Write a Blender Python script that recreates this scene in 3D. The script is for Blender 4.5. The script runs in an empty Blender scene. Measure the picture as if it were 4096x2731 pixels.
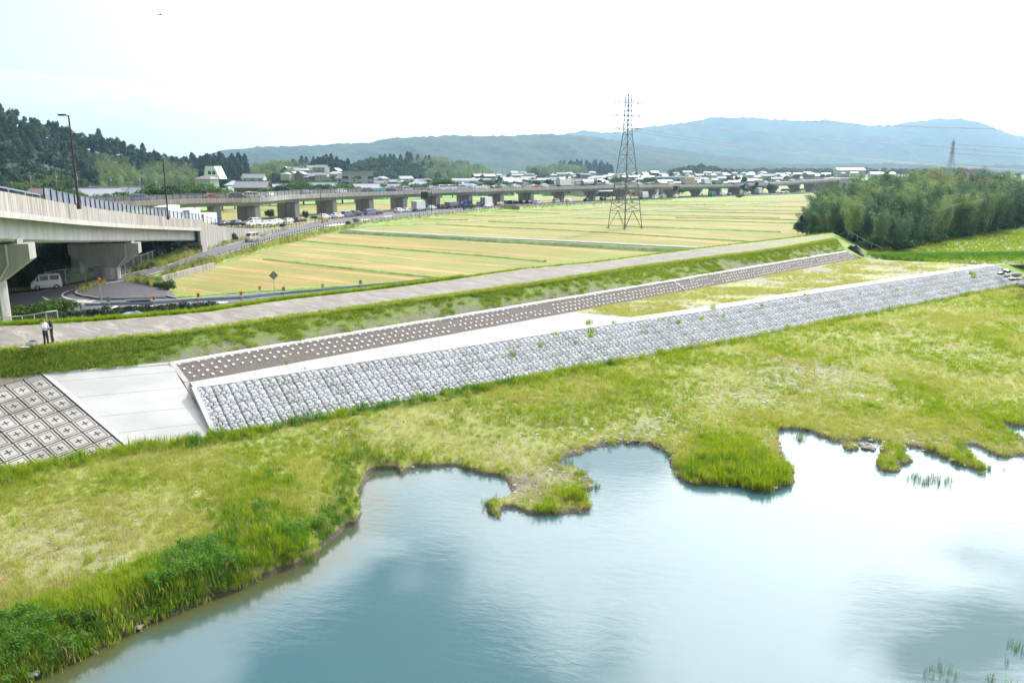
import bpy, bmesh, math, random
import numpy as np
from mathutils import Vector, Matrix
R = math.radians
sc = bpy.context.scene
COL = sc.collection
random.seed(7)
rng = np.random.default_rng(11)

# ------------------------------------------------------------------ camera
CAMZ = 16.6
FPX, CX, CY, HOR = 3185.0, 2048.0, 1365.5, 670.5      # photo pixels (4096 wide)
PITCH = math.atan((CY - HOR) / FPX)
cam_d = bpy.data.cameras.new('camera'); cam = bpy.data.objects.new('camera', cam_d); COL.objects.link(cam)
cam.location = (0, 0, CAMZ); cam.rotation_euler = (math.pi / 2 - PITCH, 0, 0)
cam_d.sensor_fit = 'HORIZONTAL'; cam_d.sensor_width = 36.0; cam_d.lens = FPX / 4096 * 36
cam_d.clip_start = 0.5; cam_d.clip_end = 20000
sc.camera = cam

# ------------------------------------------------------------------ light
SUN_EL, SUN_AZ = 43.0, 30.0            # azimuth clockwise from +Y
sun_d = bpy.data.lights.new('sun', 'SUN'); sun = bpy.data.objects.new('sun', sun_d); COL.objects.link(sun)
sun_d.energy = 4.6; sun_d.angle = R(0.53); sun_d.color = (1.0, 0.95, 0.87)
sun.rotation_euler = (R(90 - SUN_EL), 0, R(180 - SUN_AZ)); sun.location = (60, 100, 120)
W = bpy.data.worlds.new('World'); sc.world = W; W.use_nodes = True
nt = W.node_tree; nt.nodes.clear()
def N(t, typ, **kw):
    n = t.nodes.new(typ)
    for k, v in kw.items():
        if k.startswith('i_'): n.inputs[int(k[2:])].default_value = v
        else: setattr(n, k, v)
    return n
def build_world():
    L = nt.links.new
    sky = N(nt, 'ShaderNodeTexSky', sky_type='NISHITA', sun_disc=False, sun_elevation=R(SUN_EL), sun_rotation=R(SUN_AZ),
            altitude=50.0, air_density=1.0, dust_density=2.2, ozone_density=1.0)
    tc = N(nt, 'ShaderNodeTexCoord')
    sp = N(nt, 'ShaderNodeSeparateXYZ'); L(tc.outputs['Generated'], sp.inputs[0])
    zc = N(nt, 'ShaderNodeMath', operation='MAXIMUM'); zc.inputs[1].default_value = 0.0; L(sp.outputs[2], zc.inputs[0])
    za = N(nt, 'ShaderNodeMath', operation='ADD'); za.inputs[1].default_value = 0.16; L(zc.outputs[0], za.inputs[0])
    dx = N(nt, 'ShaderNodeMath', operation='DIVIDE'); L(sp.outputs[0], dx.inputs[0]); L(za.outputs[0], dx.inputs[1])
    dy = N(nt, 'ShaderNodeMath', operation='DIVIDE'); L(sp.outputs[1], dy.inputs[0]); L(za.outputs[0], dy.inputs[1])
    cb = N(nt, 'ShaderNodeCombineXYZ'); L(dx.outputs[0], cb.inputs[0]); L(dy.outputs[0], cb.inputs[1]); cb.inputs[2].default_value = 17.3
    n1 = N(nt, 'ShaderNodeTexNoise', noise_dimensions='3D'); n1.inputs['Scale'].default_value = 1.5; n1.inputs['Detail'].default_value = 8; n1.inputs['Roughness'].default_value = 0.5
    L(cb.outputs[0], n1.inputs['Vector'])
    ra = N(nt, 'ShaderNodeValToRGB'); L(n1.outputs['Fac'], ra.inputs[0])
    ra.color_ramp.interpolation = 'EASE'
    ra.color_ramp.elements[0].position = 0.42; ra.color_ramp.elements[0].color = (0.05, 0.05, 0.05, 1)
    ra.color_ramp.elements[1].position = 0.50; ra.color_ramp.elements[1].color = (1, 1, 1, 1)
    # cloud brightness: brighter towards the sun, thick haze veil near the horizon
    sd = Vector((math.sin(R(SUN_AZ)) * math.cos(R(SUN_EL)), math.cos(R(SUN_AZ)) * math.cos(R(SUN_EL)), math.sin(R(SUN_EL))))
    dt = N(nt, 'ShaderNodeVectorMath', operation='DOT_PRODUCT'); L(tc.outputs['Generated'], dt.inputs[0]); dt.inputs[1].default_value = sd
    b0 = N(nt, 'ShaderNodeMapRange'); L(dt.outputs['Value'], b0.inputs[0]); b0.inputs[1].default_value = -0.2; b0.inputs[2].default_value = 1.0
    b1 = N(nt, 'ShaderNodeMath', operation='POWER'); L(b0.outputs[0], b1.inputs[0]); b1.inputs[1].default_value = 5.0
    br = N(nt, 'ShaderNodeMapRange'); L(b1.outputs[0], br.inputs[0]); br.inputs[3].default_value = 7.7; br.inputs[4].default_value = 95.0
    cc = N(nt, 'ShaderNodeMix', data_type='RGBA', blend_type='MULTIPLY'); cc.inputs[0].default_value = 1
    cc.inputs[6].default_value = (0.97, 0.985, 1.0, 1); L(br.outputs[0], cc.inputs[7])
    hz = N(nt, 'ShaderNodeMapRange'); L(zc.outputs[0], hz.inputs[0])
    hz.inputs[1].default_value = 0.02; hz.inputs[2].default_value = 0.48; hz.inputs[3].default_value = 0.97; hz.inputs[4].default_value = 0.0
    mx = N(nt, 'ShaderNodeMath', operation='MAXIMUM'); L(ra.outputs[0], mx.inputs[0]); L(hz.outputs[0], mx.inputs[1])
    mm = N(nt, 'ShaderNodeMix', data_type='RGBA'); L(mx.outputs[0], mm.inputs[0]); L(sky.outputs[0], mm.inputs[6]); L(cc.outputs[2], mm.inputs[7])
    bg = N(nt, 'ShaderNodeBackground'); L(mm.outputs[2], bg.inputs[0]); bg.inputs[1].default_value = 0.105
    out = N(nt, 'ShaderNodeOutputWorld'); L(bg.outputs[0], out.inputs[0])
build_world()
sc.view_settings.view_transform = 'Standard'; sc.view_settings.look = 'None'
sc.view_settings.exposure = -0.06; sc.view_settings.gamma = 1.0; sc.view_settings.use_curve_mapping = False
sc.render.engine = 'CYCLES'
sc.cycles.max_bounces = 6; sc.cycles.transparent_max_bounces = 12; sc.cycles.volume_bounces = 0

# ------------------------------------------------------------------ pixel -> ground helpers
CT, ST = math.cos(PITCH), math.sin(PITCH)
def ray(u, v):
    x = (u - CX) / FPX; y = (CY - v) / FPX
    return Vector((x, CT + y * ST, -ST + y * CT))
def at(u, v, z):
    d = ray(u, v); t = (z - CAMZ) / d.z
    return Vector((d.x * t, d.y * t, z))
def atD(u, D, z):
    """point at depth D on the vertical plane through column u (columns are nearly upright)"""
    v = HOR + (CAMZ - z) * FPX / D
    for _ in range(4):
        d = ray(u, v); t = D / d.y; v += (z - (CAMZ + d.z * t)) * -FPX / D
    return Vector((d.x * t, D, z))
def pz(v, D):                                  # height of a pixel row at depth D
    d = ray(CX, v); return CAMZ + d.z * D / d.y

def vnoise(x, y, s=0):
    x = np.asarray(x, float); y = np.asarray(y, float)
    xi = np.floor(x).astype(np.int64); yi = np.floor(y).astype(np.int64)
    fx = x - xi; fy = y - yi; fx = fx * fx * (3 - 2 * fx); fy = fy * fy * (3 - 2 * fy)
    def h(a, b):
        n = (a * 374761393 + b * 668265263 + s * 982451653) & 0xffffffff
        n = ((n ^ (n >> 13)) * 1274126177) & 0xffffffff
        return ((n ^ (n >> 16)) & 0xffff) / 65535.0
    a = h(xi, yi); b = h(xi + 1, yi); c = h(xi, yi + 1); d = h(xi + 1, yi + 1)
    return (a * (1 - fx) + b * fx) * (1 - fy) + (c * (1 - fx) + d * fx) * fy
def fbm(x, y, o=4, s=0):
    r = 0; a = 0.5; t = 0
    for i in range(o):
        r = r + a * vnoise(x * 2 ** i, y * 2 ** i, s + i * 17); t += a; a *= 0.5
    return r / t
def sstep(a, b, x):
    t = np.clip((x - a) / (b - a), 0, 1); return t * t * (3 - 2 * t)

# ------------------------------------------------------------------ materials
MATS = {}
def new_mat(name):
    m = bpy.data.materials.new(name); m.use_nodes = True; MATS[name] = m
    t = m.node_tree; b = t.nodes['Principled BSDF']
    return m, t, b
def rgba(c): return (c[0], c[1], c[2], 1)
def coords(t, space, scale=(1, 1, 1), rotz=0):
    if space == 'world':
        g = N(t, 'ShaderNodeNewGeometry'); o = g.outputs['Position']
    else:
        g = N(t, 'ShaderNodeTexCoord'); o = g.outputs['Object']
    if rotz: m0 = N(t, 'ShaderNodeMapping'); t.links.new(o, m0.inputs[0]); m0.inputs['Rotation'].default_value = (0, 0, rotz); o = m0.outputs[0]
    mp = N(t, 'ShaderNodeMapping'); t.links.new(o, mp.inputs[0]); mp.inputs['Scale'].default_value = scale
    return mp.outputs[0]
def noise(t, vec, scale, detail=4, rough=0.55, dist=0):
    n = N(t, 'ShaderNodeTexNoise'); n.inputs['Scale'].default_value = scale; n.inputs['Detail'].default_value = detail
    n.inputs['Roughness'].default_value = rough; n.inputs['Distortion'].default_value = dist
    t.links.new(vec, n.inputs['Vector']); return n.outputs['Fac']
def ramp(t, fac, stops):
    r = N(t, 'ShaderNodeValToRGB'); t.links.new(fac, r.inputs[0]); e = r.color_ramp.elements
    e[0].position, e[0].color = stops[0][0], rgba(stops[0][1]); e[1].position, e[1].color = stops[-1][0], rgba(stops[-1][1])
    for p, c in stops[1:-1]:
        x = e.new(p); x.color = rgba(c)
    return r.outputs[0]
def mix(t, fac, a, b, mode='MIX'):
    m = N(t, 'ShaderNodeMix', data_type='RGBA', blend_type=mode)
    for s, i in ((fac, 0), (a, 6), (b, 7)):
        if hasattr(s, 'is_output'): t.links.new(s, m.inputs[i])
        elif i == 0: m.inputs[0].default_value = s
        else: m.inputs[i].default_value = rgba(s)
    return m.outputs[2]
def bump(t, b, h, strength, dist=0.05):
    n = N(t, 'ShaderNodeBump'); n.inputs['Strength'].default_value = strength; n.inputs['Distance'].default_value = dist
    t.links.new(h, n.inputs['Height']); t.links.new(n.outputs[0], b.inputs['Normal'])
def simple(name, c, rough=0.6, metal=0.0, var=0.12, scale=3.0, bstr=0.0, space='obj'):
    m, t, b = new_mat(name)
    v = coords(t, space); f = noise(t, v, scale, 4)
    col = ramp(t, f, [(0.3, [x * (1 - var) for x in c]), (0.7, [min(1, x * (1 + var)) for x in c])])
    t.links.new(col, b.inputs['Base Color']); b.inputs['Roughness'].default_value = rough; b.inputs['Metallic'].default_value = metal
    if bstr: bump(t, b, noise(t, v, scale * 8, 3), bstr)
    return m
def concrete(name, c, stain=0.5, streak=(3.0, 3.0, 0.25), scale=1.0, space='world', rough=0.85):
    m, t, b = new_mat(name)
    v = coords(t, space); v2 = coords(t, space, streak)
    f1 = noise(t, v, 0.35 * scale, 5, 0.6); f2 = noise(t, v2, 1.2 * scale, 4, 0.6)
    dark = [x * (1 - stain) for x in c]
    c1 = ramp(t, f1, [(0.3, [x * 0.88 for x in c]), (0.7, c)])
    s = ramp(t, f2, [(0.38, (1, 1, 1)), (0.62, (0, 0, 0))])
    col = mix(t, s, c1, dark)
    f3 = noise(t, v, 14 * scale, 3); col = mix(t, 0.18, col, ramp(t, f3, [(0.3, dark), (0.7, c)]))
    t.links.new(col, b.inputs['Base Color']); b.inputs['Roughness'].default_value = rough
    bump(t, b, f3, 0.15, 0.02); return m
def foliage(name, stops, trans=0.35, scale=0.6, rough=0.65, val=0.3):
    """leaf material: random per object, noise in space, light through the leaf"""
    m, t, b = new_mat(name); L = t.links.new
    v = coords(t, 'world'); f = noise(t, v, scale, 3)
    oi = N(t, 'ShaderNodeObjectInfo')
    a = N(t, 'ShaderNodeMath', operation='MULTIPLY_ADD'); L(oi.outputs['Random'], a.inputs[0]); a.inputs[1].default_value = 0.5
    h = N(t, 'ShaderNodeMath', operation='MULTIPLY'); L(f, h.inputs[0]); h.inputs[1].default_value = 0.5; L(h.outputs[0], a.inputs[2])
    col = ramp(t, a.outputs[0], stops)
    L(col, b.inputs['Base Color']); b.inputs['Roughness'].default_value = rough
    b.inputs['Specular IOR Level'].default_value = 0.25
    tr = N(t, 'ShaderNodeBsdfTranslucent')
    hs = N(t, 'ShaderNodeHueSaturation'); hs.inputs['Saturation'].default_value = 1.15; hs.inputs['Value'].default_value = 1.25; L(col, hs.inputs['Color'])
    L(hs.outputs[0], tr.inputs[0])
    ms = N(t, 'ShaderNodeMixShader'); ms.inputs[0].default_value = trans; L(b.outputs[0], ms.inputs[1]); L(tr.outputs[0], ms.inputs[2])
    L(ms.outputs[0], t.nodes['Material Output'].inputs[0]); return m

M = MATS
def make_materials():
    concrete('white_concrete', (0.475, 0.475, 0.47), 0.24, (0.25, 0.5, 0.25), 0.8)
    concrete('berm_concrete', (0.39, 0.375, 0.365), 0.22, (0.3, 0.3, 0.3), 0.9)
    concrete('block_concrete', (0.44, 0.415, 0.39), 0.48, (0.35, 0.35, 0.35), 1.3)
    concrete('groove_concrete', (0.19, 0.18, 0.17), 0.45, (0.7, 0.7, 0.7), 2)
    concrete('stone_concrete', (0.61, 0.62, 0.635), 0.28, (1, 1, 1), 2.2)
    concrete('joint_concrete', (0.055, 0.058, 0.06), 0.4, (1, 1, 1), 2)
    concrete('parapet_concrete', (0.64, 0.60, 0.55), 0.5, (1.6, 1.6, 0.09), 1.6)
    concrete('ramp_concrete', (0.47, 0.43, 0.40), 0.66, (2.4, 2.4, 0.10), 1.5)
    concrete('fascia_concrete', (0.50, 0.48, 0.46), 0.35, (1.2, 1.2, 0.2), 1.2)
    concrete('wall_concrete', (0.42, 0.39, 0.36), 0.5, (1.1, 1.1, 0.05), 1.5)
    concrete('girder_concrete', (0.45, 0.45, 0.45), 0.25, (0.6, 0.6, 0.2), 1.0)
    concrete('pier_concrete', (0.38, 0.37, 0.36), 0.3, (1, 1, 0.15), 1.0)
    concrete('kerb_concrete', (0.34, 0.33, 0.31), 0.5, (1, 1, 1), 2.0)
    concrete('pin_concrete', (0.62, 0.62, 0.61), 0.08, (1, 1, 1), 1)
    simple('asphalt', (0.085, 0.085, 0.095), 0.85, 0, 0.18, 1.2, 0.1, 'world')
    simple('dark_asphalt', (0.055, 0.052, 0.062), 0.9, 0, 0.2, 1.5, 0.1, 'world')
    simple('deck_asphalt', (0.12, 0.12, 0.125), 0.85, 0, 0.1, 1.5, 0.0, 'world')
    simple('road_paint', (0.75, 0.75, 0.73), 0.6, 0, 0.1, 6)
    simple('track_surface', (0.27, 0.26, 0.25), 0.9, 0, 0.15, 1, 0, 'world')
    simple('dark_soil', (0.032, 0.026, 0.02), 0.9, 0, 0.5, 3, 0.4, 'world')
    simple('bark', (0.09, 0.07, 0.05), 0.9, 0, 0.3, 6)
    simple('bamboo_stalk', (0.15, 0.19, 0.09), 0.5, 0, 0.3, 2)
    simple('galvanised', (0.45, 0.47, 0.49), 0.45, 0.6, 0.1, 4)
    simple('pylon_steel', (0.17, 0.16, 0.15), 0.6, 0.3, 0.25, 2)
    simple('brown_metal', (0.055, 0.035, 0.03), 0.5, 0.3, 0.15, 3)
    simple('guard_beam', (0.30, 0.36, 0.50), 0.4, 0.5, 0.08, 2)
    simple('black_metal', (0.02, 0.02, 0.022), 0.5, 0.2, 0.2, 3)
    simple('rubber', (0.02, 0.02, 0.02), 0.8, 0, 0.1, 3)
    simple('rim_metal', (0.45, 0.46, 0.48), 0.35, 0.7, 0.1, 3)
    simple('wire', (0.10, 0.10, 0.11), 0.5, 0.4, 0.05, 1)
    simple('orange_plate', (0.75, 0.24, 0.02), 0.4, 0, 0.05, 3)
    simple('yellow_barrel', (0.80, 0.42, 0.02), 0.45, 0, 0.1, 3)
    simple('red_paint', (0.55, 0.03, 0.03), 0.4, 0, 0.08, 3)
    simple('cone_orange', (0.75, 0.12, 0.03), 0.5, 0, 0.05, 3)
    simple('blue_sign', (0.03, 0.13, 0.45), 0.45, 0, 0.05, 3)
    simple('green_sign', (0.02, 0.26, 0.14), 0.45, 0, 0.05, 3)
    simple('sign_back', (0.17, 0.17, 0.18), 0.5, 0.3, 0.1, 3)
    simple('white_paint', (0.78, 0.79, 0.80), 0.35, 0, 0.03, 2)
    simple('tarp_blue', (0.22, 0.30, 0.40), 0.5, 0, 0.3, 5)
    simple('black_plastic', (0.015, 0.015, 0.017), 0.25, 0, 0.3, 3)
    simple('pebble', (0.33, 0.32, 0.30), 0.7, 0, 0.35, 4, 0.2)
    simple('rock', (0.20, 0.19, 0.17), 0.75, 0, 0.4, 5, 0.4)
    # house materials
    for n, c, r in (('roof_silver', (0.30, 0.32, 0.36), 0.45), ('roof_grey', (0.17, 0.18, 0.20), 0.45), ('roof_brown', (0.16, 0.11, 0.10), 0.5),
                    ('roof_white', (0.48, 0.49, 0.51), 0.45), ('roof_blue', (0.14, 0.20, 0.30), 0.4)):
        m, t, b = new_mat(n); v = coords(t, 'obj'); w = N(t, 'ShaderNodeTexWave'); t.links.new(v, w.inputs[0]); w.inputs['Scale'].default_value = 2.2
        w.bands_direction = 'Z'
        col = ramp(t, w.outputs[0], [(0.2, [x * 0.8 for x in c]), (0.8, c)]); t.links.new(col, b.inputs['Base Color']); b.inputs['Roughness'].default_value = r
    for n, c in (('wall_white', (0.46, 0.46, 0.44)), ('wall_cream', (0.38, 0.33, 0.26)), ('wall_brown', (0.17, 0.10, 0.06)), ('wall_dark', (0.09, 0.08, 0.08)), ('wall_grey', (0.33, 0.34, 0.35)), ('wall_teal', (0.32, 0.43, 0.46))):
        simple(n, c, 0.8, 0, 0.1, 0.6)
    # vehicle paints
    for n, c in (('paint_white', (0.78, 0.79, 0.80)), ('paint_silver', (0.48, 0.50, 0.53)), ('paint_grey', (0.16, 0.17, 0.19)), ('paint_black', (0.014, 0.014, 0.016)),
                 ('paint_red', (0.45, 0.025, 0.03)), ('paint_blue', (0.03, 0.09, 0.32)), ('paint_teal', (0.02, 0.32, 0.40)), ('paint_navy', (0.025, 0.045, 0.10)),
                 ('paint_beige', (0.52, 0.47, 0.34)), ('paint_brown', (0.07, 0.035, 0.03)), ('paint_green', (0.04, 0.28, 0.22)), ('paint_slate', (0.16, 0.22, 0.32))):
        m = simple(n, c, 0.28, 0.0, 0.03, 2); m.node_tree.nodes['Principled BSDF'].inputs['Coat Weight'].default_value = 0.6
    m, t, b = new_mat('car_glass'); b.inputs['Base Color'].default_value = (0.012, 0.015, 0.018, 1); b.inputs['Roughness'].default_value = 0.06; b.inputs['Specular IOR Level'].default_value = 0.8
    m, t, b = new_mat('window_glass'); b.inputs['Base Color'].default_value = (0.03, 0.04, 0.05, 1); b.inputs['Roughness'].default_value = 0.1
    m, t, b = new_mat('head_lens'); b.inputs['Base Color'].default_value = (0.6, 0.62, 0.65, 1); b.inputs['Roughness'].default_value = 0.1
    m, t, b = new_mat('tail_lens'); b.inputs['Base Color'].default_value = (0.35, 0.01, 0.01, 1); b.inputs['Roughness'].default_value = 0.2
    # see-through panels
    def veil(name, c, a):
        m, t, b = new_mat(name); tr = N(t, 'ShaderNodeBsdfTransparent'); ms = N(t, 'ShaderNodeMixShader'); ms.inputs[0].default_value = a
        b.inputs['Base Color'].default_value = rgba(c); b.inputs['Roughness'].default_value = 0.3
        t.links.new(tr.outputs[0], ms.inputs[1]); t.links.new(b.outputs[0], ms.inputs[2]); t.links.new(ms.outputs[0], t.nodes['Material Output'].inputs[0])
    veil('noise_panel', (0.30, 0.36, 0.50), 0.62); veil('mesh_panel', (0.30, 0.33, 0.34), 0.16); veil('pale_panel', (0.42, 0.44, 0.48), 0.26)
    # foliage
    foliage('leaf_conifer', [(0.2, (0.016, 0.042, 0.026)), (0.75, (0.048, 0.098, 0.044))], 0.2, 0.08)
    foliage('leaf_broad', [(0.2, (0.022, 0.055, 0.018)), (0.8, (0.06, 0.115, 0.028))], 0.3, 0.1)
    foliage('leaf_yellow', [(0.2, (0.06, 0.10, 0.02)), (0.8, (0.15, 0.19, 0.035))], 0.35, 0.1)
    foliage('leaf_bamboo_far', [(0.2, (0.09, 0.15, 0.05)), (0.8, (0.24, 0.29, 0.11))], 0.35, 0.06)
    foliage('leaf_bamboo', [(0.15, (0.03, 0.08, 0.04)), (0.45, (0.075, 0.15, 0.065)), (0.8, (0.27, 0.35, 0.13))], 0.3, 0.12)
    foliage('leaf_dry', [(0.2, (0.20, 0.18, 0.10)), (0.8, (0.30, 0.26, 0.15))], 0.3, 0.12)
    foliage('leaf_vine', [(0.2, (0.03, 0.085, 0.035)), (0.8, (0.07, 0.15, 0.045))], 0.25, 0.3)
    foliage('leaf_hedge', [(0.2, (0.035, 0.08, 0.018)), (0.8, (0.10, 0.17, 0.03))], 0.35, 0.8)
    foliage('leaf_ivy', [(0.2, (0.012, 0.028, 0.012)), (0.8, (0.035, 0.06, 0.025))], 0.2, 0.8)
    foliage('grass_olive', [(0.15, (0.37, 0.34, 0.12)), (0.5, (0.33, 0.37, 0.09)), (0.9, (0.42, 0.43, 0.12))], 0.45, 0.25)
    foliage('grass_dry', [(0.15, (0.46, 0.36, 0.19)), (0.9, (0.42, 0.38, 0.16))], 0.4, 0.4)
    foliage('grass_bright', [(0.15, (0.13, 0.22, 0.025)), (0.55, (0.23, 0.32, 0.035)), (0.9, (0.34, 0.38, 0.05))], 0.5, 0.3)
    foliage('grass_deep', [(0.15, (0.06, 0.16, 0.025)), (0.9, (0.15, 0.29, 0.035))], 0.42, 0.5)
    foliage('grass_reed', [(0.15, (0.06, 0.09, 0.03)), (0.9, (0.11, 0.14, 0.05))], 0.4, 0.5)
    # ---- ground sheets
    m, t, b = new_mat('river_flat_ground'); L = t.links.new
    v = coords(t, 'world'); big = noise(t, v, 0.09, 4, 0.6, 0.6); mid = noise(t, v, 0.9, 5, 0.65); fine = noise(t, v, 9, 4, 0.7)
    soil = ramp(t, fine, [(0.3, (0.15, 0.145, 0.07)), (0.55, (0.23, 0.225, 0.12)), (0.75, (0.31, 0.30, 0.18))])
    grs = ramp(t, fine, [(0.3, (0.14, 0.165, 0.035)), (0.7, (0.27, 0.29, 0.075))])
    at_ = N(t, 'ShaderNodeAttribute', attribute_name='grass')
    a1 = N(t, 'ShaderNodeMath', operation='MULTIPLY_ADD'); L(mid, a1.inputs[0]); a1.inputs[1].default_value = 0.9; L(at_.outputs['Fac'], a1.inputs[2])
    f = ramp(t, a1.outputs[0], [(0.30, (0, 0, 0)), (0.85, (1, 1, 1))])
    col = mix(t, f, soil, grs)
    at2 = N(t, 'ShaderNodeAttribute', attribute_name='gravel')
    gv = N(t, 'ShaderNodeTexVoronoi'); L(v, gv.inputs['Vector']); gv.inputs['Scale'].default_value = 7
    gcol = ramp(t, gv.outputs['Color'], [(0.1, (0.10, 0.10, 0.10)), (0.6, (0.22, 0.22, 0.22)), (0.95, (0.50, 0.49, 0.47))])
    col = mix(t, at2.outputs['Fac'], col, gcol)
    gz = N(t, 'ShaderNodeNewGeometry'); sz = N(t, 'ShaderNodeSeparateXYZ'); L(gz.outputs['Position'], sz.inputs[0])
    zz = N(t, 'ShaderNodeMath', operation='MULTIPLY_ADD'); L(mid, zz.inputs[0]); zz.inputs[1].default_value = -0.20; L(sz.outputs[2], zz.inputs[2])
    wet = ramp(t, zz.outputs[0], [(0.02, (1, 1, 1)), (0.12, (0, 0, 0))])
    col = mix(t, wet, col, ramp(t, fine, [(0.3, (0.03, 0.024, 0.018)), (0.75, (0.12, 0.10, 0.075))]))
    L(col, b.inputs['Base Color']); b.inputs['Roughness'].default_value = 0.92; bump(t, b, fine, 0.5, 0.05)
    # dike grass slope soil
    m, t, b = new_mat('slope_soil'); L = t.links.new
    v = coords(t, 'world'); mid = noise(t, v, 2.2, 5, 0.65); fine = noise(t, v, 10, 3, 0.7); big = noise(t, v, 0.18, 3)
    soil = ramp(t, fine, [(0.3, (0.09, 0.08, 0.065)), (0.7, (0.20, 0.18, 0.145))])
    grs = ramp(t, fine, [(0.3, (0.09, 0.14, 0.02)), (0.7, (0.20, 0.26, 0.045))])
    at_ = N(t, 'ShaderNodeAttribute', attribute_name='grass')
    a1 = N(t, 'ShaderNodeMath', operation='MULTIPLY_ADD'); L(mid, a1.inputs[0]); a1.inputs[1].default_value = 1.2; L(at_.outputs['Fac'], a1.inputs[2])
    f = ramp(t, a1.outputs[0], [(0.66, (0, 0, 0)), (1.05, (1, 1, 1))])
    L(mix(t, f, soil, grs), b.inputs['Base Color']); b.inputs['Roughness'].default_value = 0.95; bump(t, b, mid, 0.5, 0.15)
    # crown gravel: pinkish grey with wheel sweeps
    m, t, b = new_mat('crown_gravel'); L = t.links.new
    v = coords(t, 'world'); vs = coords(t, 'world', (1.4, 0.28, 1), R(-45)); sw = noise(t, vs, 1.1, 6, 0.62, 1.2); fine = noise(t, v, 12, 4, 0.7); big = noise(t, v, 0.12, 3)
    c1 = ramp(t, sw, [(0.36, (0.11, 0.10, 0.09)), (0.52, (0.185, 0.170, 0.152)), (0.66, (0.31, 0.285, 0.25))])
    c1 = mix(t, 0.35, c1, ramp(t, fine, [(0.3, (0.11, 0.10, 0.09)), (0.7, (0.30, 0.275, 0.245))]))
    at_ = N(t, 'ShaderNodeAttribute', attribute_name='grass')
    a1 = N(t, 'ShaderNodeMath', operation='MULTIPLY_ADD'); L(noise(t, v, 1.4, 4, 0.7), a1.inputs[0]); a1.inputs[1].default_value = 1.2; L(at_.outputs['Fac'], a1.inputs[2])
    f = ramp(t, a1.outputs[0], [(0.78, (0, 0, 0)), (1.15, (1, 1, 1))])
    L(mix(t, f, c1, ramp(t, fine, [(0.3, (0.16, 0.20, 0.04)), (0.7, (0.27, 0.31, 0.08))])), b.inputs['Base Color']); b.inputs['Roughness'].default_value = 0.95
    bump(t, b, fine, 0.4, 0.04)
    # planting strip of dark gravel between the pins
    m, t, b = new_mat('dark_gravel'); L = t.links.new
    v = coords(t, 'world'); fine = noise(t, v, 9, 5, 0.75)
    L(ramp(t, fine, [(0.3, (0.07, 0.06, 0.052)), (0.6, (0.15, 0.13, 0.115)), (0.75, (0.30, 0.28, 0.25))]), b.inputs['Base Color']); b.inputs['Roughness'].default_value = 0.95; bump(t, b, fine, 0.8, 0.06)
    # plain: stubble fields, and the browner straw-covered ones
    for nm_, tint in (('rice_stubble', (1, 1, 1)), ('straw_stubble', (1.04, .90, .84))):
        m, t, b = new_mat(nm_); L = t.links.new
        v = coords(t, 'world'); vr = coords(t, 'world', (0.03, 0.42, 1), R(36)); vr2 = coords(t, 'world', (0.010, 0.20, 1), R(36))
        rows = noise(t, vr, 1.6, 5, 0.6, 0.4); rows2 = noise(t, vr2, 0.8, 2, 0.4); mid = noise(t, v, 0.12, 4, 0.6, 1.0); fine = noise(t, v, 3, 4, 0.7)
        c1 = ramp(t, rows, [(0.38, (0.12, 0.15, 0.02)), (0.5, (0.24, 0.19, 0.045)), (0.62, (0.42, 0.29, 0.11))])
        c1 = mix(t, ramp(t, rows2, [(0.42, (0, 0, 0)), (0.56, (0.8, 0.8, 0.8))]), c1, (0.15, 0.20, 0.025))
        c1 = mix(t, ramp(t, mid, [(0.5, (0, 0, 0)), (0.75, (0.5, 0.5, 0.5))]), c1, (0.33, 0.24, 0.14))
        c1 = mix(t, 0.25, c1, ramp(t, fine, [(0.3, (0.07, 0.075, 0.015)), (0.7, (0.30, 0.25, 0.09))]))
        c1 = mix(t, 1.0, c1, tint, 'MULTIPLY'); L(c1, b.inputs['Base Color']); b.inputs['Roughness'].default_value = 0.95; bump(t, b, fine, 0.5, 0.1)
    m, t, b = new_mat('rice_green'); L = t.links.new
    v = coords(t, 'world'); vr2 = coords(t, 'world', (0.008, 0.12, 1), R(20)); r2 = noise(t, vr2, 0.6, 2, 0.4)
    L(ramp(t, r2, [(0.38, (0.10, 0.20, 0.02)), (0.5, (0.13, 0.33, 0.03)), (0.64, (0.17, 0.36, 0.04))]), b.inputs['Base Color']); b.inputs['Roughness'].default_value = 0.8
    m, t, b = new_mat('verge_green'); L = t.links.new
    v = coords(t, 'world'); f = noise(t, v, 0.7, 5, 0.7)
    L(ramp(t, f, [(0.3, (0.09, 0.16, 0.025)), (0.55, (0.18, 0.29, 0.04)), (0.75, (0.28, 0.34, 0.09))]), b.inputs['Base Color']); b.inputs['Roughness'].default_value = 0.9; bump(t, b, f, 0.8, 0.3)
    m, t, b = new_mat('berm_grass'); L = t.links.new
    v = coords(t, 'world'); vs = coords(t, 'world', (1.2, 0.22, 1), R(-50)); mid = noise(t, vs, 0.45, 5, 0.6, 0.8); fine = noise(t, v, 6, 4, 0.7)
    g = ramp(t, fine, [(0.3, (0.20, 0.22, 0.08)), (0.7, (0.36, 0.37, 0.17))]); s = ramp(t, fine, [(0.3, (0.17, 0.16, 0.145)), (0.7, (0.30, 0.285, 0.255))])
    L(mix(t, ramp(t, mid, [(0.44, (0, 0, 0)), (0.58, (1, 1, 1))]), g, s), b.inputs['Base Color']); b.inputs['Roughness'].default_value = 0.95; bump(t, b, fine, 0.4, 0.06)
    simple('village_soil', (0.13, 0.135, 0.105), 0.9, 0, 0.4, 0.05, 0, 'world')
    m, t, b = new_mat('forest_floor'); L = t.links.new
    v = coords(t, 'world'); f = noise(t, v, 0.05, 6, 0.7)
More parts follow.
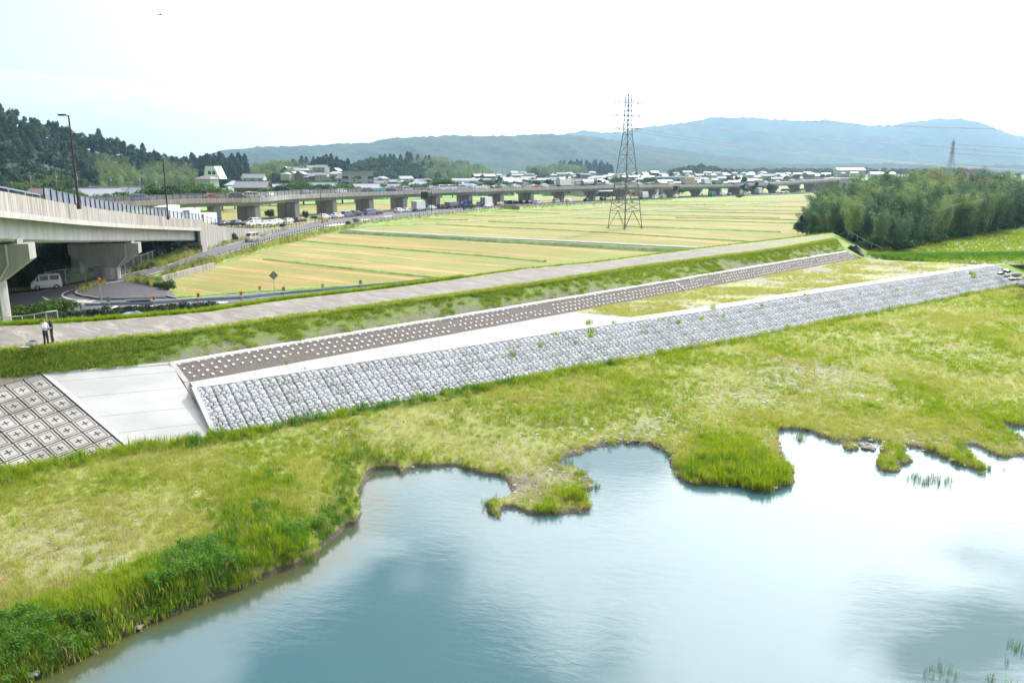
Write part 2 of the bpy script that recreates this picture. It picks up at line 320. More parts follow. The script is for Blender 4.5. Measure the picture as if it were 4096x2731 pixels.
    L(ramp(t, f, [(0.3, (0.010, 0.024, 0.012)), (0.7, (0.03, 0.055, 0.02))]), b.inputs['Base Color']); b.inputs['Roughness'].default_value = 0.95; bump(t, b, f, 1.0, 3)
    m, t, b = new_mat('mountain_forest'); L = t.links.new
    v = coords(t, 'world', (1, 1, 1.6)); f = noise(t, v, 0.012, 8, 0.68); f2 = noise(t, v, 0.002, 3)
    L(mix(t, 0.35, ramp(t, f, [(0.32, (0.012, 0.03, 0.02)), (0.6, (0.03, 0.058, 0.032)), (0.75, (0.055, 0.085, 0.04))]), ramp(t, f2, [(0.4, (0.02, 0.045, 0.025)), (0.6, (0.06, 0.09, 0.04))])), b.inputs['Base Color'])
    b.inputs['Roughness'].default_value = 0.95; b.inputs['Specular IOR Level'].default_value = 0.1; bump(t, b, f, 1.0, 14)
    # water
    m, t, b = new_mat('river_water'); L = t.links.new
    sh = N(t, 'ShaderNodeAttribute', attribute_name='shallow')
    v = coords(t, 'world', (0.55, 1.3, 1), R(12)); f = noise(t, v, 2.2, 6, 0.66, 0.6); v2 = coords(t, 'world', (0.2, 0.5, 1), R(-20)); f2 = noise(t, v2, 0.5, 3, 0.5)
    patch = noise(t, coords(t, 'world', (0.25, 0.6, 1)), 0.16, 3, 0.5)
    L(mix(t, sh.outputs['Fac'], (0.040, 0.098, 0.112), (0.060, 0.058, 0.012)), b.inputs['Base Color'])  # olive by the bank: shallow bed plus the grass reflection, painted in
    b.inputs['Roughness'].default_value = 0.01; b.inputs['IOR'].default_value = 1.48
    hh = N(t, 'ShaderNodeMath', operation='MULTIPLY'); L(f, hh.inputs[0]); L(ramp(t, patch, [(0.42, (0.12, 0.12, 0.12)), (0.60, (1, 1, 1))]), hh.inputs[1])
    h2 = N(t, 'ShaderNodeMath', operation='MULTIPLY_ADD'); L(f2, h2.inputs[0]); h2.inputs[1].default_value = 0.5; L(hh.outputs[0], h2.inputs[2])
    bump(t, b, h2.outputs[0], 0.17, 0.07)
    # cloth, skin
    for n, c in (('shirt_white', (0.62, 0.65, 0.72)), ('shirt_dark', (0.02, 0.024, 0.04)), ('trousers_navy', (0.02, 0.026, 0.045)), ('skin', (0.42, 0.22, 0.14)), ('hair', (0.015, 0.012, 0.01)), ('shoe_dark', (0.03, 0.035, 0.04)), ('shoe_red', (0.55, 0.06, 0.04))):
        simple(n, c, 0.7, 0, 0.12, 9, 0.1)
make_materials()
m = M['stone_concrete']; t = m.node_tree; b = t.nodes['Principled BSDF']; src = b.inputs['Base Color'].links[0].from_socket
vo = N(t, 'ShaderNodeTexVoronoi'); vo.inputs['Scale'].default_value = 1.15; t.links.new(coords(t, 'world'), vo.inputs['Vector'])
sv_ = N(t, 'ShaderNodeSeparateColor'); t.links.new(vo.outputs['Color'], sv_.inputs[0]); t.links.new(mix(t, 1.0, src, ramp(t, sv_.outputs[0], [(0.0, (.82, .81, .79)), (0.5, (.92, .93, .94)), (1.0, (1.05, 1.06, 1.08))]), 'MULTIPLY'), b.inputs['Base Color'])
m, t, b = new_mat('bank_grass'); f = noise(t, coords(t, 'world'), 0.9, 5, 0.7); t.links.new(ramp(t, f, [(0.3, (0.035, 0.075, 0.012)), (0.55, (0.08, 0.145, 0.022)), (0.75, (0.16, 0.22, 0.04))]), b.inputs['Base Color']); b.inputs['Roughness'].default_value = 0.9; bump(t, b, f, 1.0, 0.4)

# ------------------------------------------------------------------ object helpers
def tag(o, label=None, cat=None, group=None, kind=None):
    for k, v in (('label', label), ('category', cat), ('group', group), ('kind', kind)):
        if v: o[k] = v
    return o
def link(o, parent=None):
    COL.objects.link(o)
    if parent: o.parent = parent
    return o
def empty(name, loc=(0, 0, 0), rz=0, s=1.0):
    o = bpy.data.objects.new(name, None); o.empty_display_size = 0.3; COL.objects.link(o)
    o.location = loc; o.rotation_euler = (0, 0, rz); o.scale = (s, s, s); return o
def qmesh(name, verts, faces, mats, midx=None, smooth=False):
    me = bpy.data.meshes.new(name)
    if isinstance(faces, np.ndarray):
        nv, nf, k = len(verts), len(faces), faces.shape[1]
        me.vertices.add(nv); me.vertices.foreach_set('co', np.asarray(verts, np.float32).ravel())
        me.loops.add(nf * k); me.loops.foreach_set('vertex_index', faces.astype(np.int32).ravel())
        me.polygons.add(nf); me.polygons.foreach_set('loop_start', np.arange(nf, dtype=np.int32) * k); me.polygons.foreach_set('use_smooth', np.full(nf, smooth))
        me.update(calc_edges=True)
    else:
        me.from_pydata([tuple(v) for v in verts], [], faces); me.update()
    for m in (mats if isinstance(mats, (list, tuple)) else [mats]): me.materials.append(M[m] if isinstance(m, str) else m)
    if midx is not None: me.polygons.foreach_set('material_index', np.asarray(midx, np.int32))
    if smooth: me.polygons.foreach_set('use_smooth', np.ones(len(me.polygons), bool))
    return me
def put(name, me, parent=None, loc=None, rz=None, kind=None):
    o = bpy.data.objects.new(name, me); link(o, parent)
    if loc is not None: o.location = loc
    if rz is not None: o.rotation_euler = (0, 0, rz)
    if kind: o['kind'] = kind
    return o
class MB:
    def __init__(s): s.v = []; s.f = []; s.m = []
    def add(s, vs, fs, mi=0):
        k = len(s.v); s.v += [tuple(v) for v in vs]; s.f += [tuple(i + k for i in f) for f in fs]; s.m += [mi] * len(fs); return s
    def box(s, x0, x1, y0, y1, z0, z1, mi=0, T=None):
        vs = [Vector((x, y, z)) for x in (x0, x1) for y in (y0, y1) for z in (z0, z1)]
        if T: vs = [T @ v for v in vs]
        return s.add(vs, [(0, 1, 3, 2), (4, 6, 7, 5), (0, 4, 5, 1), (2, 3, 7, 6), (0, 2, 6, 4), (1, 5, 7, 3)], mi)
    def bar(s, a, b, r, n=4, mi=0, r2=None):
        a = Vector(a); b = Vector(b); d = (b - a)
        if d.length < 1e-6: return s
        q = d.normalized(); u = q.orthogonal().normalized(); w = q.cross(u); r2 = r if r2 is None else r2
        ph = math.pi / n
        va = [a + (u * math.cos(2 * math.pi * i / n + ph) + w * math.sin(2 * math.pi * i / n + ph)) * r for i in range(n)]
        vb = [b + (u * math.cos(2 * math.pi * i / n + ph) + w * math.sin(2 * math.pi * i / n + ph)) * r2 for i in range(n)]
        return s.add(va + vb, [(i, (i + 1) % n, n + (i + 1) % n, n + i) for i in range(n)] + [tuple(range(n))[::-1], tuple(range(n, 2 * n))], mi)
    def path(s, pts, r, n=5, mi=0):
        for a, b in zip(pts, pts[1:]): s.bar(a, b, r, n, mi)
        return s
    def prism(s, poly, axis_pts, mi=0):
        """poly: 2D ring list [(a,b)], extruded between two frames: f(a,b,t)->Vector for t=0,1"""
        n = len(poly); va = [axis_pts(a, b, 0) for a, b in poly]; vb = [axis_pts(a, b, 1) for a, b in poly]
        return s.add(va + vb, [(i, (i + 1) % n, n + (i + 1) % n, n + i) for i in range(n)] + [tuple(range(n))[::-1], tuple(range(n, 2 * n))], mi)
    def mesh(s, name, mats, smooth=False):
        me = qmesh(name, s.v, s.f, mats, s.m, smooth); return me
    def build(s, name, mats, parent=None, smooth=False, kind=None):
        me = s.mesh(name, mats, smooth)
        bm = bmesh.new(); bm.from_mesh(me); bmesh.ops.recalc_face_normals(bm, faces=bm.faces); bm.to_mesh(me); bm.free()
        return put(name, me, parent, kind=kind)
def copy_tree(o, parent=None):
    c = o.copy(); COL.objects.link(c)
    if parent is not None: c.parent = parent
    for ch in list(o.children): copy_tree(ch, c)
    return c
ORD = ['first', 'second', 'third', 'fourth', 'fifth', 'sixth', 'seventh', 'eighth', 'ninth', 'tenth', 'eleventh', 'twelfth', 'thirteenth', 'fourteenth', 'fifteenth',
       'sixteenth', 'seventeenth', 'eighteenth', 'nineteenth', 'twentieth', 'twenty-first', 'twenty-second', 'twenty-third', 'twenty-fourth', 'twenty-fifth', 'twenty-sixth',
       'twenty-seventh', 'twenty-eighth', 'twenty-ninth', 'thirtieth', 'thirty-first', 'thirty-second', 'thirty-third', 'thirty-fourth', 'thirty-fifth', 'thirty-sixth',
       'thirty-seventh', 'thirty-eighth', 'thirty-ninth', 'fortieth', 'forty-first', 'forty-second', 'forty-third', 'forty-fourth', 'forty-fifth']
def catmull(pts, step):
    P = [np.array(p, float) for p in pts]; P = [2 * P[0] - P[1]] + P + [2 * P[-1] - P[-2]]; out = []
    for i in range(1, len(P) - 2):
        n = max(2, int(np.linalg.norm(P[i + 1] - P[i]) / step))
        for k in range(n):
            t = k / n
            out.append(0.5 * ((2 * P[i]) + (-P[i - 1] + P[i + 1]) * t + (2 * P[i - 1] - 5 * P[i] + 4 * P[i + 1] - P[i + 2]) * t * t + (-P[i - 1] + 3 * P[i] - 3 * P[i + 1] + P[i + 2]) * t ** 3))
    out.append(P[-2]); return np.array(out)
def resample(pts, n):
    p = np.array([tuple(q) for q in pts], float); d = np.r_[0, np.cumsum(np.linalg.norm(np.diff(p, axis=0), axis=1))]
    s = np.linspace(0, d[-1], n); return np.stack([np.interp(s, d, p[:, i]) for i in range(3)], 1)
def strip(name, A, B, mat, k=1, n=None, kind='structure', parent=None, disp=0, skirt=0, seed=1, attr=None, link_it=True):
    """sheet between two polylines, k cells across"""
    n = n or max(len(A), len(B)); A = resample(A, n); B = resample(B, n)
    rows = [A + (B - A) * j / k for j in range(k + 1)]
    V = np.concatenate(rows)
    if disp: V[:, 2] += (fbm(V[:, 0] * 1.3, V[:, 1] * 1.3, 4, seed) - 0.5) * disp
    F = [(j * n + i, j * n + i + 1, (j + 1) * n + i + 1, (j + 1) * n + i) for j in range(k) for i in range(n - 1)]
    F = np.array(F)
    if skirt:
        base = len(V); V = np.concatenate([V, A - [0, 0, skirt], B - [0, 0, skirt]])
        s1 = [(i, base + i, base + i + 1, i + 1) for i in range(n - 1)]; s2 = [(k * n + i, k * n + i + 1, base + n + i + 1, base + n + i) for i in range(n - 1)]
        F = np.concatenate([F, np.array(s1 + s2)])
    me = qmesh(name, V, F, mat, smooth=bool(disp))
    # face up
    if me.polygons[0].normal.z < 0: me.flip_normals()
    if attr is not None:
        for an, fn in attr.items():
            at_ = me.attributes.new(an, 'FLOAT', 'POINT'); at_.data.foreach_set('value', np.asarray(fn(V), np.float32))
    return put(name, me, parent, kind=kind) if link_it else me
# ================================================================== TERRAIN
ZW, ZF, ZB, ZU, ZC, ZP, ZR = 0.0, 1.3, 3.3, 4.3, 5.6, 1.4, 1.7
S = 4096 / 2352
def pts(L, z, s=1.0): return [at(u * s, v * s, z) for u, v in L]
crown_back = pts([(-300, 1318), (0, 1302), (224, 1292), (491, 1274), (820, 1246), (1121, 1200), (1520, 1155), (1800, 1118), (2097, 1075.5), (2374, 1050), (2791, 995), (3120, 957), (3330, 932)], ZC)
crown_front = pts([(-300, 1420), (0, 1400), (190, 1385), (350, 1364), (522, 1350), (700, 1334), (1191, 1264), (1520, 1220), (1800, 1182), (2183, 1128.6), (2565, 1067), (3120, 995.5), (3341, 956)], ZC)
uw_left = pts([(-300, 1540), (0, 1512), (174, 1492), (435, 1472), (680, 1452)], ZU)
uw = pts([(680, 1452), (900, 1413.7), (1389, 1333), (1900, 1250), (2225, 1196.7), (2705.6, 1118), (2800, 1101), (3382.6, 1003.9)], ZU)
pb = [at(744, 1530.7, ZB)] + [p + Vector((1.41, -1.41, -1.0)) for p in uw[1:]]
wt = pts([(775, 1555), (900, 1539), (1457, 1449.8), (1900, 1384), (2225, 1332.7), (2800, 1249.8), (3139, 1193.8), (3982, 1063)], ZB)
bot_left = pts([(-300, 1960), (0, 1890), (260, 1842), (522, 1790), (862, 1748)], ZF)
DW = (wt[-1] - wt[0]); DW.z = 0; DW.normalize(); NW = Vector((DW.y, -DW.x, 0))        # along the wall / out towards the river
wb = [p + NW * 4.0 - Vector((0, 0, 2.0)) for p in wt]
ce = [p - NW * 1.45 for p in wt]
U_W = NW * 4.0 - Vector((0, 0, 2.0)); WLEN = U_W.length; U_W = U_W / WLEN; N_W = DW.cross(U_W); N_W = -N_W if N_W.z < 0 else N_W

SHORE2 = [(-150, 1660), (-40, 1612), (60, 1568), (130, 1530), (200, 1495), (255, 1470), (300, 1440), (345, 1420), (420, 1400), (470, 1375), (530, 1355), (590, 1335), (650, 1305), (700, 1290), (735, 1268), (750, 1245), (775, 1225), (800, 1205), (830, 1195),
 (832, 1185), (825, 1165), (836, 1150), (831, 1135), (832, 1120), (842, 1100), (838, 1087), (860, 1072), (900, 1075), (920, 1083), (940, 1078), (960, 1068), (1010, 1067), (1050, 1072), (1085, 1080), (1110, 1086), (1130, 1087), (1150, 1090), (1165, 1105), (1170, 1125),
 (1162, 1138), (1140, 1142), (1118, 1155), (1122, 1182), (1145, 1184), (1160, 1164), (1178, 1166), (1210, 1178), (1250, 1180), (1300, 1178), (1360, 1170), (1362, 1160), (1345, 1145), (1350, 1130), (1368, 1122), (1365, 1105), (1350, 1085), (1335, 1075), (1310, 1070), (1288, 1060),
 (1300, 1050), (1330, 1040), (1350, 1030), (1390, 1024), (1430, 1018), (1490, 1020), (1520, 1030), (1532, 1045), (1530, 1062), (1545, 1072), (1562, 1076), (1555, 1090), (1570, 1105), (1600, 1112), (1620, 1108), (1680, 1110), (1715, 1123), (1740, 1132), (1780, 1128), (1792, 1115),
 (1822, 1112), (1832, 1105), (1828, 1085), (1815, 1070), (1800, 1050), (1805, 1035), (1795, 1018), (1785, 1000), (1790, 987), (1820, 985), (1860, 990), (1890, 1000), (1920, 1010), (1960, 1014), (1985, 1006), (2018, 1015), (2028, 1030), (2020, 1045), (2018, 1067), (2030, 1077), (2060, 1080),
 (2070, 1066), (2095, 1055), (2085, 1042), (2070, 1035), (2078, 1022), (2110, 1027), (2150, 1042), (2190, 1060), (2230, 1073), (2260, 1087), (2272, 1074), (2255, 1055), (2240, 1045), (2225, 1030), (2200, 1018), (2240, 1020), (2290, 1042), (2330, 1047), (2360, 1045), (2500, 1040), (2900, 1000)]
shore = np.array([tuple(p)[:2] for p in pts(SHORE2, 0.12, S)])
water_poly = np.concatenate([shore, np.array([[200, 62], [200, -60], [-120, -60], [-60, -10]])])
pool = np.array([tuple(p)[:2] for p in pts([(2308, 972), (2330, 980), (2375, 978), (2440, 985), (2440, 1010), (2380, 1012), (2345, 1003), (2330, 990)], 0.12, S)])
isl = [(np.array(tuple(at(u * S, v * S, 0.1))[:2]), r) for u, v, r in ((1837, 1007, 0.35), (1953, 1024, 0.45))]
def inside(P, poly):
    x, y = P[:, 0], P[:, 1]; r = np.zeros(len(P), bool)
    for (x0, y0), (x1, y1) in zip(poly, np.roll(poly, -1, 0)):
        c = ((y0 > y) != (y1 > y)); r ^= c & (x < (x1 - x0) * (y - y0) / ((y1 - y0) or 1e-9) + x0)
    return r
def pdist(P, poly, closed=False):
    d = np.full(len(P), 1e9); Q = np.roll(poly, -1, 0) if closed else poly[1:]; A = poly if closed else poly[:-1]
    for a, b in zip(A, Q):
        e = b - a; t = np.clip(((P - a) @ e) / (e @ e + 1e-12), 0, 1); q = P - a - t[:, None] * e; d = np.minimum(d, (q * q).sum(1))
    return np.sqrt(d)
def shore_sd(P):
    """>0 on land, <0 in water"""
    w = inside(P, water_poly); d = pdist(P, shore); sd = np.where(w, -d, d)
    w2 = inside(P, pool); d2 = pdist(P, pool, True); sd = np.minimum(sd, np.where(w2, -d2, d2))
    for c, r in isl: sd = np.maximum(sd, r - np.linalg.norm(P - c, axis=1))
    return sd + (fbm(P[:, 0] * .9, P[:, 1] * .9, 4, 101) - .5) * .75 + (fbm(P[:, 0] * 3.5, P[:, 1] * 3.5, 2, 103) - .5) * .25
toe = np.array([tuple(p)[:2] for p in ([bot_left[0] + Vector((-60, -10, 0))] + bot_left[:-1] + wb + [wb[-1] + Vector((300, 10, 0))])])
def flat_h(P, sd=None):
    sd = shore_sd(P) if sd is None else sd
    td = pdist(P, toe); edge = 0.17 + 0.62 * sstep(-2, -14, P[:, 0])
    land = edge + (ZF - edge) * sstep(0, 1, np.clip(sd, 0, None) / (np.clip(sd, 0, None) + td + 1e-3))
    land += (fbm(P[:, 0] * 0.5, P[:, 1] * 0.5, 4, 3) - 0.5) * 0.16
    nz = (fbm(P[:, 0] * 2.3, P[:, 1] * 2.3, 3, 9) - 0.5) * 0.3
    return np.where(sd > 0, -0.02 + (land + 0.02) * sstep(-0.03, 0.30 + 0.9 * sstep(-6, -16, P[:, 0]), sd + nz * 0.5), -0.05 + np.maximum(sd, -3) * 0.35)
# weights of grass and gravel over the flat: (u, v, radius m, value) in 2352-wide photo pixels
BARE = [(180, 1240, 3.2, .9), (60, 1330, 3.0, .8), (330, 1180, 2.6, .5), (850, 1000, 3.0, .8), (1000, 960, 3.0, .6), (140, 1300, 2.0, .7), (250, 1310, 1.6, .6), (1150, 1085, 2.5, .7), (700, 1120, 1.6, .2), (1250, 1020, 4, .5), (1700, 760, 5, .2), (60, 1210, 2.5, .5)]
GRAV = [(1860, 855, 5, .62), (1480, 965, 3.4, .42), (1280, 960, 2.5, .2), (1180, 1085, 1.5, .5), (1300, 1060, 1.5, .35), (1700, 900, 4, .25), (2150, 800, 5, .25), (2090, 990, 2.5, .25), (130, 1385, .8, .7), (1430, 1014, 1.8, .6), (1960, 930, 4, .15)]
LUSH = [(1640, 1060, 2.2, 1), (1740, 1080, 2.4, 1.2), (1700, 1020, 2.4, 1), (1330, 1110, 1.0, 1.1), (1250, 1150, 1.0, 1.1), (1140, 1165, .6, 1.2), (560, 1190, 2.2, .7), (640, 1230, 1.6, .8), (450, 1270, 1.0, 1.2), (330, 1330, 1.5, 1.2), (230, 1400, 1.7, 1.1), (100, 1480, 2.0, 1.2), (410, 1320, 1.3, 1.0), (540, 1300, 1.3, .9), (1000, 890, .5, .6), (640, 1100, 2.6, .45), (2200, 900, 5, .35), (2000, 905, 4, .3), (60, 1440, 1.5, .9), (2050, 1060, .8, .9), (2240, 1050, .8, .9), (1110, 905, 1.4, .9), (430, 1040, 1.0, 1.0), (20, 1110, 1.5, 1.2), (1230, 880, 1, .5)]
def blobs(P, L, z=0.9):
    r = np.zeros(len(P))
    for u, v, rad, a in L:
        c = at(u * S, v * S, z); r += a * np.exp(-(((P[:, 0] - c.x) / rad) ** 2 + ((P[:, 1] - c.y) / (rad * 1.0)) ** 2))
    return r
toe_line = np.array([tuple(p)[:2] for p in (bot_left[:-1] + wb)])
def toe_lush(P):
    td = pdist(P, toe_line); w = 0.8 + 0.7 * vnoise(P[:, 0] * 0.35, P[:, 1] * 0.35, 5)
    return np.exp(-(np.maximum(td - 0.2, 0) / w) ** 2)
def grass_f(P):
    P = np.asarray(P)[:, :2]
    return np.clip(0.55 + 0.5 * (fbm(P[:, 0] * .16, P[:, 1] * .16, 4, 21) - .5) * 2 - 0.40 * blobs(P, BARE) - .4 * blobs(P, GRAV) + .5 * blobs(P, LUSH) + .5 * toe_lush(P), 0, 1)
def gravel_f(P):
    P = np.asarray(P)[:, :2]
    return np.clip(blobs(P, GRAV) * (0.35 + 1.3 * fbm(P[:, 0] * .8, P[:, 1] * .8, 4, 33)) - .2, 0, .8)

def cone_grid(u0, u1, du, D0, D1, ratio):
    us = np.arange(u0, u1 + du, du); n = int(math.log(D1 / D0) / math.log(ratio)) + 1; Ds = D0 * ratio ** np.arange(n)
    X = ((us - CX) / FPX)[None, :] * Ds[:, None]; Y = np.repeat(Ds[:, None], len(us), 1)
    return X, Y
def grid_faces(nr, nc, keep=None):
    i = np.arange(nr - 1)[:, None] * nc + np.arange(nc - 1)[None, :]
    F = np.stack([i, i + 1, i + nc + 1, i + nc], -1).reshape(-1, 4)
    return F if keep is None else F[keep[F].all(1)]
def add_attr(me, name, vals):
    a = me.attributes.new(name, 'FLOAT', 'POINT'); a.data.foreach_set('value', np.asarray(vals, np.float32))
# -- river flat
X, Y = cone_grid(-700, 4900, 12, 15, 150, 1.0065)
P = np.stack([X.ravel(), Y.ravel()], 1)
n0 = np.array([NW.x, NW.y]); off = (P - np.array([wb[0].x, wb[0].y])) @ n0
keep = off > -2.2
keep |= (P[:, 0] < wb[0].x + 1) & (P[:, 1] < 60)
sd = np.full(len(P), -9.0); sd[keep] = shore_sd(P[keep]); H = np.zeros(len(P)); H[keep] = flat_h(P[keep], sd[keep]); keep &= sd > -2.0
F = grid_faces(*X.shape, keep)
used = np.zeros(len(P), bool); used[F.ravel()] = True; remap = np.cumsum(used) - 1
V = np.c_[P, H][used]
me = qmesh('river_flat', V, remap[F], 'river_flat_ground', smooth=True)
add_attr(me, 'grass', grass_f(V)); add_attr(me, 'gravel', gravel_f(V))
put('river_flat', me, kind='structure')
# -- water
X, Y = cone_grid(-1500, 6000, 60, 3, 120, 1.012)
P = np.stack([X.ravel(), Y.ravel()], 1); sdw = shore_sd(P)
me = qmesh('river_water', np.c_[P, np.zeros(len(P))], grid_faces(*X.shape), 'river_water')
add_attr(me, 'shallow', sstep(-2.6, -0.1, sdw + (fbm(P[:, 0] * .6, P[:, 1] * .6, 3, 2) - .5) * 1.2) * (0.05 + 0.85 * sstep(0, -11, P[:, 0])))  # mask of the shallow bed and painted grass reflection, stronger to the left
put('river_water', me, kind='structure')
b = MB(); b.box(-400, 500, -200, 160, -3.0, -2.2); b.build('river_bed', 'dark_soil', kind='structure')

# -- dike
def slope_grass(V):
    x, y = V[:, 0], V[:, 1]; n = len(V)
    zz = (V[:, 2] - ZU) / (ZC - ZU)
    return np.clip(0.12 + 0.42 * zz + 0.5 * (fbm(x * .12, y * .12, 3, 8) - .45) + 0.55 * sstep(-20, -26, x), 0, 1)
strip('dike_slope', crown_front, uw_left[:-1] + uw, 'slope_soil', k=8, n=260, disp=0.10, attr={'grass': slope_grass})
cf = np.array([tuple(p)[:2] for p in crown_front]); cbk = np.array([tuple(p)[:2] for p in crown_back])
def crown_grass(V):
    P = V[:, :2]; a = pdist(P, cf); b_ = pdist(P, cbk)
    return np.clip(0.75 * np.exp(-(a / (0.7 + .4 * sstep(20, 50, P[:, 0]))) ** 2) + 0.6 * np.exp(-(b_ / 0.6) ** 2) + 0.30 * sstep(5, 55, P[:, 0]), 0, 1)
strip('dike_crown', crown_back, crown_front, 'crown_gravel', k=10, n=260, disp=0.07, attr={'grass': crown_grass}, seed=4)
toe_back = [p + Vector((-6.0, 6.0, -4.25)) for p in crown_back]
strip('dike_back_slope', toe_back, crown_back, 'verge_green', k=5, n=160, disp=0.15)
# river-end slope of the dike
e0, e1, e2 = crown_back[-1], crown_front[-1], uw[-1]
b = MB(); end = [e0 + Vector((7, 5, -2.4)), e1 + Vector((6.5, 1.5, -2.4)), e2 + Vector((2.5, -.2, -1.1))]
b.add([e0, e1, e2, end[0], end[1], end[2]], [(0, 1, 4, 3), (1, 2, 5, 4)]); b.add([e0, toe_back[-1], end[0]], [(0, 1, 2)])
b.build('dike_end_slope', 'verge_green', kind='structure')
# planting strip (precast pins) with its white coping
strip('pin_slope', uw, pb, 'dark_gravel', k=6, n=240, disp=0.05)
def ridge(name, line, w_back, h, mat, n=200, w_front=0.0, tilt=0.0):
    L = resample(line, n); d = np.gradient(L, axis=0); d /= np.linalg.norm(d[:, :2], axis=1)[:, None]; nn = np.stack([d[:, 1], -d[:, 0], 0 * d[:, 0]], 1)
    A = L - nn * w_back; B = L + nn * w_front; V = np.concatenate([A + [0, 0, h], B + [0, 0, h - tilt], B - [0, 0, .3], A - [0, 0, .3]])
    F = [(i, i + 1, n + i + 1, n + i) for i in range(n - 1)] + [(n + i, n + i + 1, 2 * n + i + 1, 2 * n + i) for i in range(n - 1)] + [(3 * n + i, 3 * n + i + 1, i + 1, i) for i in range(n - 1)] + [(0, n, 2 * n, 3 * n), (n - 1, 4 * n - 1, 3 * n - 1, 2 * n - 1)]
    me = qmesh(name, V, F, mat); bm = bmesh.new(); bm.from_mesh(me); bmesh.ops.recalc_face_normals(bm, faces=bm.faces); bm.to_mesh(me); bm.free()
    return put(name, me)
# berm
ip = 4
cut_d = pb[ip]; cut_e = None
for i in range(len(ce) - 1):                                   # the coping point under photo column 2555
    a, c = ce[i], ce[i + 1]
    for k in range(60):
        q = a.lerp(c, k / 60); uu = CX + FPX * q.x / (q.y * CT - (q.z - CAMZ) * ST)
        if cut_e is None and uu > 2540: cut_e = q; ie = i
strip('berm_slab', pb[:ip + 1], ce[:ie + 1] + [cut_e], 'berm_concrete', k=4, n=120)
strip('berm_ground', [cut_d] + pb[ip + 1:], [cut_e] + ce[ie + 1:], 'berm_grass', k=6, n=90, disp=0.10)
T = [tuple(pb[-1]), tuple(ce[-1]), (400, 133, ZB), (420, 400, ZB), (150, 400, ZB), (80, 200, ZB), (e0.x + 4, e0.y + 8, ZB)]
T = [(x, y, ZB - 0.02) for x, y, z in T]
# terrace as a fine fan grid for relief
xs = np.linspace(45, 330, 120); ys = np.linspace(112, 330, 110); GX, GY = np.meshgrid(xs, ys); PP = np.c_[GX.ravel(), GY.ravel()]
kp = inside(PP, np.array([t[:2] for t in T]) ); Fg = grid_faces(len(ys), len(xs), kp)
Vg = np.c_[PP, ZB - 0.10 + (fbm(PP[:, 0] * .25, PP[:, 1] * .25, 4, 6)) * 0.12]
put('river_terrace', qmesh('river_terrace', Vg, Fg, 'berm_grass', smooth=True), kind='structure')
put('terrace_base', qmesh('terrace_base', [(x, y, ZB - .12) for x, y, z in T], [tuple(range(len(T)))], 'verge_green'), kind='structure')
strip('terrace_front_slope', [wt[-1], wt[-1] + DW * 14, wt[-1] + DW * 250], [wb[-1], wb[-1] + DW * 14 + NW * 1, wb[-1] + DW * 250 + NW * 3], 'verge_green', k=5, n=60, disp=0.5)
strip('terrace_rim', [p - NW * 9 for p in (ce[-1], ce[-1] + DW * 240)], [ce[-1] + NW * 1.45, ce[-1] + DW * 240 + NW * 1.45], 'berm_grass', k=8, n=60, disp=0.12)

# -- plain
PL = [tuple(toe_back[i])[:2] for i in range(len(toe_back))]
plain = [(-9000, -400)] + [(-70, 40)] + PL + [(60, 150), (80, 198), (150, 396), (420, 396), (9000, 300), (9000, 9000), (-9000, 9000)]
plain = [(-9000, 20), (-75, 52)] + PL[1:] + plain[-6:]
put('plain', qmesh('plain', [(x, y, ZP) for x, y in plain], [tuple(range(len(plain)))], 'rice_stubble'), kind='structure')
def poly_sheet(name, L, z, mat, s=1.0, h=None):
    p = pts(L, z, s); return put(name, qmesh(name, [tuple(q) for q in p], [tuple(range(len(p)))], mat), kind='structure')
# ================================================================== ROADS AND FIELDS (4096-wide photo pixels)
near1 = [(252, 1176), (333, 1151.6), (418, 1131), (526, 1116.6), (640, 1088), (820, 1041), (960, 998), (1103, 955), (1296, 908), (1500, 883), (1780, 851.6), (2001, 827), (2320, 813), (2686, 792), (3120, 778), (3333, 767.6), (3600, 757)]
far1 = [(-250, 1188), (35, 1179.7), (141, 1167), (245, 1148), (438, 1109.5), (596, 1074.5), (700, 1048), (840, 997), (1086, 934), (1190, 907)]
far_main = [(1100, 905), (1230, 888), (1330, 868), (1500, 851), (1640, 843), (1850, 829), (2026, 818), (2320, 803), (2686, 784), (3120, 771), (3333, 762), (3600, 752)]
# main road: sheet from the fork to the far end
RN = pts(near1, ZR); RF = pts(far1, ZR); RM = pts(far_main, ZR)
strip('lane_road', RN[1:9], RF[3:10], 'asphalt', k=1, n=60, skirt=0.4)
strip('main_road', RN[8:], [RF[-1]] + RM[2:], 'asphalt', k=1, n=120, skirt=0.4)
near2 = [(60, 1290), (260, 1262), (438, 1246), (619, 1239), (795, 1228), (966, 1221), (1135, 1202), (1291, 1190), (1442, 1176), (1620, 1155), (1800, 1135)]
far2 = [(350, 1200.7), (500, 1203), (600, 1198), (702, 1195.6), (980, 1174), (1250, 1158), (1520, 1143), (1700, 1127), (1830, 1116)]
N2 = pts(near2, ZR); F2 = pts(far2, ZR)
jz = ZR + 0.004
poly_sheet('junction_road', [(-250, 1188), (35, 1179.7), (141, 1167), (245, 1148), (333, 1130), (420, 1131), (333, 1151.6), (255, 1172), (250, 1188), (281, 1196), (351, 1201), (430, 1203), (500, 1203), (500, 1245), (438, 1250), (260, 1266), (60, 1300), (-250, 1330)], jz, 'asphalt')
strip('field_road', F2[1:], N2[3:], 'asphalt', k=1, n=60, skirt=0.3)
strip('junction_road_link', F2[:3], N2[1:4], 'asphalt', k=1, n=10)
poly_sheet('junction_apron', [(240, 1152), (430, 1120), (526, 1112), (560, 1120), (660, 1150), (712, 1192), (500, 1206), (250, 1202)], ZR - .012, 'asphalt')
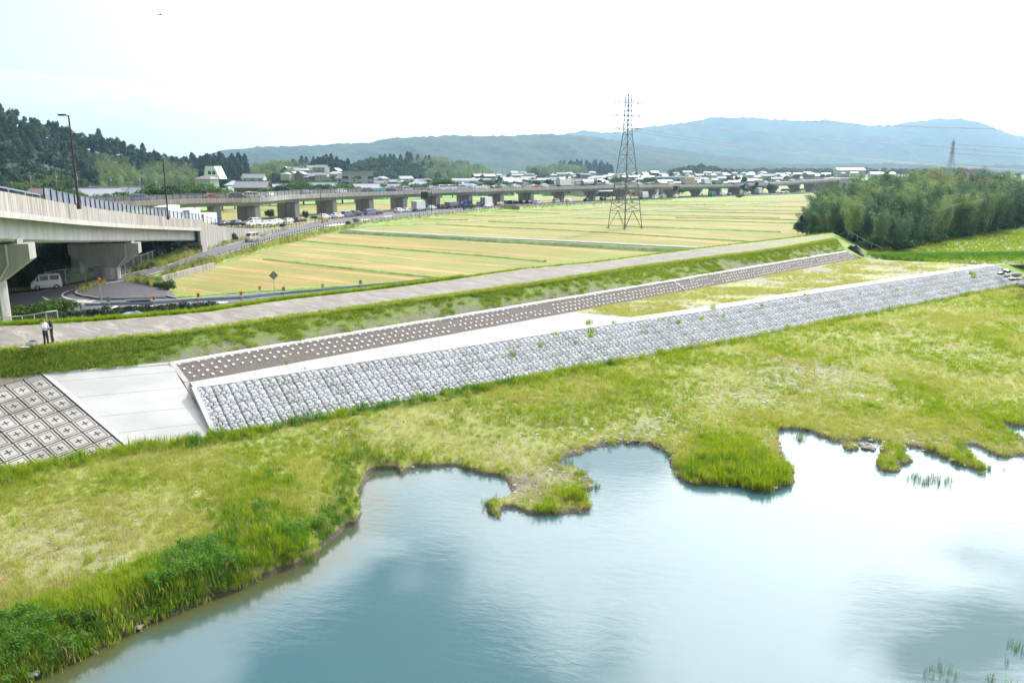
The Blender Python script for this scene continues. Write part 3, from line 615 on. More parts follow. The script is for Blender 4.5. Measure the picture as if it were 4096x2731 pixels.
poly_sheet('traffic_island', [(300, 1166), (335, 1156), (430, 1136), (526, 1124), (560, 1122), (650, 1158), (672, 1180), (660, 1190), (500, 1194), (395, 1194), (335, 1184), (303, 1177)], ZR + 0.13, 'dark_asphalt')
b = MB(); kl = pts([(418, 1133), (350, 1150), (312, 1162), (302, 1175), (330, 1186), (392, 1196)], ZR); kr = pts([(492, 1193), (560, 1190), (665, 1187), (708, 1196)], ZR)
for L in (kl, kr):
    for p, q in zip(L, L[1:]):
        d = (q - p).normalized(); n = Vector((d.y, -d.x, 0)) * .1
        b.add([p - n, p + n, q + n, q - n] + [v + Vector((0, 0, .19)) for v in (p - n, p + n, q + n, q - n)], [(4, 5, 6, 7), (0, 1, 5, 4), (1, 2, 6, 5), (2, 3, 7, 6), (3, 0, 4, 7)])
b.build('island_kerb', 'kerb_concrete', kind='structure')
def paint(name, L, w, z=ZR + 0.012, px=True, dash=None, closed=False):
    p = catmull([tuple(q) for q in (pts(L, z) if px else L)], 1.0); d = np.gradient(p, axis=0); d /= np.linalg.norm(d, axis=1)[:, None] + 1e-9
    n = np.stack([d[:, 1], -d[:, 0], 0 * d[:, 0]], 1) * w / 2; A = p - n; B = p + n; V = np.concatenate([A, B]); m = len(p); acc = np.r_[0, np.cumsum(np.linalg.norm(np.diff(p, axis=0), axis=1))]
    F = [(i, i + 1, m + i + 1, m + i) for i in range(m - 1) if not dash or (acc[i] % (dash * 2)) < dash]
    me = qmesh(name, V, F, 'road_paint')
    if me.polygons[0].normal.z < 0: me.flip_normals()
    return put(name, me, kind='structure')
paint('edge_line', [(348, 1200), (290, 1197), (254, 1187), (250, 1176), (275, 1163), (333, 1151.6), (418, 1133), (526, 1118)], 0.22)
paint('edge_line', [(526, 1115), (640, 1087), (820, 1040), (960, 997), (1103, 954), (1296, 907.5)], 0.16)
paint('edge_line', [(35, 1178.5), (141, 1168), (245, 1149), (438, 1111), (596, 1076), (700, 1050), (840, 999), (1086, 936)], 0.16)
paint('edge_line', [(1296, 909), (1500, 884), (1780, 853), (2001, 829), (2320, 814), (2686, 793.5), (3120, 779)], 0.2)
paint('edge_line', [(1500, 853), (1850, 831), (2026, 820), (2320, 805), (2686, 786), (3120, 773)], 0.2)
paint('centre_line', [(1420, 878), (1640, 857), (1850, 840), (2026, 825), (2320, 809)], 0.18, dash=5)
paint('edge_line', [(240, 1252), (438, 1240), (619, 1234), (795, 1224), (966, 1216), (1135, 1198)], 0.15)
paint('edge_line', [(500, 1199), (620, 1197), (702, 1196.5), (980, 1176), (1250, 1160)], 0.12)
def paint_poly(name, L, z=ZR + 0.014):
    p = pts(L, z); me = qmesh(name, [tuple(q) for q in p], [tuple(range(len(p)))], 'road_paint')
    if me.polygons[0].normal.z < 0: me.flip_normals()
    return put(name, me, kind='structure')
paint_poly('arrow_marking', [(167, 1186), (175, 1187), (192, 1195), (210, 1200), (200, 1203), (184, 1200)])
for q in ([(290, 1206), (372, 1207), (369, 1209), (286, 1208.5)], [(305, 1203), (382, 1202), (380, 1204), (300, 1205)], [(330, 1213), (402, 1210), (398, 1212.5), (326, 1215)], [(444, 1232), (462, 1222), (472, 1223), (458, 1232)],
          [(520, 1225), (548, 1222), (612, 1222), (612, 1224), (548, 1225)], [(665, 1219), (680, 1216), (688, 1217), (730, 1214), (763, 1213), (760, 1216), (720, 1219), (690, 1220)], [(814, 1212), (835, 1210), (912, 1206), (909, 1210), (840, 1213)],
          [(1296, 905), (1330, 897), (1395, 893), (1365, 901)], [(1445, 880), (1475, 876), (1480, 877), (1448, 882)], [(1536, 866), (1568, 863), (1570, 865), (1538, 868)]):
    paint_poly('lane_marking', q)
# verge and low retaining kerb between the lane and the field
verge_n = pts([(655, 1130), (700, 1100), (870, 1050), (1010, 1010), (1120, 978), (1300, 935), (1420, 915), (1500, 900), (1640, 885), (1800, 866), (2020, 845), (2320, 828), (2700, 806), (3120, 790), (3600, 768)], ZP + .03)
verge_f = pts([(526, 1122), (640, 1094), (820, 1047), (960, 1003), (1103, 959), (1296, 912), (1400, 899), (1500, 887), (1640, 870), (1800, 853), (2001, 830), (2320, 815), (2686, 794), (3120, 780), (3600, 758)], ZR - .02)
strip('field_verge', verge_f, verge_n, 'verge_green', k=4, n=200, disp=0.25)
poly_sheet('junction_verge', [(-300, 1340), (60, 1296), (260, 1266), (438, 1247), (619, 1240), (795, 1229), (966, 1222), (1135, 1203), (1291, 1191), (1442, 1177), (1620, 1157), (1800, 1136), (1800, 1160), (1200, 1230), (600, 1300), (-300, 1400)], ZP + .05, 'verge_green')
strip('under_ramp_ground', pts([(-300, 1175), (35, 1168), (141, 1158), (245, 1139), (438, 1101), (596, 1066), (700, 1040), (840, 990), (960, 958)], ZR + .15), pts([(-300, 1060), (0, 1060), (160, 1050), (300, 1030), (438, 1010), (596, 1000), (690, 985), (800, 960), (900, 940)], ZR + .9), 'verge_green', k=5, n=60, disp=0.4)
# ---- green paddies beyond the road
poly_sheet('green_rice_field', [(-600, 862), (600, 850), (900, 842), (1300, 822), (1700, 806), (2140, 790), (2700, 774), (3300, 756), (3900, 744), (3700, 712), (2800, 716), (2000, 722), (1200, 735), (500, 745), (-600, 760)], ZP + .05, 'rice_green')
poly_sheet('village_ground', [(-1500, 800), (300, 762), (900, 752), (1500, 742), (2200, 733), (3000, 724), (4200, 712), (5200, 688), (-1500, 688)], ZP + .02, 'village_soil')
poly_sheet('straw_field', [(735, 1162), (860, 1090), (1040, 1045), (1300, 1068), (1520, 1092), (1795, 1121), (1700, 1128), (1520, 1140), (1250, 1155), (980, 1171), (735, 1186)], ZP + .006, 'straw_stubble')
poly_sheet('straw_field', [(1700, 893), (1560, 878), (1780, 862), (2060, 870), (1900, 882)], ZP + .006, 'straw_stubble')
poly_sheet('straw_field', [(1240, 958), (1400, 940), (1900, 973), (2400, 1004), (2170, 1045), (1700, 1006)], ZP + .006, 'straw_stubble')
poly_sheet('stubble_patch', [(880, 850), (1300, 825), (1700, 808), (2000, 800), (2000, 797), (1600, 802), (1300, 812), (880, 830)], ZP + .09, 'rice_stubble')
# ---- bunds, tracks and ditch
def bund(L, w, h=0.22, mat='verge_green', name='field_bund', z=ZP, n=60):
    p = resample(pts(L, z), n); d = np.gradient(p, axis=0); d /= np.linalg.norm(d, axis=1)[:, None]; nn = np.stack([d[:, 1], -d[:, 0], 0 * d[:, 0]], 1)
    hh = h * (0.75 + 0.6 * fbm(p[:, 0] * .6, p[:, 1] * .6, 3, 5))[:, None] * np.array([0, 0, 1.0]); wob = (1 + 0.5 * (fbm(p[:, 0] * .35, p[:, 1] * .35, 3, 15) - .5))[:, None]
    rows = [p - nn * w * .5 * wob, p - nn * w * .22 + hh, p + nn * w * .22 + hh, p + nn * w * .5 * wob]; V = np.concatenate(rows) + [0, 0, .012]
    F = [(j * n + i, j * n + i + 1, (j + 1) * n + i + 1, (j + 1) * n + i) for j in range(3) for i in range(n - 1)]
    me = qmesh(name, V, F, mat, smooth=True)
    if me.polygons[n].normal.z < 0: me.flip_normals()
    return put(name, me, kind='structure')
def track(L, w, z=ZP + .16, mat='track_surface', name='farm_track'):
    p = resample(pts(L, z), 60); d = np.gradient(p, axis=0); d /= np.linalg.norm(d, axis=1)[:, None]; nn = np.stack([d[:, 1], -d[:, 0], 0 * d[:, 0]], 1) * w / 2
    return strip(name, [Vector(q) for q in p - nn], [Vector(q) for q in p + nn], mat, n=60, skirt=.2)
BUNDS = [([(1058, 1037.6), (1520, 1088.5), (1800, 1118)], 1.1), ([(1184, 962), (1520, 992), (1956, 1027), (2180, 1048)], 1.0), ([(1745, 899), (2320, 925), (2812, 957), (3120, 975)], 1.0),
         ([(1956, 888.5), (2319, 899), (3120, 930)], 1.0), ([(1660, 875), (1868, 881.5)], 1.0), ([(1770, 860), (2060, 867)], 1.2), ([(1920, 846), (2236, 855)], 1.2), ([(2075, 838), (2200, 842), (2440, 844)], 1.6),
         ([(2563, 860), (3120, 873)], 1.0), ([(2300, 873), (2900, 887), (3300, 898)], 1.0), ([(2475, 904), (3120, 929)], 1.0), ([(2560, 810), (3100, 808)], 1.6), ([(2560, 818), (2900, 821)], 1.2), ([(2700, 838), (3300, 846)], 1.0), ([(2480, 832), (2740, 826)], 1.4),
         ([(2900, 825), (3400, 830)], 1.2), ([(2760, 848), (3400, 858)], .9), ([(2700, 872), (3400, 884)], .8), ([(1120, 978), (1010, 1010), (870, 1052), (720, 1105)], 1.5),
         ([(700, 1192), (980, 1172), (1250, 1156), (1520, 1141)], 1.0)]
for L, w in BUNDS: bund(L, w)
bund([(1376, 932), (1500, 938), (1700, 950), (2000, 968), (2320, 985), (2620, 1003), (2780, 1006)], 4.2, .5, 'bank_grass', 'ditch_bank')
bund([(1400, 908), (1600, 902), (1900, 886), (2320, 863), (2600, 848), (3120, 815)], 2.2, .25, name='track_bank')
track([(1356, 915), (1500, 925), (1700, 935), (2000, 951), (2320, 965.6), (2620, 981), (2826, 990)], 2.4)
track([(1370, 913), (1400, 906), (1500, 902), (1750, 890), (2319, 857), (2600, 841), (3120, 808), (3330, 800)], 1.8)
track([(2590, 844), (2800, 847), (3120, 853), (3320, 857)], 1.6)
track([(2300, 838), (2500, 821), (2650, 820), (2790, 827)], 1.6)
# low retaining wall along the verge above the field corner, and the culvert wall further on
def thing(name, label, cat, loc=(0, 0, 0), group=None, rz=0, s=1.0): return tag(empty(name, loc, rz, s), label, cat, group)
def wallbox(name, A, B, th, z0, z1, mat, label=None, cat=None, parent=None, cap=0):
    a = Vector(A); c = Vector(B); a.z = c.z = 0; d = (c - a).normalized(); n = Vector((-d.y, d.x, 0)) * th / 2
    b = MB(); b.add([p + Vector((0, 0, z)) for z in (z0, z1) for p in (a - n, a + n, c + n, c - n)], [(0, 3, 2, 1), (4, 5, 6, 7), (0, 1, 5, 4), (1, 2, 6, 5), (2, 3, 7, 6), (3, 0, 4, 7)])
    if cap: b.add([p + Vector((0, 0, z)) for z in (z1, z1 + cap) for p in (a - n * 1.5, a + n * 1.5, c + n * 1.5, c - n * 1.5)], [(0, 3, 2, 1), (4, 5, 6, 7), (0, 1, 5, 4), (1, 2, 6, 5), (2, 3, 7, 6), (3, 0, 4, 7)])
    o = b.build(name, mat, parent)
    if label: tag(o, label, cat)
    return o
wallbox('field_wall', at(646, 1130, ZP), at(858, 1072, ZP), .3, ZP - .3, ZR + .55, 'wall_concrete', 'low grey concrete wall between the weedy lane verge and the field corner', 'wall')
wallbox('culvert_wall', at(2003, 836, ZP), at(2076, 840, ZP), .6, ZP - .3, ZP + 1.6, 'wall_concrete', 'short dark concrete culvert wall at the edge of the stubble fields beside the main road', 'wall')
wallbox('culvert_slab', at(1290, 932, ZP), at(1312, 930, ZP), 1.2, ZP - .3, ZP + .5, 'kerb_concrete', 'small concrete culvert slab in the grass corner where the farm track leaves the lane', 'culvert')
# ================================================================== REVETMENT
rev = thing('stone_block_wall', 'long sloping revetment of pale grey moulded stone blocks with white coping, facing the river grass', 'revetment', tuple(wt[0]))
def loc(o): o.parent = rev; o.matrix_parent_inverse = Matrix.Translation(-Vector(rev.location)); return o
def child(o, root): o.parent = root; o.matrix_parent_inverse = Matrix.Translation(-Vector(root.location)); return o
cp = ridge('coping', wt, 1.45, 0.10, 'white_concrete', w_front=0.10); child(cp, rev)
base = [p - N_W * 0.14 - Vector((0, 0, .05)) for p in wt]; base2 = [p - N_W * 0.14 - Vector((0, 0, .3)) + NW * .5 for p in wb]
o = strip('backing', base, base2, 'joint_concrete', k=1, n=80, kind=None); child(o, rev)
def clip_poly(poly, n, c):
    out = []
    for i in range(len(poly)):
        a, b_ = poly[i], poly[(i + 1) % len(poly)]; da = a @ n - c; db = b_ @ n - c
        if da <= 0: out.append(a)
        if da * db < 0: out.append(a + (b_ - a) * da / (da - db))
    return out
SITES = [(.78, .48, 1.45), (.24, .20, 1.1), (.62, .12, .9), (.28, .56, 1.15), (.17, .87, .8), (.48, .86, .95), (.83, .88, .85)]
CELLS = []
for i, (x, y, w) in enumerate(SITES):
    poly = [np.array(p) for p in ((.012, .035), (.988, .035), (.988, .975), (.012, .975))]
    for j, (x2, y2, w2) in enumerate(SITES):
        if i == j: continue
        a = np.array((x, y)); c = np.array((x2, y2)); n = c - a; d = np.linalg.norm(n); n = n / d
        poly = clip_poly(poly, n, a @ n + d / 2 + (w * w - w2 * w2) * 0.012 / d)
    CELLS.append(poly)
def stone(cell, seed):
    r = random.Random(seed); c = sum(cell) / len(cell); pts_ = []
    for k, p in enumerate(cell):                    # round the corners
        q = cell[(k + 1) % len(cell)]; pts_ += [p + (q - p) * .2, p + (q - p) * .8]
    def ringp(s, z, j): return [Vector((c[0] + (p[0] - c[0]) * s * (1 + r.uniform(-j, j)), c[1] + (p[1] - c[1]) * s * (1 + r.uniform(-j, j)), z + r.uniform(-j, j) * .25)) for p in pts_]
    size = math.sqrt(sum(np.linalg.norm(p - c) for p in cell) / len(cell)); h = .10 + .13 * size + r.uniform(0, .03)
    rings = [ringp(.93, -.12, 0), ringp(.88, h * .35, .03), ringp(.72, h * .82, .07), ringp(.38, h, .14)]; n = len(pts_)
    V = [v for g in rings for v in g] + [Vector((c[0], c[1], h + r.uniform(0, .02)))]
    F = [(k * n + i, k * n + (i + 1) % n, (k + 1) * n + (i + 1) % n, (k + 1) * n + i) for k in range(3) for i in range(n)] + [(3 * n + i, 3 * n + (i + 1) % n, 4 * n) for i in range(n)]
    return c, [v - Vector((c[0], c[1], 0)) for v in V], F
STONES = []
for ci, cell in enumerate(CELLS):
    for k in range(3):
        c, V, F = stone(cell, ci * 10 + k); me = qmesh('stone', V, F, 'stone_concrete')
        if me.polygons[0].normal.dot(Vector(me.polygons[0].center) * Vector((1, 1, 0)) if False else Vector((me.polygons[0].center.x, me.polygons[0].center.y, 0))) < 0: me.flip_normals()
        fl = me.polygons[0]; STONES.append((ci, c, me, np.array([tuple(v.co) for v in me.vertices]), [tuple(p.vertices) for p in me.polygons]))
L_ALL = (wt[-1] - wt[0]).length; UX, UY = 1.0, WLEN / 5; nu = int(L_ALL / UX)
# the coping follows the surveyed polyline, the stones its rows
def wall_pt(s, r):
    q = np.interp(s, WS, np.arange(len(wt))); i = min(int(q), len(wt) - 2); p = wt[i].lerp(wt[i + 1], q - i); return p + U_W * r
WS = np.r_[0, np.cumsum([(b_ - a).length for a, b_ in zip(wt, wt[1:])])]
RB = Matrix((DW, U_W, N_W)).transposed()
if RB.determinant() < 0: RB = Matrix((DW, U_W, N_W)).transposed()
allst = []
for i in range(nu + 1):
    for j in range(5):
        for ci in range(len(CELLS)): allst.append((i, j, ci))
cl = []
for (i, j, ci) in allst:
    c = STONES[ci * 3][1]; s = (i + c[0]) * UX; r = (j + c[1]) * UY + .10
    if s > WS[-1] or s < .05 + r * .0: continue
    p = wall_pt(s, r); cl.append((p.length - 0.6 * (ci == 0), i, j, ci, p))
cl.sort(key=lambda q: q[0])
near, rest = cl[:300], cl[300:]
for d_, i, j, ci, p in near:
    st = STONES[ci * 3 + (i * 7 + j * 3) % 3]
    o = bpy.data.objects.new('stone', st[2]); link(o, rev)
    o.matrix_local = Matrix.Translation(-Vector(rev.location)) @ Matrix.Translation(p) @ RB.to_4x4() @ Matrix.Scale(1, 4)
VV = []; FF = []; k = 0; RBn = np.array(RB)
tri = []; quad = []
for d_, i, j, ci, p in rest:
    st = STONES[ci * 3 + (i * 7 + j * 3) % 3]; v = st[3] @ RBn.T + np.array(tuple(p)); VV.append(v); FF += [tuple(q + k for q in f) for f in st[4]]; k += len(v)
me = bpy.data.meshes.new('stones_far'); me.from_pydata(np.concatenate(VV).tolist(), [], FF); me.update(); me.materials.append(M['stone_concrete'])
o = put('stones', me, kind='stuff'); child(o, rev); o['label'] = 'pale grey moulded stones of the farther revetment'
# joint strip across the wall and the end kerb
for s, w in ((WS[6] + 0.2, .16), (WS[-1] - .1, .22), (0.0, .3)):
    a = wall_pt(s, -.02); c = wall_pt(s, WLEN + .2); b = MB(); dd = DW * w / 2
    b.add([a - dd - N_W * .1, a + dd - N_W * .1, c + dd - N_W * .1, c - dd - N_W * .1, a - dd + N_W * .17, a + dd + N_W * .17, c + dd + N_W * .17, c - dd + N_W * .17], [(0, 3, 2, 1), (4, 5, 6, 7), (0, 1, 5, 4), (1, 2, 6, 5), (2, 3, 7, 6), (3, 0, 4, 7)])
    child(b.build('joint_strip', 'white_concrete'), rev)

# ---- planting strip with pins
pin = thing('pin_revetment', 'dark gravel planting strip dotted with white concrete pins under a white coping, above the berm', 'revetment', tuple(uw[0]))
child(ridge('coping', uw, 0.0, 0.07, 'pin_concrete', w_front=0.26, n=160, tilt=.10), pin)
US = np.r_[0, np.cumsum([(b_ - a).length for a, b_ in zip(uw, uw[1:])])]
nf = np.array([(p.x, p.y) for p in pb]); tt = Vector((.707, .707, 0))
def pin_pt(s, f):
    q = np.interp(s, US, np.arange(len(uw))); i = min(int(q), len(uw) - 2); a = uw[i].lerp(uw[i + 1], q - i)
    # foot of the strip opposite a
    ta = a.dot(tt); tb = [p.dot(tt) for p in pb]; j = np.interp(ta, tb, np.arange(len(pb))); k_ = min(int(j), len(pb) - 2); c = pb[k_].lerp(pb[k_ + 1], j - k_)
    return a.lerp(c, f), (c - a).normalized()
dU = Vector((.707, .707, 0)); allp = []
s = 0.5; col_ = 0
while s < US[-1] - .4:
    for r_ in range(4):
        f = .14 + .225 * r_ + random.uniform(-.03, .03); ss = s + (.16 if col_ % 2 else 0) * 1 + .13 * r_ + random.uniform(-.05, .05)
        if fbm(ss * .35, r_ * 1.7, 3, 77) < .33: continue
        if ss < US[-1] - .2 and ss > f * 1.5 * .0 + .3: p, dn = pin_pt(ss, min(f, .93)); allp.append((p.length, p, dn))
    s += .42 if col_ % 2 == 0 else .78; col_ += 1
allp.sort(key=lambda q: q[0])
def pin_mesh(sd):
    r = random.Random(sd); b = MB(); h = .05; q = [(-.095, -.095), (.095, -.095), (.095, .095), (-.095, .095)]
    if sd == 2: q = [(-.09, -.08), (.09, -.09), (.08, .09), (-.02, .05)]
    if sd == 3: q = [(-.09, -.09), (.09, -.02), (.09, .09), (-.09, .05)]
    b.add([(x, y, z) for z, k_ in ((-.1, 1.05), (h, .92)) for x, y in [(a * k_, c * k_) for a, c in q]], [(4, 5, 6, 7), (0, 1, 5, 4), (1, 2, 6, 5), (2, 3, 7, 6), (3, 0, 4, 7)])
    return b.mesh('pin', 'pin_concrete')
PINS = [pin_mesh(i) for i in range(4)]; PV = [(np.array([tuple(v.co) for v in m_.vertices]), [tuple(p.vertices) for p in m_.polygons]) for m_ in PINS]
VV = []; FF = []; k = 0
for idx, (d_, p, dn) in enumerate(allp):
    nn_ = dn.cross(dU); nn_ = -nn_ if nn_.z < 0 else nn_; y_ = nn_.cross(dU); MX = Matrix((dU, y_, nn_)).transposed(); vr = random.choice((0, 0, 0, 1, 1, 2, 3))
    if idx < 300:
        o = bpy.data.objects.new('pin', PINS[vr]); link(o, pin); o.matrix_local = Matrix.Translation(p - Vector(pin.location)) @ MX.to_4x4()
    else:
        v = PV[vr][0] @ np.array(MX).T + np.array(tuple(p)); VV.append(v); FF += [tuple(q + k for q in f) for f in PV[vr][1]]; k += len(v)
if VV:
    me = bpy.data.meshes.new('pins'); me.from_pydata(np.concatenate(VV).tolist(), [], FF); me.update(); me.materials.append(M['pin_concrete']); o = put('pins', me, kind='stuff'); child(o, pin)
for s in (US[5] - 1.0, US[-1] - .1, .12):
    a, dn = pin_pt(s, 0); c, _ = pin_pt(s, 1.02); b = MB(); dd = dU * .09; up = Vector((0, 0, 1))
    b.add([a - dd, a + dd, c + dd, c - dd, a - dd + up * .1, a + dd + up * .1, c + dd + up * .1, c - dd + up * .1], [(4, 5, 6, 7), (0, 1, 5, 4), (1, 2, 6, 5), (2, 3, 7, 6), (3, 0, 4, 7)]); child(b.build('joint_strip', 'white_concrete'), pin)
b = MB(); n_ = 9
# ---- pale poured slope between the cross blocks and the stone wall
TL, TR, B0, B1 = uw_left[2], uw_left[4], bot_left[3], bot_left[4]
apr = thing('concrete_apron', 'smooth pale poured concrete slope between the cross blocks and the stone block wall', 'revetment', tuple(TL))
topL = [uw_left[2], uw_left[3], uw_left[4]]; botL = [B0, B0.lerp(B1, .5) + Vector((0, 0, .02)), B1]
def down(p, q, e): return q + (q - p) * e
for i, (f0, f1) in enumerate(((0, .135), (.135, .36), (.36, .62), (.62, .83), (.83, 1.12))):
    A = [a.lerp(c, f0 + .004) for a, c in zip(resample(topL, 20), resample(botL, 20))] if False else [Vector(a) + (Vector(c) - Vector(a)) * (f0 + .0015) + Vector((0, 0, .04)) for a, c in zip(resample(topL, 20), resample(botL, 20))]
    Bq = [Vector(a) + (Vector(c) - Vector(a)) * (f1 - .0015) + Vector((0, 0, .04)) for a, c in zip(resample(topL, 20), resample(botL, 20))]
    child(strip('slab', A, Bq, 'white_concrete', k=1, n=20, kind=None, skirt=.2), apr)
A = [Vector(a) + Vector((0, 0, .015)) for a in resample(topL, 20)]; Bq = [Vector(a) + (Vector(c) - Vector(a)) * 1.12 + Vector((0, 0, .015)) for a, c in zip(resample(topL, 20), resample(botL, 20))]
child(strip('joint', A, Bq, 'berm_concrete', k=1, n=20, kind=None), apr)
def slope_kerb(a, c, w, h, name, root, mat='white_concrete'):
    d = (c - a).normalized(); sx = d.cross(Vector((0, 0, 1))).normalized() * w / 2; up = sx.cross(d).normalized(); up = -up if up.z < 0 else up; b = MB()
    b.add([a - sx, a + sx, c + sx, c - sx] + [q + up * h for q in (a - sx, a + sx, c + sx, c - sx)], [(4, 5, 6, 7), (0, 1, 5, 4), (1, 2, 6, 5), (2, 3, 7, 6), (3, 0, 4, 7)]); return child(b.build(name, mat), root)
slope_kerb(TL, down(TL, B0, .12), .32, .07, 'kerb', apr); slope_kerb(TR + Vector((.05, .05, 0)), at(744, 1530, ZB), .35, .10, 'kerb', apr, 'berm_concrete'); slope_kerb(at(748, 1533, ZB), down(wt[0], B1, .1), .40, .10, 'kerb', apr, 'berm_concrete')
child(strip('top_kerb', [p + Vector((0, 0, .07)) for p in topL], [Vector(a) + (Vector(c) - Vector(a)) * .028 + Vector((0, 0, .07)) for a, c in zip(topL, botL)], 'white_concrete', k=1, n=20, skirt=.1, kind=None), apr)
# ---- cross blocks
xb = thing('cross_block_revetment', 'slope of square concrete blocks each stamped with a plus sign, at the left edge', 'revetment', tuple(uw_left[1]))
down_dir = (B0 - TL); SL = down_dir.length; dn = down_dir.normalized()
along = (uw_left[1] - TL); along.z = 0; along = (along - dn * along.dot(dn)).normalized(); nrm = along.cross(dn); nrm = -nrm if nrm.z < 0 else nrm
def block_mesh(half=False):
    b = MB(); h = .5; hy = .22 if half else .5; g = .035
    b.add([(-h + g, -hy + g, .05), (h - g, -hy + g, .05), (h - g, hy - g, .05), (-h + g, hy - g, .05), (-h + g, -hy + g, -.1), (h - g, -hy + g, -.1), (h - g, hy - g, -.1), (-h + g, hy - g, -.1),
           (-h + .11, -hy + .11, .05), (h - .11, -hy + .11, .05), (h - .11, hy - .11, .05), (-h + .11, hy - .11, .05), (-h + .13, -hy + .13, .005), (h - .13, -hy + .13, .005), (h - .13, hy - .13, .005), (-h + .13, hy - .13, .005)],
          [(0, 4, 5, 1), (1, 5, 6, 2), (2, 6, 7, 3), (3, 7, 4, 0), (0, 1, 9, 8), (1, 2, 10, 9), (2, 3, 11, 10), (3, 0, 8, 11)], 0)
    b.add([(-h + .11, -hy + .11, .05), (h - .11, -hy + .11, .05), (h - .11, hy - .11, .05), (-h + .11, hy - .11, .05), (-h + .14, -hy + .14, .0), (h - .14, -hy + .14, .0), (h - .14, hy - .14, .0), (-h + .14, hy - .14, .0)], [(0, 1, 5, 4), (1, 2, 6, 5), (2, 3, 7, 6), (3, 0, 4, 7)], 1)
    # raised panel with the plus cut into it
    e = h - .16; ey = hy - .16; c = .035; a = .19
    if half: b.box(-e, e, -ey, ey, -.05, .045, 0)
    else:
        xs_ = [-e, -a, -c, c, a, e]
        for i in range(5):
            for j in range(5):
                mid_ = (i == 2 and 1 <= j <= 3) or (j == 2 and 1 <= i <= 3); z = -.02 if mid_ else .045
                b.add([(xs_[i], xs_[j], z), (xs_[i + 1], xs_[j], z), (xs_[i + 1], xs_[j + 1], z), (xs_[i], xs_[j + 1], z)], [(0, 1, 2, 3)], 1 if mid_ else 0)
        ring = [(-c, -a), (c, -a), (c, -c), (a, -c), (a, c), (c, c), (c, a), (-c, a), (-c, c), (-a, c), (-a, -c), (-c, -c)]
        b.add([(x, y, z) for z in (-.02, .045) for x, y in ring], [(i, i + 12, (i + 1) % 12 + 12, (i + 1) % 12) for i in range(12)], 1)
        b.add([(x, y, z) for z in (-.05, .045) for x, y in ((-e, -e), (e, -e), (e, e), (-e, e))], [(0, 1, 5, 4), (1, 2, 6, 5), (2, 3, 7, 6), (3, 0, 4, 7)], 0)
    return b.mesh('cross_block', ['block_concrete', 'groove_concrete'])
XM = block_mesh(); XH = block_mesh(True)
ROW = (SL) / 7.55; MX = Matrix((along, dn, nrm)).transposed().to_4x4()
o = put('backing', qmesh('xback', [tuple(TL + along * 0), tuple(TL + along * 22), tuple(TL + along * 22 + dn * (SL + 1.2)), tuple(TL + dn * (SL + 1.2))], [(0, 1, 2, 3)], 'groove_concrete')); child(o, xb)
o.data.transform(Matrix.Translation(nrm * -.06))
for i in range(20):
    for j in range(9):
        half = j == 0; y = .26 if half else .5 * 1 + .55 + (j - 1) * ROW
        o = bpy.data.objects.new('cross_block', XH if half else XM); link(o, xb)
        o.matrix_local = Matrix.Translation(TL - Vector(xb.location) + along * (.22 + .5 + i * 1.03) + dn * (y) + nrm * random.uniform(-.006, .006)) @ MX @ Matrix.Diagonal((1.0, 1 if half else ROW / 1.02, 1, 1))
strip('left_slope_cap', [p + Vector((0, 0, .05)) for p in uw_left[:3]], [TL + along * q + nrm * .08 + dn * .05 for q in ((uw_left[0] - TL).length, (uw_left[1] - TL).length, 0.0)], 'slope_soil', k=2, n=40)

# ================================================================== RAMP VIADUCT (near, left)
RP = [(60, -38.4, 1.6), (72, -41.6, 2.75), (81, -44.1, 3.6), (100, -48.9, 5.3), (122, -53.2, 7.2), (144.4, -55.9, 9.15)]
RPL = [(x - (60 - D) * -.27 * 0, D, CAMZ - dz) for D, x, dz in RP]
RPL = [(-29.5, 30, CAMZ + 1.0), (-33.9, 45, CAMZ - .3)] + RPL
ramp_line = catmull(RPL, 1.0)
def offs(L, d, dz):
    g = np.gradient(L, axis=0); g[:, 2] = 0; g /= np.linalg.norm(g, axis=1)[:, None]; n = np.stack([g[:, 1], -g[:, 0], 0 * g[:, 0]], 1)     # +n = right-hand side when going away
    return L + n * d + np.array([0, 0, dz])
def loft(name, line, prof, mat, parent=None, close=True):
    """prof: ring of (offset, dz)"""
    rows = [offs(line, a, z) for a, z in prof]; n = len(line); m = len(prof); V = np.concatenate(rows)
    F = [(j * n + i, j * n + i + 1, ((j + 1) % m) * n + i + 1, ((j + 1) % m) * n + i) for j in range(m) for i in range(n - 1)]
    F += [tuple(j * n for j in range(m)), tuple(j * n + n - 1 for j in range(m))[::-1]]
    me = qmesh(name, V, F, mat); bm = bmesh.new(); bm.from_mesh(me); bmesh.ops.recalc_face_normals(bm, faces=bm.faces); bm.to_mesh(me); bm.free()
    return put(name, me, parent)
ramp = thing('ramp_viaduct', 'near concrete ramp viaduct with rain-streaked parapet and tall screen at the left edge', 'viaduct', (0, 0, 0))
RW = 22.0  # deck made extra wide so that its underside falls darker
loft('parapet', ramp_line, [(0, 0), (0, -1.5), (-.25, -1.5), (-.25, 0)], 'ramp_concrete', ramp)
loft('fascia', ramp_line, [(.05, -1.503), (.05, -2.0), (-.9, -1.9), (-.27, -1.503)], 'fascia_concrete', ramp)
loft('deck', ramp_line, [(-.26, -1.15), (-RW + .26, -1.15), (-RW + .26, -1.45), (-.8, -1.45)], 'deck_asphalt', ramp)
loft('parapet', ramp_line, [(-RW, 0), (-RW, -2.0), (-RW + .9, -1.9), (-RW + .25, -1.2), (-RW + .25, 0)], 'parapet_concrete', ramp)
for a in (-1.1, -6.2, -11.3, -16.6):
    loft('girder', ramp_line, [(a, -1.46), (a, -3.55), (a - .25, -3.75), (a - 3.2, -3.75), (a - 3.45, -3.55), (a - 3.45, -1.46)], 'girder_concrete', ramp)
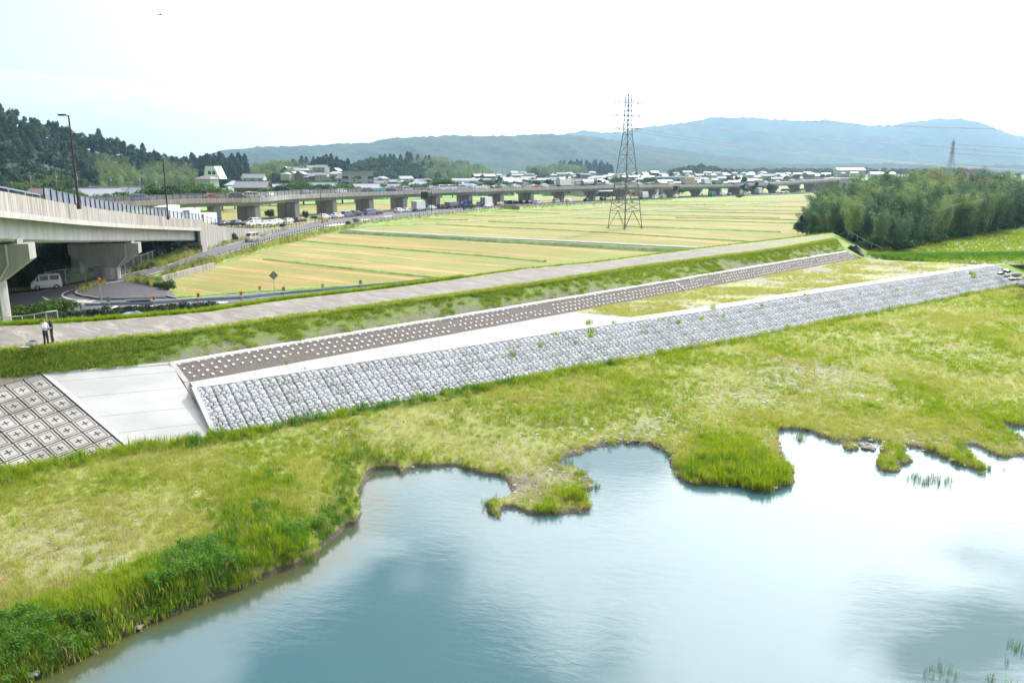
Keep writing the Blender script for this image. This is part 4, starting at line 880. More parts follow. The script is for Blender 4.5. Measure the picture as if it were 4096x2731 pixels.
# panel joints on the face, screen posts, panel
fence_part = ramp_line[(ramp_line[:, 1] > 71.5) & (ramp_line[:, 1] < 143.5)]
loft('screen_rail', fence_part, [(-.10, .95), (-.02, .95), (-.02, 1.01), (-.10, 1.01)], 'guard_beam', ramp)
FT = lambda i: 1.72
n_ = len(fence_part); A = offs(fence_part, -.06, .03); Bq = offs(fence_part, -.06, .95)
hgt = 1.15 + .85 * np.clip((90 - fence_part[:, 1]) / 18, 0, 1) * 0
put('screen_panel', qmesh('screen_panel', np.concatenate([A, Bq]), [(i, i + 1, n_ + i + 1, n_ + i) for i in range(n_ - 1)], 'noise_panel'), ramp)
pp = resample([Vector(q) for q in fence_part], 36)
g = offs(pp, -.01, 0)
pm = MB(); pm.box(-.05, .05, -.05, .05, 0, 1.01); pme = pm.mesh('screen_post', 'brown_metal')
for q in g: o = put('screen_post', pme, ramp, tuple(q))
rail = ramp_line[ramp_line[:, 1] < 72]
loft('top_rail', rail, [(-.2, .28), (-.08, .28), (-.08, .38), (-.2, .38)], 'guard_beam', ramp)
for q in offs(resample([Vector(q) for q in rail], 12), -.14, 0): put('rail_post', qmesh('rail_post', *(lambda m_: (m_.v, m_.f))(MB().box(-.04, .04, -.04, .04, 0, .3)), 'guard_beam'), ramp, tuple(q))
def hammer(name, xr, D, ztop, wcap, hcap, zg, colr, root, ang, thick=1.9, tilt=.0):
    """hammerhead pier: right end of the cap at (xr, D); ang = heading of the deck (clockwise from +Y)"""
    r = empty(name, (0, 0, 0)); r.parent = root
    R_ = Vector((math.cos(ang), -math.sin(ang), 0)); Fw = Vector((math.sin(ang), math.cos(ang), 0)); c = Vector((xr, D, 0)) - R_ * wcap / 2; w = wcap / 2
    prof = [(-w, ztop), (w, ztop), (w, ztop - hcap * .42), (colr, ztop - hcap), (-colr, ztop - hcap), (-w, ztop - hcap * .42)]
    b = MB(); b.prism(prof, lambda a, z, t: c + R_ * a + Fw * (thick * (t - .5)) + Vector((0, 0, z))); b.build('pier_cap', 'pier_concrete', r)
    b = MB(); b.bar(c + Vector((0, 0, zg)), c + Vector((0, 0, ztop - hcap + .02)), colr * 1.02, 20); b.build('pier_column', 'pier_concrete', r)
    for a in (w * .72, w * .1, -w * .55):
        b = MB(); b.box(-.45, .45, -.4, .4, ztop - .02, ztop + .42, 0, Matrix.Translation(c + R_ * a)); b.build('bearing', 'girder_concrete', r)
    b = MB(); p = c + R_ * (w * .62) - Fw * (thick / 2 + .12)
    b.path([p + Vector((0, 0, ztop)), p + Vector((0, 0, ztop - hcap * .55)), c + R_ * (colr * .9) - Fw * (thick / 2 + .15) + Vector((0, 0, ztop - hcap * 1.0)), c + R_ * (colr * .9) - Fw * (thick / 2 + .15) + Vector((0, 0, zg))], .1, 6); b.build('drain_pipe', 'galvanised', r)
    return r
def ramp_z(D): return float(np.interp(D, ramp_line[:, 1], ramp_line[:, 2]))
hammer('pier', -40.6, 67.5, ramp_z(67.5) - 3.9, 8.8, 3.1, 2.0, 2.05, ramp, R(-16))
hammer('pier', -51.3, 110, ramp_z(110) - 3.9, 8.8, 3.3, 1.2, 1.6, ramp, R(-13))
b = MB(); b.box(-.55, .55, -1.6, 1.6, 1.0, 7.2, 0, Matrix.Translation(Vector((-61.5, 113, 0))) @ Matrix.Rotation(R(10), 4, 'Z')); b.build('pier_wall', 'pier_concrete', ramp)
# abutment, retaining wall and fill towards the ground road
ab = thing('retaining_wall', 'streaky concrete retaining wall holding up the ramp fill beside the curving lane', 'retaining wall', (0, 0, 0))
RWL = [(144.4, -56.0, 9.0), (150, -56.5, 10.0), (160, -57.0, 11.3), (175, -57.4, 12.8), (193, -57.0, 14.2), (205, -55.0, 14.75)]
rw_line = catmull([(x, D, CAMZ - d) for D, x, d in RWL], 1.5); sid = np.arange(len(rw_line))
def wall_down(name, line, off0, th, zb, mat, parent, top=0):
    A = offs(line, off0, top); B = offs(line, off0 - th, top); n = len(line); V = np.concatenate([A, B, B * [1, 1, 0] + [0, 0, zb], A * [1, 1, 0] + [0, 0, zb]])
    F = [(j * n + i, j * n + i + 1, ((j + 1) % 4) * n + i + 1, ((j + 1) % 4) * n + i) for j in range(4) for i in range(n - 1)] + [(0, n, 2 * n, 3 * n), (n - 1, 4 * n - 1, 3 * n - 1, 2 * n - 1)]
    me = qmesh(name, V, F, mat); bm = bmesh.new(); bm.from_mesh(me); bmesh.ops.recalc_face_normals(bm, faces=bm.faces); bm.to_mesh(me); bm.free(); return put(name, me, parent)
cuts = np.linspace(0, len(rw_line) - 1, 8).astype(int)
for k in range(7): wall_down('wall_panel', rw_line[cuts[k]:cuts[k + 1] + 1] + [0, 0, 0], 0.0 - .012 * (k % 2), .4, ZP - .2, 'wall_concrete', ab, top=-.25)
b = MB(); b.box(-RW - 6, .05, 0, 1.2, ZP - .2, ramp_z(144) - 4.1, 0, Matrix.Translation(Vector((-56, 144.2, 0)))); b.build('abutment', 'wall_concrete', ab)
b = MB(); b.box(-.5, .0, -.7, 1.0, ramp_z(144) - 4.5, ramp_z(144) + .05, 0, Matrix.Translation(Vector((-55.9, 144.3, 0)))); b.build('abutment_wing', 'wall_concrete', ab)
fl = rw_line.copy(); strip('ramp_fill', [Vector(q) for q in offs(fl, -.3, -.75)], [Vector(q) for q in offs(fl, -RW, -.75)], 'deck_asphalt', k=1, n=60, skirt=8, kind='structure')
fl2 = rw_line
f_top = offs(fl2, -.15, .95); b = MB(); b.path([Vector(q) for q in f_top[::3]], .035, 4); b.path([Vector(q) - Vector((0, 0, .8)) for q in f_top[::3]], .03, 4); child(b.build('fence_rail', 'brown_metal'), ab)
rs = resample([Vector(q) for q in offs(fl2, -.15, -.3)], 26); pm = MB(); pm.box(-.04, .04, -.04, .04, 0, 1.28); pme = pm.mesh('fence_post', 'brown_metal')
for q in rs: put('fence_post', pme, ab, tuple(q))
def ramp_road_z(D): return float(np.interp(D, [60, 143, 150, 160, 175, 193, 205, 230], [CAMZ - 2.75, CAMZ - 10.2, CAMZ - 10.75, CAMZ - 12.05, CAMZ - 13.55, CAMZ - 14.75, CAMZ - 14.9, ZR]))

# ================================================================== MAIN VIADUCT
VZ = {421: (205, 8.08), 840: (222, 8.28), 1057: (231, 8.2), 1213: (250, 8.45), 1505: (280, 8.35), 2000: (325, 8.6), 2268: (356, 8.5), 2560: (392, 8.5), 2811: (430, 7.87), 3032: (470, 7.6), 3333: (530, 9.7)}
vl = [((u - CX) / FPX * D, D, z) for u, (D, z) in VZ.items()]
vl = [(-190, 172, 7.6), (-150, 190, 7.9)] + vl
via_line = catmull(vl, 3.0)
via = thing('main_viaduct', 'long concrete expressway viaduct with queued traffic crossing the plain behind the fields', 'viaduct', (0, 0, 0))
VW = 11.0
loft('parapet', via_line, [(0, 0), (0, -1.2), (-.1, -1.35), (-1.3, -1.35), (-.26, -.5), (-.25, 0)], 'parapet_concrete', via)
loft('deck', via_line, [(-.27, -.33), (-VW + .26, -.33), (-VW + .26, -1.3), (-1.0, -1.3)], 'deck_asphalt', via)
loft('parapet', via_line, [(-VW, .75), (-VW, -1.35), (-VW + 1.3, -1.35), (-VW + .25, -1.1), (-VW + .25, .75)], 'wall_concrete', via)
loft('girder', via_line, [(-1.9, -1.31), (-1.9, -2.3), (-VW + 1.9, -2.3), (-VW + 1.9, -1.31)], 'girder_concrete', via)
su = (via_line[:, 0] / via_line[:, 1] * FPX + CX)
fp = via_line[(su > -400) & (su < 1530)]; n_ = len(fp); A = offs(fp, -.1, 0); Bq = offs(fp, -.1, 1.35)
put('screen_panel', qmesh('screen_panel', np.concatenate([A, Bq]), [(i, i + 1, n_ + i + 1, n_ + i) for i in range(n_ - 1)], 'pale_panel'), via)
loft('screen_rail', fp, [(-.14, 1.33), (-.06, 1.33), (-.06, 1.4), (-.14, 1.4)], 'guard_beam', via)
L_ = np.linalg.norm(np.diff(fp, axis=0), axis=1).sum(); pm = MB(); pm.box(-.05, .05, -.05, .05, 0, 1.4); pme = pm.mesh('screen_post', 'brown_metal')
for q in offs(resample([Vector(q) for q in fp], int(L_ / 2.0)), -.08, 0): put('screen_post', pme, via, tuple(q))
PIERS = [(889, 0, 'w'), (1057, 0, 'w'), (1213, 0, 'w'), (1360, 0, 'w'), (1504, 0, 'w'), (1635, 0, 'w'), (1766, 0, 'w'), (1894, 0, 'w'), (2019, 0, 'w'), (2137, 0, 'w'), (2266, 0, 'h'), (2390, 0, 'h'), (2506, 0, 'h'), (2622, 0, 'h'), (2703, 0, 'h'), (2800, 0, 'h'), (2877, 0, 'w'), (2952, 0, 'w'), (3033, 0, 'h'), (3100, 0, 'h'), (3184, 0, 'h'), (3246, 0, 'h')]
uvl = via_line[:, 0] / via_line[:, 1] * FPX + CX
def via_at(u):
    i = np.interp(u, uvl, np.arange(len(via_line))); k = min(int(i), len(via_line) - 2); p = via_line[k] + (via_line[k + 1] - via_line[k]) * (i - k); d = via_line[k + 1] - via_line[k]; return p, math.atan2(d[0], d[1])
for k, (u, _, ty) in enumerate(PIERS):
    p, an = via_at(u); R_ = Vector((math.cos(an), -math.sin(an), 0)); Fw = Vector((math.sin(an), math.cos(an), 0)); r = empty('pier'); r.parent = via; zt = p[2] - 2.33
    c = Vector((p[0], p[1], 0)) - R_ * (VW / 2) + R_ * .6
    if ty == 'w':
        hw = 3.6; T_ = Matrix.Translation(c) @ Matrix.Rotation(-an, 4, 'Z')
        b = MB(); b.box(-hw, hw, -1.0, 1.0, ZP - .2, zt, 0, T_); b.build('pier_wall', 'pier_concrete', r)
    else:
        hw = 3.9; b = MB(); prof = [(-hw, zt), (hw, zt), (hw, zt - 1.1), (hw - 1.6, zt - 2.3), (hw - 1.9, zt - 3.0), (-hw + 1.9, zt - 3.0), (-hw + 1.6, zt - 2.3), (-hw, zt - 1.1)]
        b.prism(prof, lambda a, z, t: c + R_ * a + Fw * (2.0 * (t - .5)) + Vector((0, 0, z))); b.build('pier_cap', 'pier_concrete', r)
        b = MB(); b.box(-hw + 1.9, hw - 1.9, -.98, .98, ZP - .2, zt - 3.0, 0, Matrix.Translation(c) @ Matrix.Rotation(-an, 4, 'Z')); b.build('pier_wall', 'pier_concrete', r)
    if k < 12:
        b = MB(); q = c - Fw * 1.15; f = (lambda a, z: q + R_ * a + Vector((0, 0, z))); b.path([f(hw + 1.6, zt + 1.0), f(hw + 1.5, zt - .1), f(hw + .6, zt - .35), f(.1, zt - .3), f(-.2, zt - .8), f(-.2, ZP)], .13, 6); b.build('drain_pipe', 'sign_back', r)
b = MB(); p, an = via_at(3333); b.box(-VW - 14, 0, 0, 30, ZP, p[2] + .1, 0, Matrix.Translation(Vector(p)*1 - Vector((0, 0, p[2]))) ) if False else b.box(-VW - 14, 0, 0, 30, ZP, p[2], 0, Matrix.Translation(Vector((p[0], p[1], 0))) @ Matrix.Rotation(-an, 4, 'Z')); b.build('abutment', 'wall_concrete', via)

# ================================================================== LAMPS, PYLONS, WIRES
def lamp(u, D, zb, zt, arm, label):
    p = atD(u, D, zb); t = thing('street_lamp', label, 'street lamp', tuple(p), 'tall brown street lamps along the viaduct and ramp')
    H = zt - zb; b = MB(); b.bar((0, 0, 0), (0, 0, H * .45), .13, 8, 0, .10); b.bar((0, 0, H * .45), (0, 0, H), .10, 8, 0, .07); b.build('pole', 'brown_metal', t)
    b = MB(); b.bar((0, 0, H - .08), (-arm * .35, 0, H + .02), .05, 6); b.build('arm', 'brown_metal', t)
    b = MB(); b.box(-arm, -arm * .3, -.14, .14, H - .02, H + .12); b.box(-arm * .9, -arm * .4, -.10, .10, H - .06, H - .02); b.build('lamp_head', 'brown_metal', t)
    b = MB(); b.box(-.16, .16, -.16, .16, -.2, .35); b.build('base', 'brown_metal', t); return t
lamp(316, 80.5, ramp_z(80.5) - .3, pz(462, 80.5), 1.0, 'tall brown street lamp nearest the left edge, on the ramp parapet')
lamp(673, 122.5, ramp_z(122.5) - .3, pz(640, 122.5), .95, 'brown street lamp on the ramp parapet beside the white truck')
lamp(1288.6, 221, ZR, pz(760, 221), .9, 'thin brown street lamp beside the yellow barrels at the road fork')
def pylon(x, y, z0, H, rot, label, s=1.0, det=True):
    t = thing('power_pylon', label, 'pylon', (x, y, z0), 'lattice pylons carrying the power lines', R(rot)); k = H / 36.0
    def hw(z): return np.interp(z / k, [0, 11.5, 24.0, 34.0, 36], [3.15, 2.15, .85, .5, .12]) * k
    lv = [0, 4.6, 6.6, 11.5, 15.6, 19.0, 21.6, 24, 25.2, 26.4, 27.6, 28.8, 30, 31.2, 32.4, 34]; lv = [z * k for z in lv]; cs = [(1, 1), (-1, 1), (-1, -1), (1, -1)]
    def cpt(c, z): return Vector((c[0] * hw(z), c[1] * hw(z), z))
    for c in cs:
        b = MB(); b.path([cpt(c, z) for z in (0, 11.5 * k, 24 * k, 34 * k)], .13 * k * 1.0, 4); b.build('leg', 'pylon_steel', t)
        b = MB(); b.bar((c[0] * hw(0), c[1] * hw(0), -.4), (c[0] * hw(0), c[1] * hw(0), .25), .45, 8); b.build('footing', 'white_concrete', t)
    b = MB()
    for i in range(4):
        a, c = cs[i], cs[(i + 1) % 4]
        for j, (z0_, z1_) in enumerate(zip(lv, lv[1:])):
            if j == 1: pass
            b.bar(cpt(a, z1_), cpt(c, z1_), .055 * k, 4)
            if j == 0:
                m = (cpt(a, z1_) + cpt(c, z1_)) / 2; b.bar(cpt(a, z0_), m, .075 * k, 4); b.bar(cpt(c, z0_), m, .075 * k, 4)
            elif j == 2:
                m = (cpt(a, z0_) + cpt(c, z0_)) / 2; b.bar(cpt(a, z1_), m, .07 * k, 4); b.bar(cpt(c, z1_), m, .07 * k, 4)
            else: b.bar(cpt(a, z0_), cpt(c, z1_), .05 * k, 4); b.bar(cpt(c, z0_), cpt(a, z1_), .05 * k, 4)
            if j in (3, 4, 5):
                zm = (z0_ + z1_) / 2; mm_ = (cpt(a, zm) + cpt(c, zm)) / 2
    b.build('lattice', 'pylon_steel', t, kind='stuff')
    b = MB(); b.bar((0, 0, 2 * k), (0, 0, 33 * k), .10 * k, 4)
    for z in np.arange(2, 33, .8): b.bar((-.22 * k, 0, z * k), (.22 * k, 0, z * k), .03 * k, 4)
    b.build('ladder', 'pylon_steel', t, kind='stuff')
    b = MB(); b.path([cpt(c, 34 * k) for c in cs] + [cpt(cs[0], 34 * k)], .05 * k, 4)
    for c in cs: b.bar(cpt(c, 34 * k), (0, 0, 36 * k), .05 * k, 4)
    b.bar((0, 0, 33 * k), (0, 0, 38.0 * k), .045 * k, 4); b.build('peak', 'pylon_steel', t)
    tips = []
    for z, w in ((25.6, 4.0), (28.8, 4.4), (32.0, 3.9)):
        for s_ in (1, -1):
            b = MB(); tp = Vector((s_ * w * k, 0, z * k)); h0 = hw(z * k)
            for sy in (1, -1):
                b.bar(Vector((s_ * h0, sy * h0, z * k)), tp, .06 * k, 4); b.bar(Vector((s_ * h0, sy * h0, (z + 1.4) * k)), tp, .045 * k, 4)
                for f in (.33, .66): b.bar(Vector((s_ * h0, sy * h0, z * k)).lerp(tp, f), Vector((s_ * h0, sy * h0, (z + 1.4) * k)).lerp(tp, f), .03 * k, 4)
            b.build('cross_arm', 'pylon_steel', t)
            for dy in (-1, 1):
                b = MB()
                for q in range(7): b.bar(tp + Vector((0, dy * (.15 + .16 * q) * k, -.05 * q * k)), tp + Vector((0, dy * (.26 + .16 * q) * k, -.05 * q * k)), .13 * k, 8, 0, .06 * k)
                b.build('insulator', 'wall_grey', t)
            tips.append(tp)
    bpy.context.view_layer.update(); return t, [t.matrix_basis @ p for p in tips]
P1 = at(2488, 905, ZP); pyl, tips = pylon(28.9, 205.5, ZP, 34.8, 36, 'tall brown lattice power pylon standing in the stubble fields before the viaduct')
pyl2, tips2 = pylon((3762 - CX) / FPX * 600, 600, ZP, 36, 30, 'distant lattice power pylon rising behind the bamboo grove')
b = MB(); B_ = Vector((164, 0, 24))
def cat_wire(A, Bp, sag, n=40): return [A.lerp(Bp, t) - Vector((0, 0, 4 * sag * t * (1 - t))) for t in np.linspace(0, 1, n)]
wl = thing('power_line', 'sagging power line conductors running from the near pylon out of the frame to the right', 'power line', tuple(tips[0]))
side = Vector((0, 0, 0))
for i, tp in enumerate(tips):
    for dd in (-.2, .2):
        off = Vector((1, 1, 0)).normalized() * dd; endp = B_ + Vector((.5, .35, 0)) * (3 if i % 2 == 0 else -3) + Vector((0, 0, tp.z - 29)) + off; b = MB(); b.path(cat_wire(Vector(tp) + off, endp, 8.6), .022, 3); child(b.build('conductor', 'wire'), wl)
b = MB()
for i, tp in enumerate(tips):
    endp = Vector((560, -180, 30)); 
wl2 = thing('far_power_line', 'faint power line passing the distant pylon in front of the hazy mountain', 'power line', tuple(tips2[0]))
for i, tp in enumerate(tips2):
    b = MB(); b.path(cat_wire(Vector(tp), Vector(tp) + Vector((330, -120, -2)), 8), .05, 3); child(b.build('conductor', 'wire'), wl2)
# ================================================================== VEHICLES
# station: (x fraction from rear, belt half width k, belt z, roof half width k, roof z)
CARS = dict(
 hatchback=dict(L=3.95, w=1.69, zb=.22, st=[(0, .86, .55, .80, .80), (.02, .95, .90, .84, 1.02), (.14, .98, .94, .74, 1.44), (.40, 1, .93, .76, 1.50), (.56, 1, .92, .72, 1.44), (.76, 1, .92, .84, .98), (.95, .93, .70, .80, .78), (1, .80, .50, .74, .60)], cab=(1, 5)),
 suv=dict(L=4.45, w=1.82, zb=.28, st=[(0, .86, .60, .82, .95), (.02, .95, 1.0, .86, 1.15), (.13, .98, 1.05, .76, 1.58), (.40, 1, 1.04, .78, 1.64), (.57, 1, 1.02, .74, 1.56), (.74, 1, 1.02, .86, 1.10), (.95, .94, .82, .82, .92), (1, .82, .55, .78, .70)], cab=(1, 5)),
 sedan=dict(L=4.65, w=1.76, zb=.2, st=[(0, .84, .55, .80, .82), (.03, .93, .86, .82, .95), (.17, .98, .90, .84, 1.02), (.30, 1, .90, .70, 1.38), (.50, 1, .89, .72, 1.42), (.58, 1, .88, .70, 1.36), (.74, 1, .87, .82, .93), (.95, .93, .68, .78, .74), (1, .80, .48, .72, .56)], cab=(2, 6)),
 minivan=dict(L=4.75, w=1.75, zb=.22, st=[(0, .88, .60, .84, 1.0), (.015, .96, 1.02, .88, 1.2), (.07, .99, 1.05, .82, 1.80), (.40, 1, 1.05, .84, 1.87), (.66, 1, 1.03, .80, 1.78), (.84, 1, 1.0, .86, 1.10), (.96, .94, .80, .82, .90), (1, .82, .52, .76, .66)], cab=(1, 5)),
 van=dict(L=4.70, w=1.72, zb=.25, st=[(0, .92, .60, .88, 1.0), (.01, .97, 1.12, .92, 1.3), (.04, .99, 1.15, .86, 1.93), (.40, 1, 1.15, .88, 1.99), (.74, 1, 1.13, .84, 1.90), (.91, 1, 1.08, .88, 1.20), (.98, .95, .80, .86, .95), (1, .88, .50, .82, .62)], cab=(1, 5)),
 kei_van=dict(L=3.39, w=1.475, zb=.22, st=[(0, .92, .60, .88, 1.0), (.012, .97, 1.06, .92, 1.25), (.05, .99, 1.08, .85, 1.84), (.40, 1, 1.08, .87, 1.89), (.72, 1, 1.06, .83, 1.82), (.90, 1, 1.0, .87, 1.10), (.975, .95, .78, .85, .88), (1, .86, .48, .80, .60)], cab=(1, 5)),
)
def grid_panel(b, q, inset, offn, mi=0, split=1, gap=.03):
    """quad panel laid just proud of quad q (4 Vectors), split along its first edge"""
    n = (q[1] - q[0]).cross(q[3] - q[0]).normalized() * offn
    def P(a, c): return (q[0].lerp(q[1], a)).lerp(q[3].lerp(q[2], a), c) + n
    for k in range(split):
        a0 = k / split + (inset if k == 0 else gap); a1 = (k + 1) / split - (inset if k == split - 1 else gap)
        b.add([P(a0, inset * 1.6), P(a1, inset * 1.6), P(a1, 1 - inset * 1.6), P(a0, 1 - inset * 1.6)], [(0, 1, 2, 3)], mi)
CM = {}
def car_parts(kind):
    if kind in CM: return CM[kind]
    c = CARS[kind]; L, w, st, zb = c['L'], c['w'] / 2, c['st'], c['zb']; rings = []
    for f, kb, zt, kr, zr in st:
        x = -L / 2 + f * L; rings.append([Vector((x, s_ * w * k_, z)) for s_, k_, z in ((1, kb * .93, zb), (1, kb, zb + (zt - zb) * .45), (1, kb * .975, zt), (1, kr, zr - .03), (1, kr * .86, zr), (-1, kr * .86, zr), (-1, kr, zr - .03), (-1, kb * .975, zt), (-1, kb, zb + (zt - zb) * .45), (-1, kb * .93, zb))])
    m = 10; V = [v for r in rings for v in r]; F = [(i * m + j, i * m + (j + 1) % m, (i + 1) * m + (j + 1) % m, (i + 1) * m + j) for i in range(len(rings) - 1) for j in range(m)] + [tuple(range(m))[::-1], tuple((len(rings) - 1) * m + j for j in range(m))]
    me = qmesh(kind + '_body', V, F, 'paint_white'); bm = bmesh.new(); bm.from_mesh(me); bmesh.ops.recalc_face_normals(bm, faces=bm.faces); bm.to_mesh(me); bm.free()
    i0, i1 = c['cab']; out = dict(body=me, pieces=[])
    # windscreen & rear window from the sloped top faces
    b = MB(); r0, r1 = rings[i1 - 1], rings[i1]
    grid_panel(b, [r0[4], r0[5], r1[5], r1[4]][::-1], .06, -.012); ws = b.mesh('windscreen', 'car_glass')
    b = MB(); r0, r1 = rings[i0], rings[i0 + 1]; grid_panel(b, [r0[4], r0[5], r1[5], r1[4]], .07, .012); rw = b.mesh('rear_window', 'car_glass')
    def fixn(me_, ref):
        for p in me_.polygons: pass
        return me_
    out['pieces'] += [('windscreen', ws), ('rear_window', rw)]
    for s_ in (1, -1):
        b = MB(); a, bt = (3, 2) if s_ > 0 else (6, 7)
        for i in range(i0 + 1, i1 - 1): grid_panel(b, [rings[i][bt], rings[i + 1][bt], rings[i + 1][a], rings[i][a]], .07, -.012 * s_ * -1 * -1 if False else (.014 if (rings[i + 1][bt] - rings[i][bt]).cross(rings[i][a] - rings[i][bt]).y * s_ > 0 else -.014), split=1 if (rings[i + 1][0].x - rings[i][0].x) < 1.2 else 2)
        i = i1 - 1; q = [rings[i][bt], rings[i + 1][bt].lerp(rings[i][bt], .25), rings[i][a].lerp(rings[i + 1][a], .05), rings[i][a]]; n_ = (q[1] - q[0]).cross(q[3] - q[0]).normalized(); n_ = n_ * (.014 if n_.y * s_ > 0 else -.014)
        b.add([q[0] + n_ + Vector((.06, 0, .05)), q[1] + n_ + Vector((-.1, 0, .04)), q[2] + n_ + Vector((.03, 0, -.08)), q[3] + n_ + Vector((.05, 0, -.06))], [(0, 1, 2, 3)])
        out['pieces'].append(('side_window', b.mesh('side_window', 'car_glass')))
    for s_ in (1, -1):
        rl = rings[-2]; b = MB(); b.box(L / 2 - .16, L / 2 - .02, s_ * w * .66 - .16, s_ * w * .66 + .16, st[-1][2] + .06, st[-1][2] + .22); out['pieces'].append(('headlight', b.mesh('headlight', 'head_lens')))
        b = MB(); z = st[1][2]; b.box(-L / 2 - .015, -L / 2 + .12, s_ * w * .82 - .09, s_ * w * .82 + .09, z - .22, z + .06); out['pieces'].append(('tail_light', b.mesh('tail_light', 'tail_lens')))
    b = MB(); b.box(L / 2 - .1, L / 2 + .012, -w * .55, w * .55, zb + .08, st[-1][2] - .02); out['pieces'].append(('grille', b.mesh('grille', 'black_plastic')))
    b = MB(); b.box(-L / 2 - .02, -L / 2 + .1, -w * .8, w * .8, zb, zb + .16); out['pieces'].append(('bumper', b.mesh('bumper', 'black_plastic')))
    rr = .30 if kind not in ('suv',) else .35; wm = MB(); wm.bar((0, -.10, 0), (0, .10, 0), rr, 14, 0); wm.bar((0, .10, 0), (0, .112, 0), rr * .62, 12, 1); wm.bar((0, -.112, 0), (0, -.10, 0), rr * .62, 12, 1)
    out['wheel'] = wm.mesh('wheel', ['rubber', 'rim_metal']); out['wp'] = [(x * L / 2, y * (w - .08), rr) for x in (-.62, .60) for y in (1, -1)]
    CM[kind] = out; return out
def make_car(kind, color, loc, rz, label, group, cat='car', name=None, extra=None):
    d = car_parts(kind); t = thing(name or {'van': 'van', 'kei_van': 'van', 'minivan': 'minivan', 'suv': 'suv', 'sedan': 'sedan'}.get(kind, 'hatchback'), label, cat, loc, group, rz)
    o = put('body', d['body'], t); o.material_slots[0].link = 'OBJECT'; o.material_slots[0].material = M['paint_' + color]
    for n, me in d['pieces']: put(n, me, t)
    for p in d['wp']: put('wheel', d['wheel'], t, p)
    if extra: extra(t)
    return t
def roof_box(t): b = MB(); b.box(-1.1, .3, -.38, .38, 1.66, 1.98); b.build('roof_box', 'black_plastic', t)
def roof_rack(t):
    b = MB()
    for x in (-1.2, -.6, 0, .6): b.box(x - .03, x + .03, -.7, .7, 2.0, 2.08)
    b.build('roof_rack', 'white_paint', t)
def make_truck(kind, loc, rz, label, group, cabc='white', boxc='white_paint', L=7.5, H=3.3, name='box_truck'):
    t = thing(name, label, 'truck', loc, group, rz); x1 = L / 2; cl = 1.75
    b = MB(); b.prism([(x1 - cl, .5), (x1 - .02, .5), (x1, 1.3), (x1 - .35, 2.45), (x1 - cl, 2.5)], lambda a, z, q: Vector((a, (q - .5) * 2.1, z))); b.build('cab', 'paint_' + cabc, t)
    b = MB(); b.add([(x1 + .012, -.92, 1.38), (x1 + .012, .92, 1.38), (x1 - .30, .86, 2.3), (x1 - .30, -.86, 2.3)], [(0, 1, 2, 3)]); b.build('windscreen', 'car_glass', t)
    for s_ in (1, -1):
        b = MB(); b.add([(x1 - 1.2, s_ * 1.062, 1.4), (x1 - .25, s_ * 1.062, 1.4), (x1 - .5, s_ * 1.062, 2.2), (x1 - 1.2, s_ * 1.062, 2.2)], [(0, 1, 2, 3)]); b.build('side_window', 'car_glass', t)
    b = MB(); b.box(-L / 2, x1 - .4, -.45, .45, .55, .85); b.box(-L / 2 - .02, -L / 2 + .15, -1.1, 1.1, .5, .75); b.build('chassis', 'black_metal', t)
    if kind == 'box':
        b = MB(); b.box(-L / 2, x1 - cl - .12, -1.15, 1.15, .95, H); b.build('cargo_box', boxc, t)
        b = MB()
        for s_ in (-1, 1): b.box(-L / 2 - .03, -L / 2 - .003, s_ * .56 - .52, s_ * .56 + .52, 1.0, H - .08)
        b.build('rear_door', 'rim_metal', t)
        b = MB(); [b.box(-L / 2 + .5, x1 - cl - .5, s_ * 1.17 - .01, s_ * 1.17 + .01, .62, .92) for s_ in (-1, 1)]; b.build('side_guard', 'galvanised', t)
    elif kind == 'tank':
        b = MB(); b.bar((-L / 2, 0, 1.95), (x1 - cl - .3, 0, 1.95), 1.05, 18); b.build('tank', 'white_paint', t)
        b = MB(); b.bar((-L / 2 - .5, 0, 1.95), (-L / 2, 0, 1.95), .5, 18, 0, 1.03); b.build('tank_end', 'sign_back', t); b = MB(); b.box(-2, 1, -.2, .2, 2.95, 3.1); b.build('walkway', 'black_metal', t)
    elif kind == 'dump':
        b = MB(); b.prism([(-L / 2, 1.2), (-L / 2 + .1, 2.5), (x1 - cl - .3, 2.6), (x1 - cl - .3, .95), (-L / 2 + .4, .95)], lambda a, z, q: Vector((a, (q - .5) * 2.3, z))); b.build('dump_body', boxc, t)
        b = MB(); [b.box(x - .05, x + .05, s_ * 1.17 - .04, s_ * 1.17 + .04, 1.0, 2.5) for s_ in (-1, 1) for x in np.linspace(-L / 2 + .5, x1 - cl - .5, 5)]; b.build('rib', boxc, t)
    elif kind == 'crane':
        b = MB(); b.box(-L / 2, x1 - cl - .3, -1.1, 1.1, .95, 1.35); b.build('bed', boxc, t)
        b = MB(); b.box(-1.2, -.1, -.6, .6, 1.35, 2.6); b.build('engine_house', boxc, t); b = MB(); b.bar((-L / 2, 0, 1.6), (.4, 0, 2.7), .2, 6); b.build('boom', boxc, t)
    wm = MB(); wm.bar((0, -.14, 0), (0, .14, 0), .45, 14, 0); wm.bar((0, .14, 0), (0, .152, 0), .27, 12, 1); wm.bar((0, -.152, 0), (0, -.14, 0), .27, 12, 1); me = wm.mesh('wheel', ['rubber', 'rim_metal'])
    for x in ([-L / 2 + 1.1, -L / 2 + 2.1] if L > 7 else [-L / 2 + 1.2]) + [x1 - 1.0]:
        for s_ in (-1, 1): put('wheel', me, t, (x, s_ * .95, .45))
    b = MB(); [b.box(-L / 2 - .03, -L / 2 + .02, s_ * .85 - .15, s_ * .85 + .15, .58, .70) for s_ in (-1, 1)]; b.build('tail_light', 'tail_lens', t)
    return t
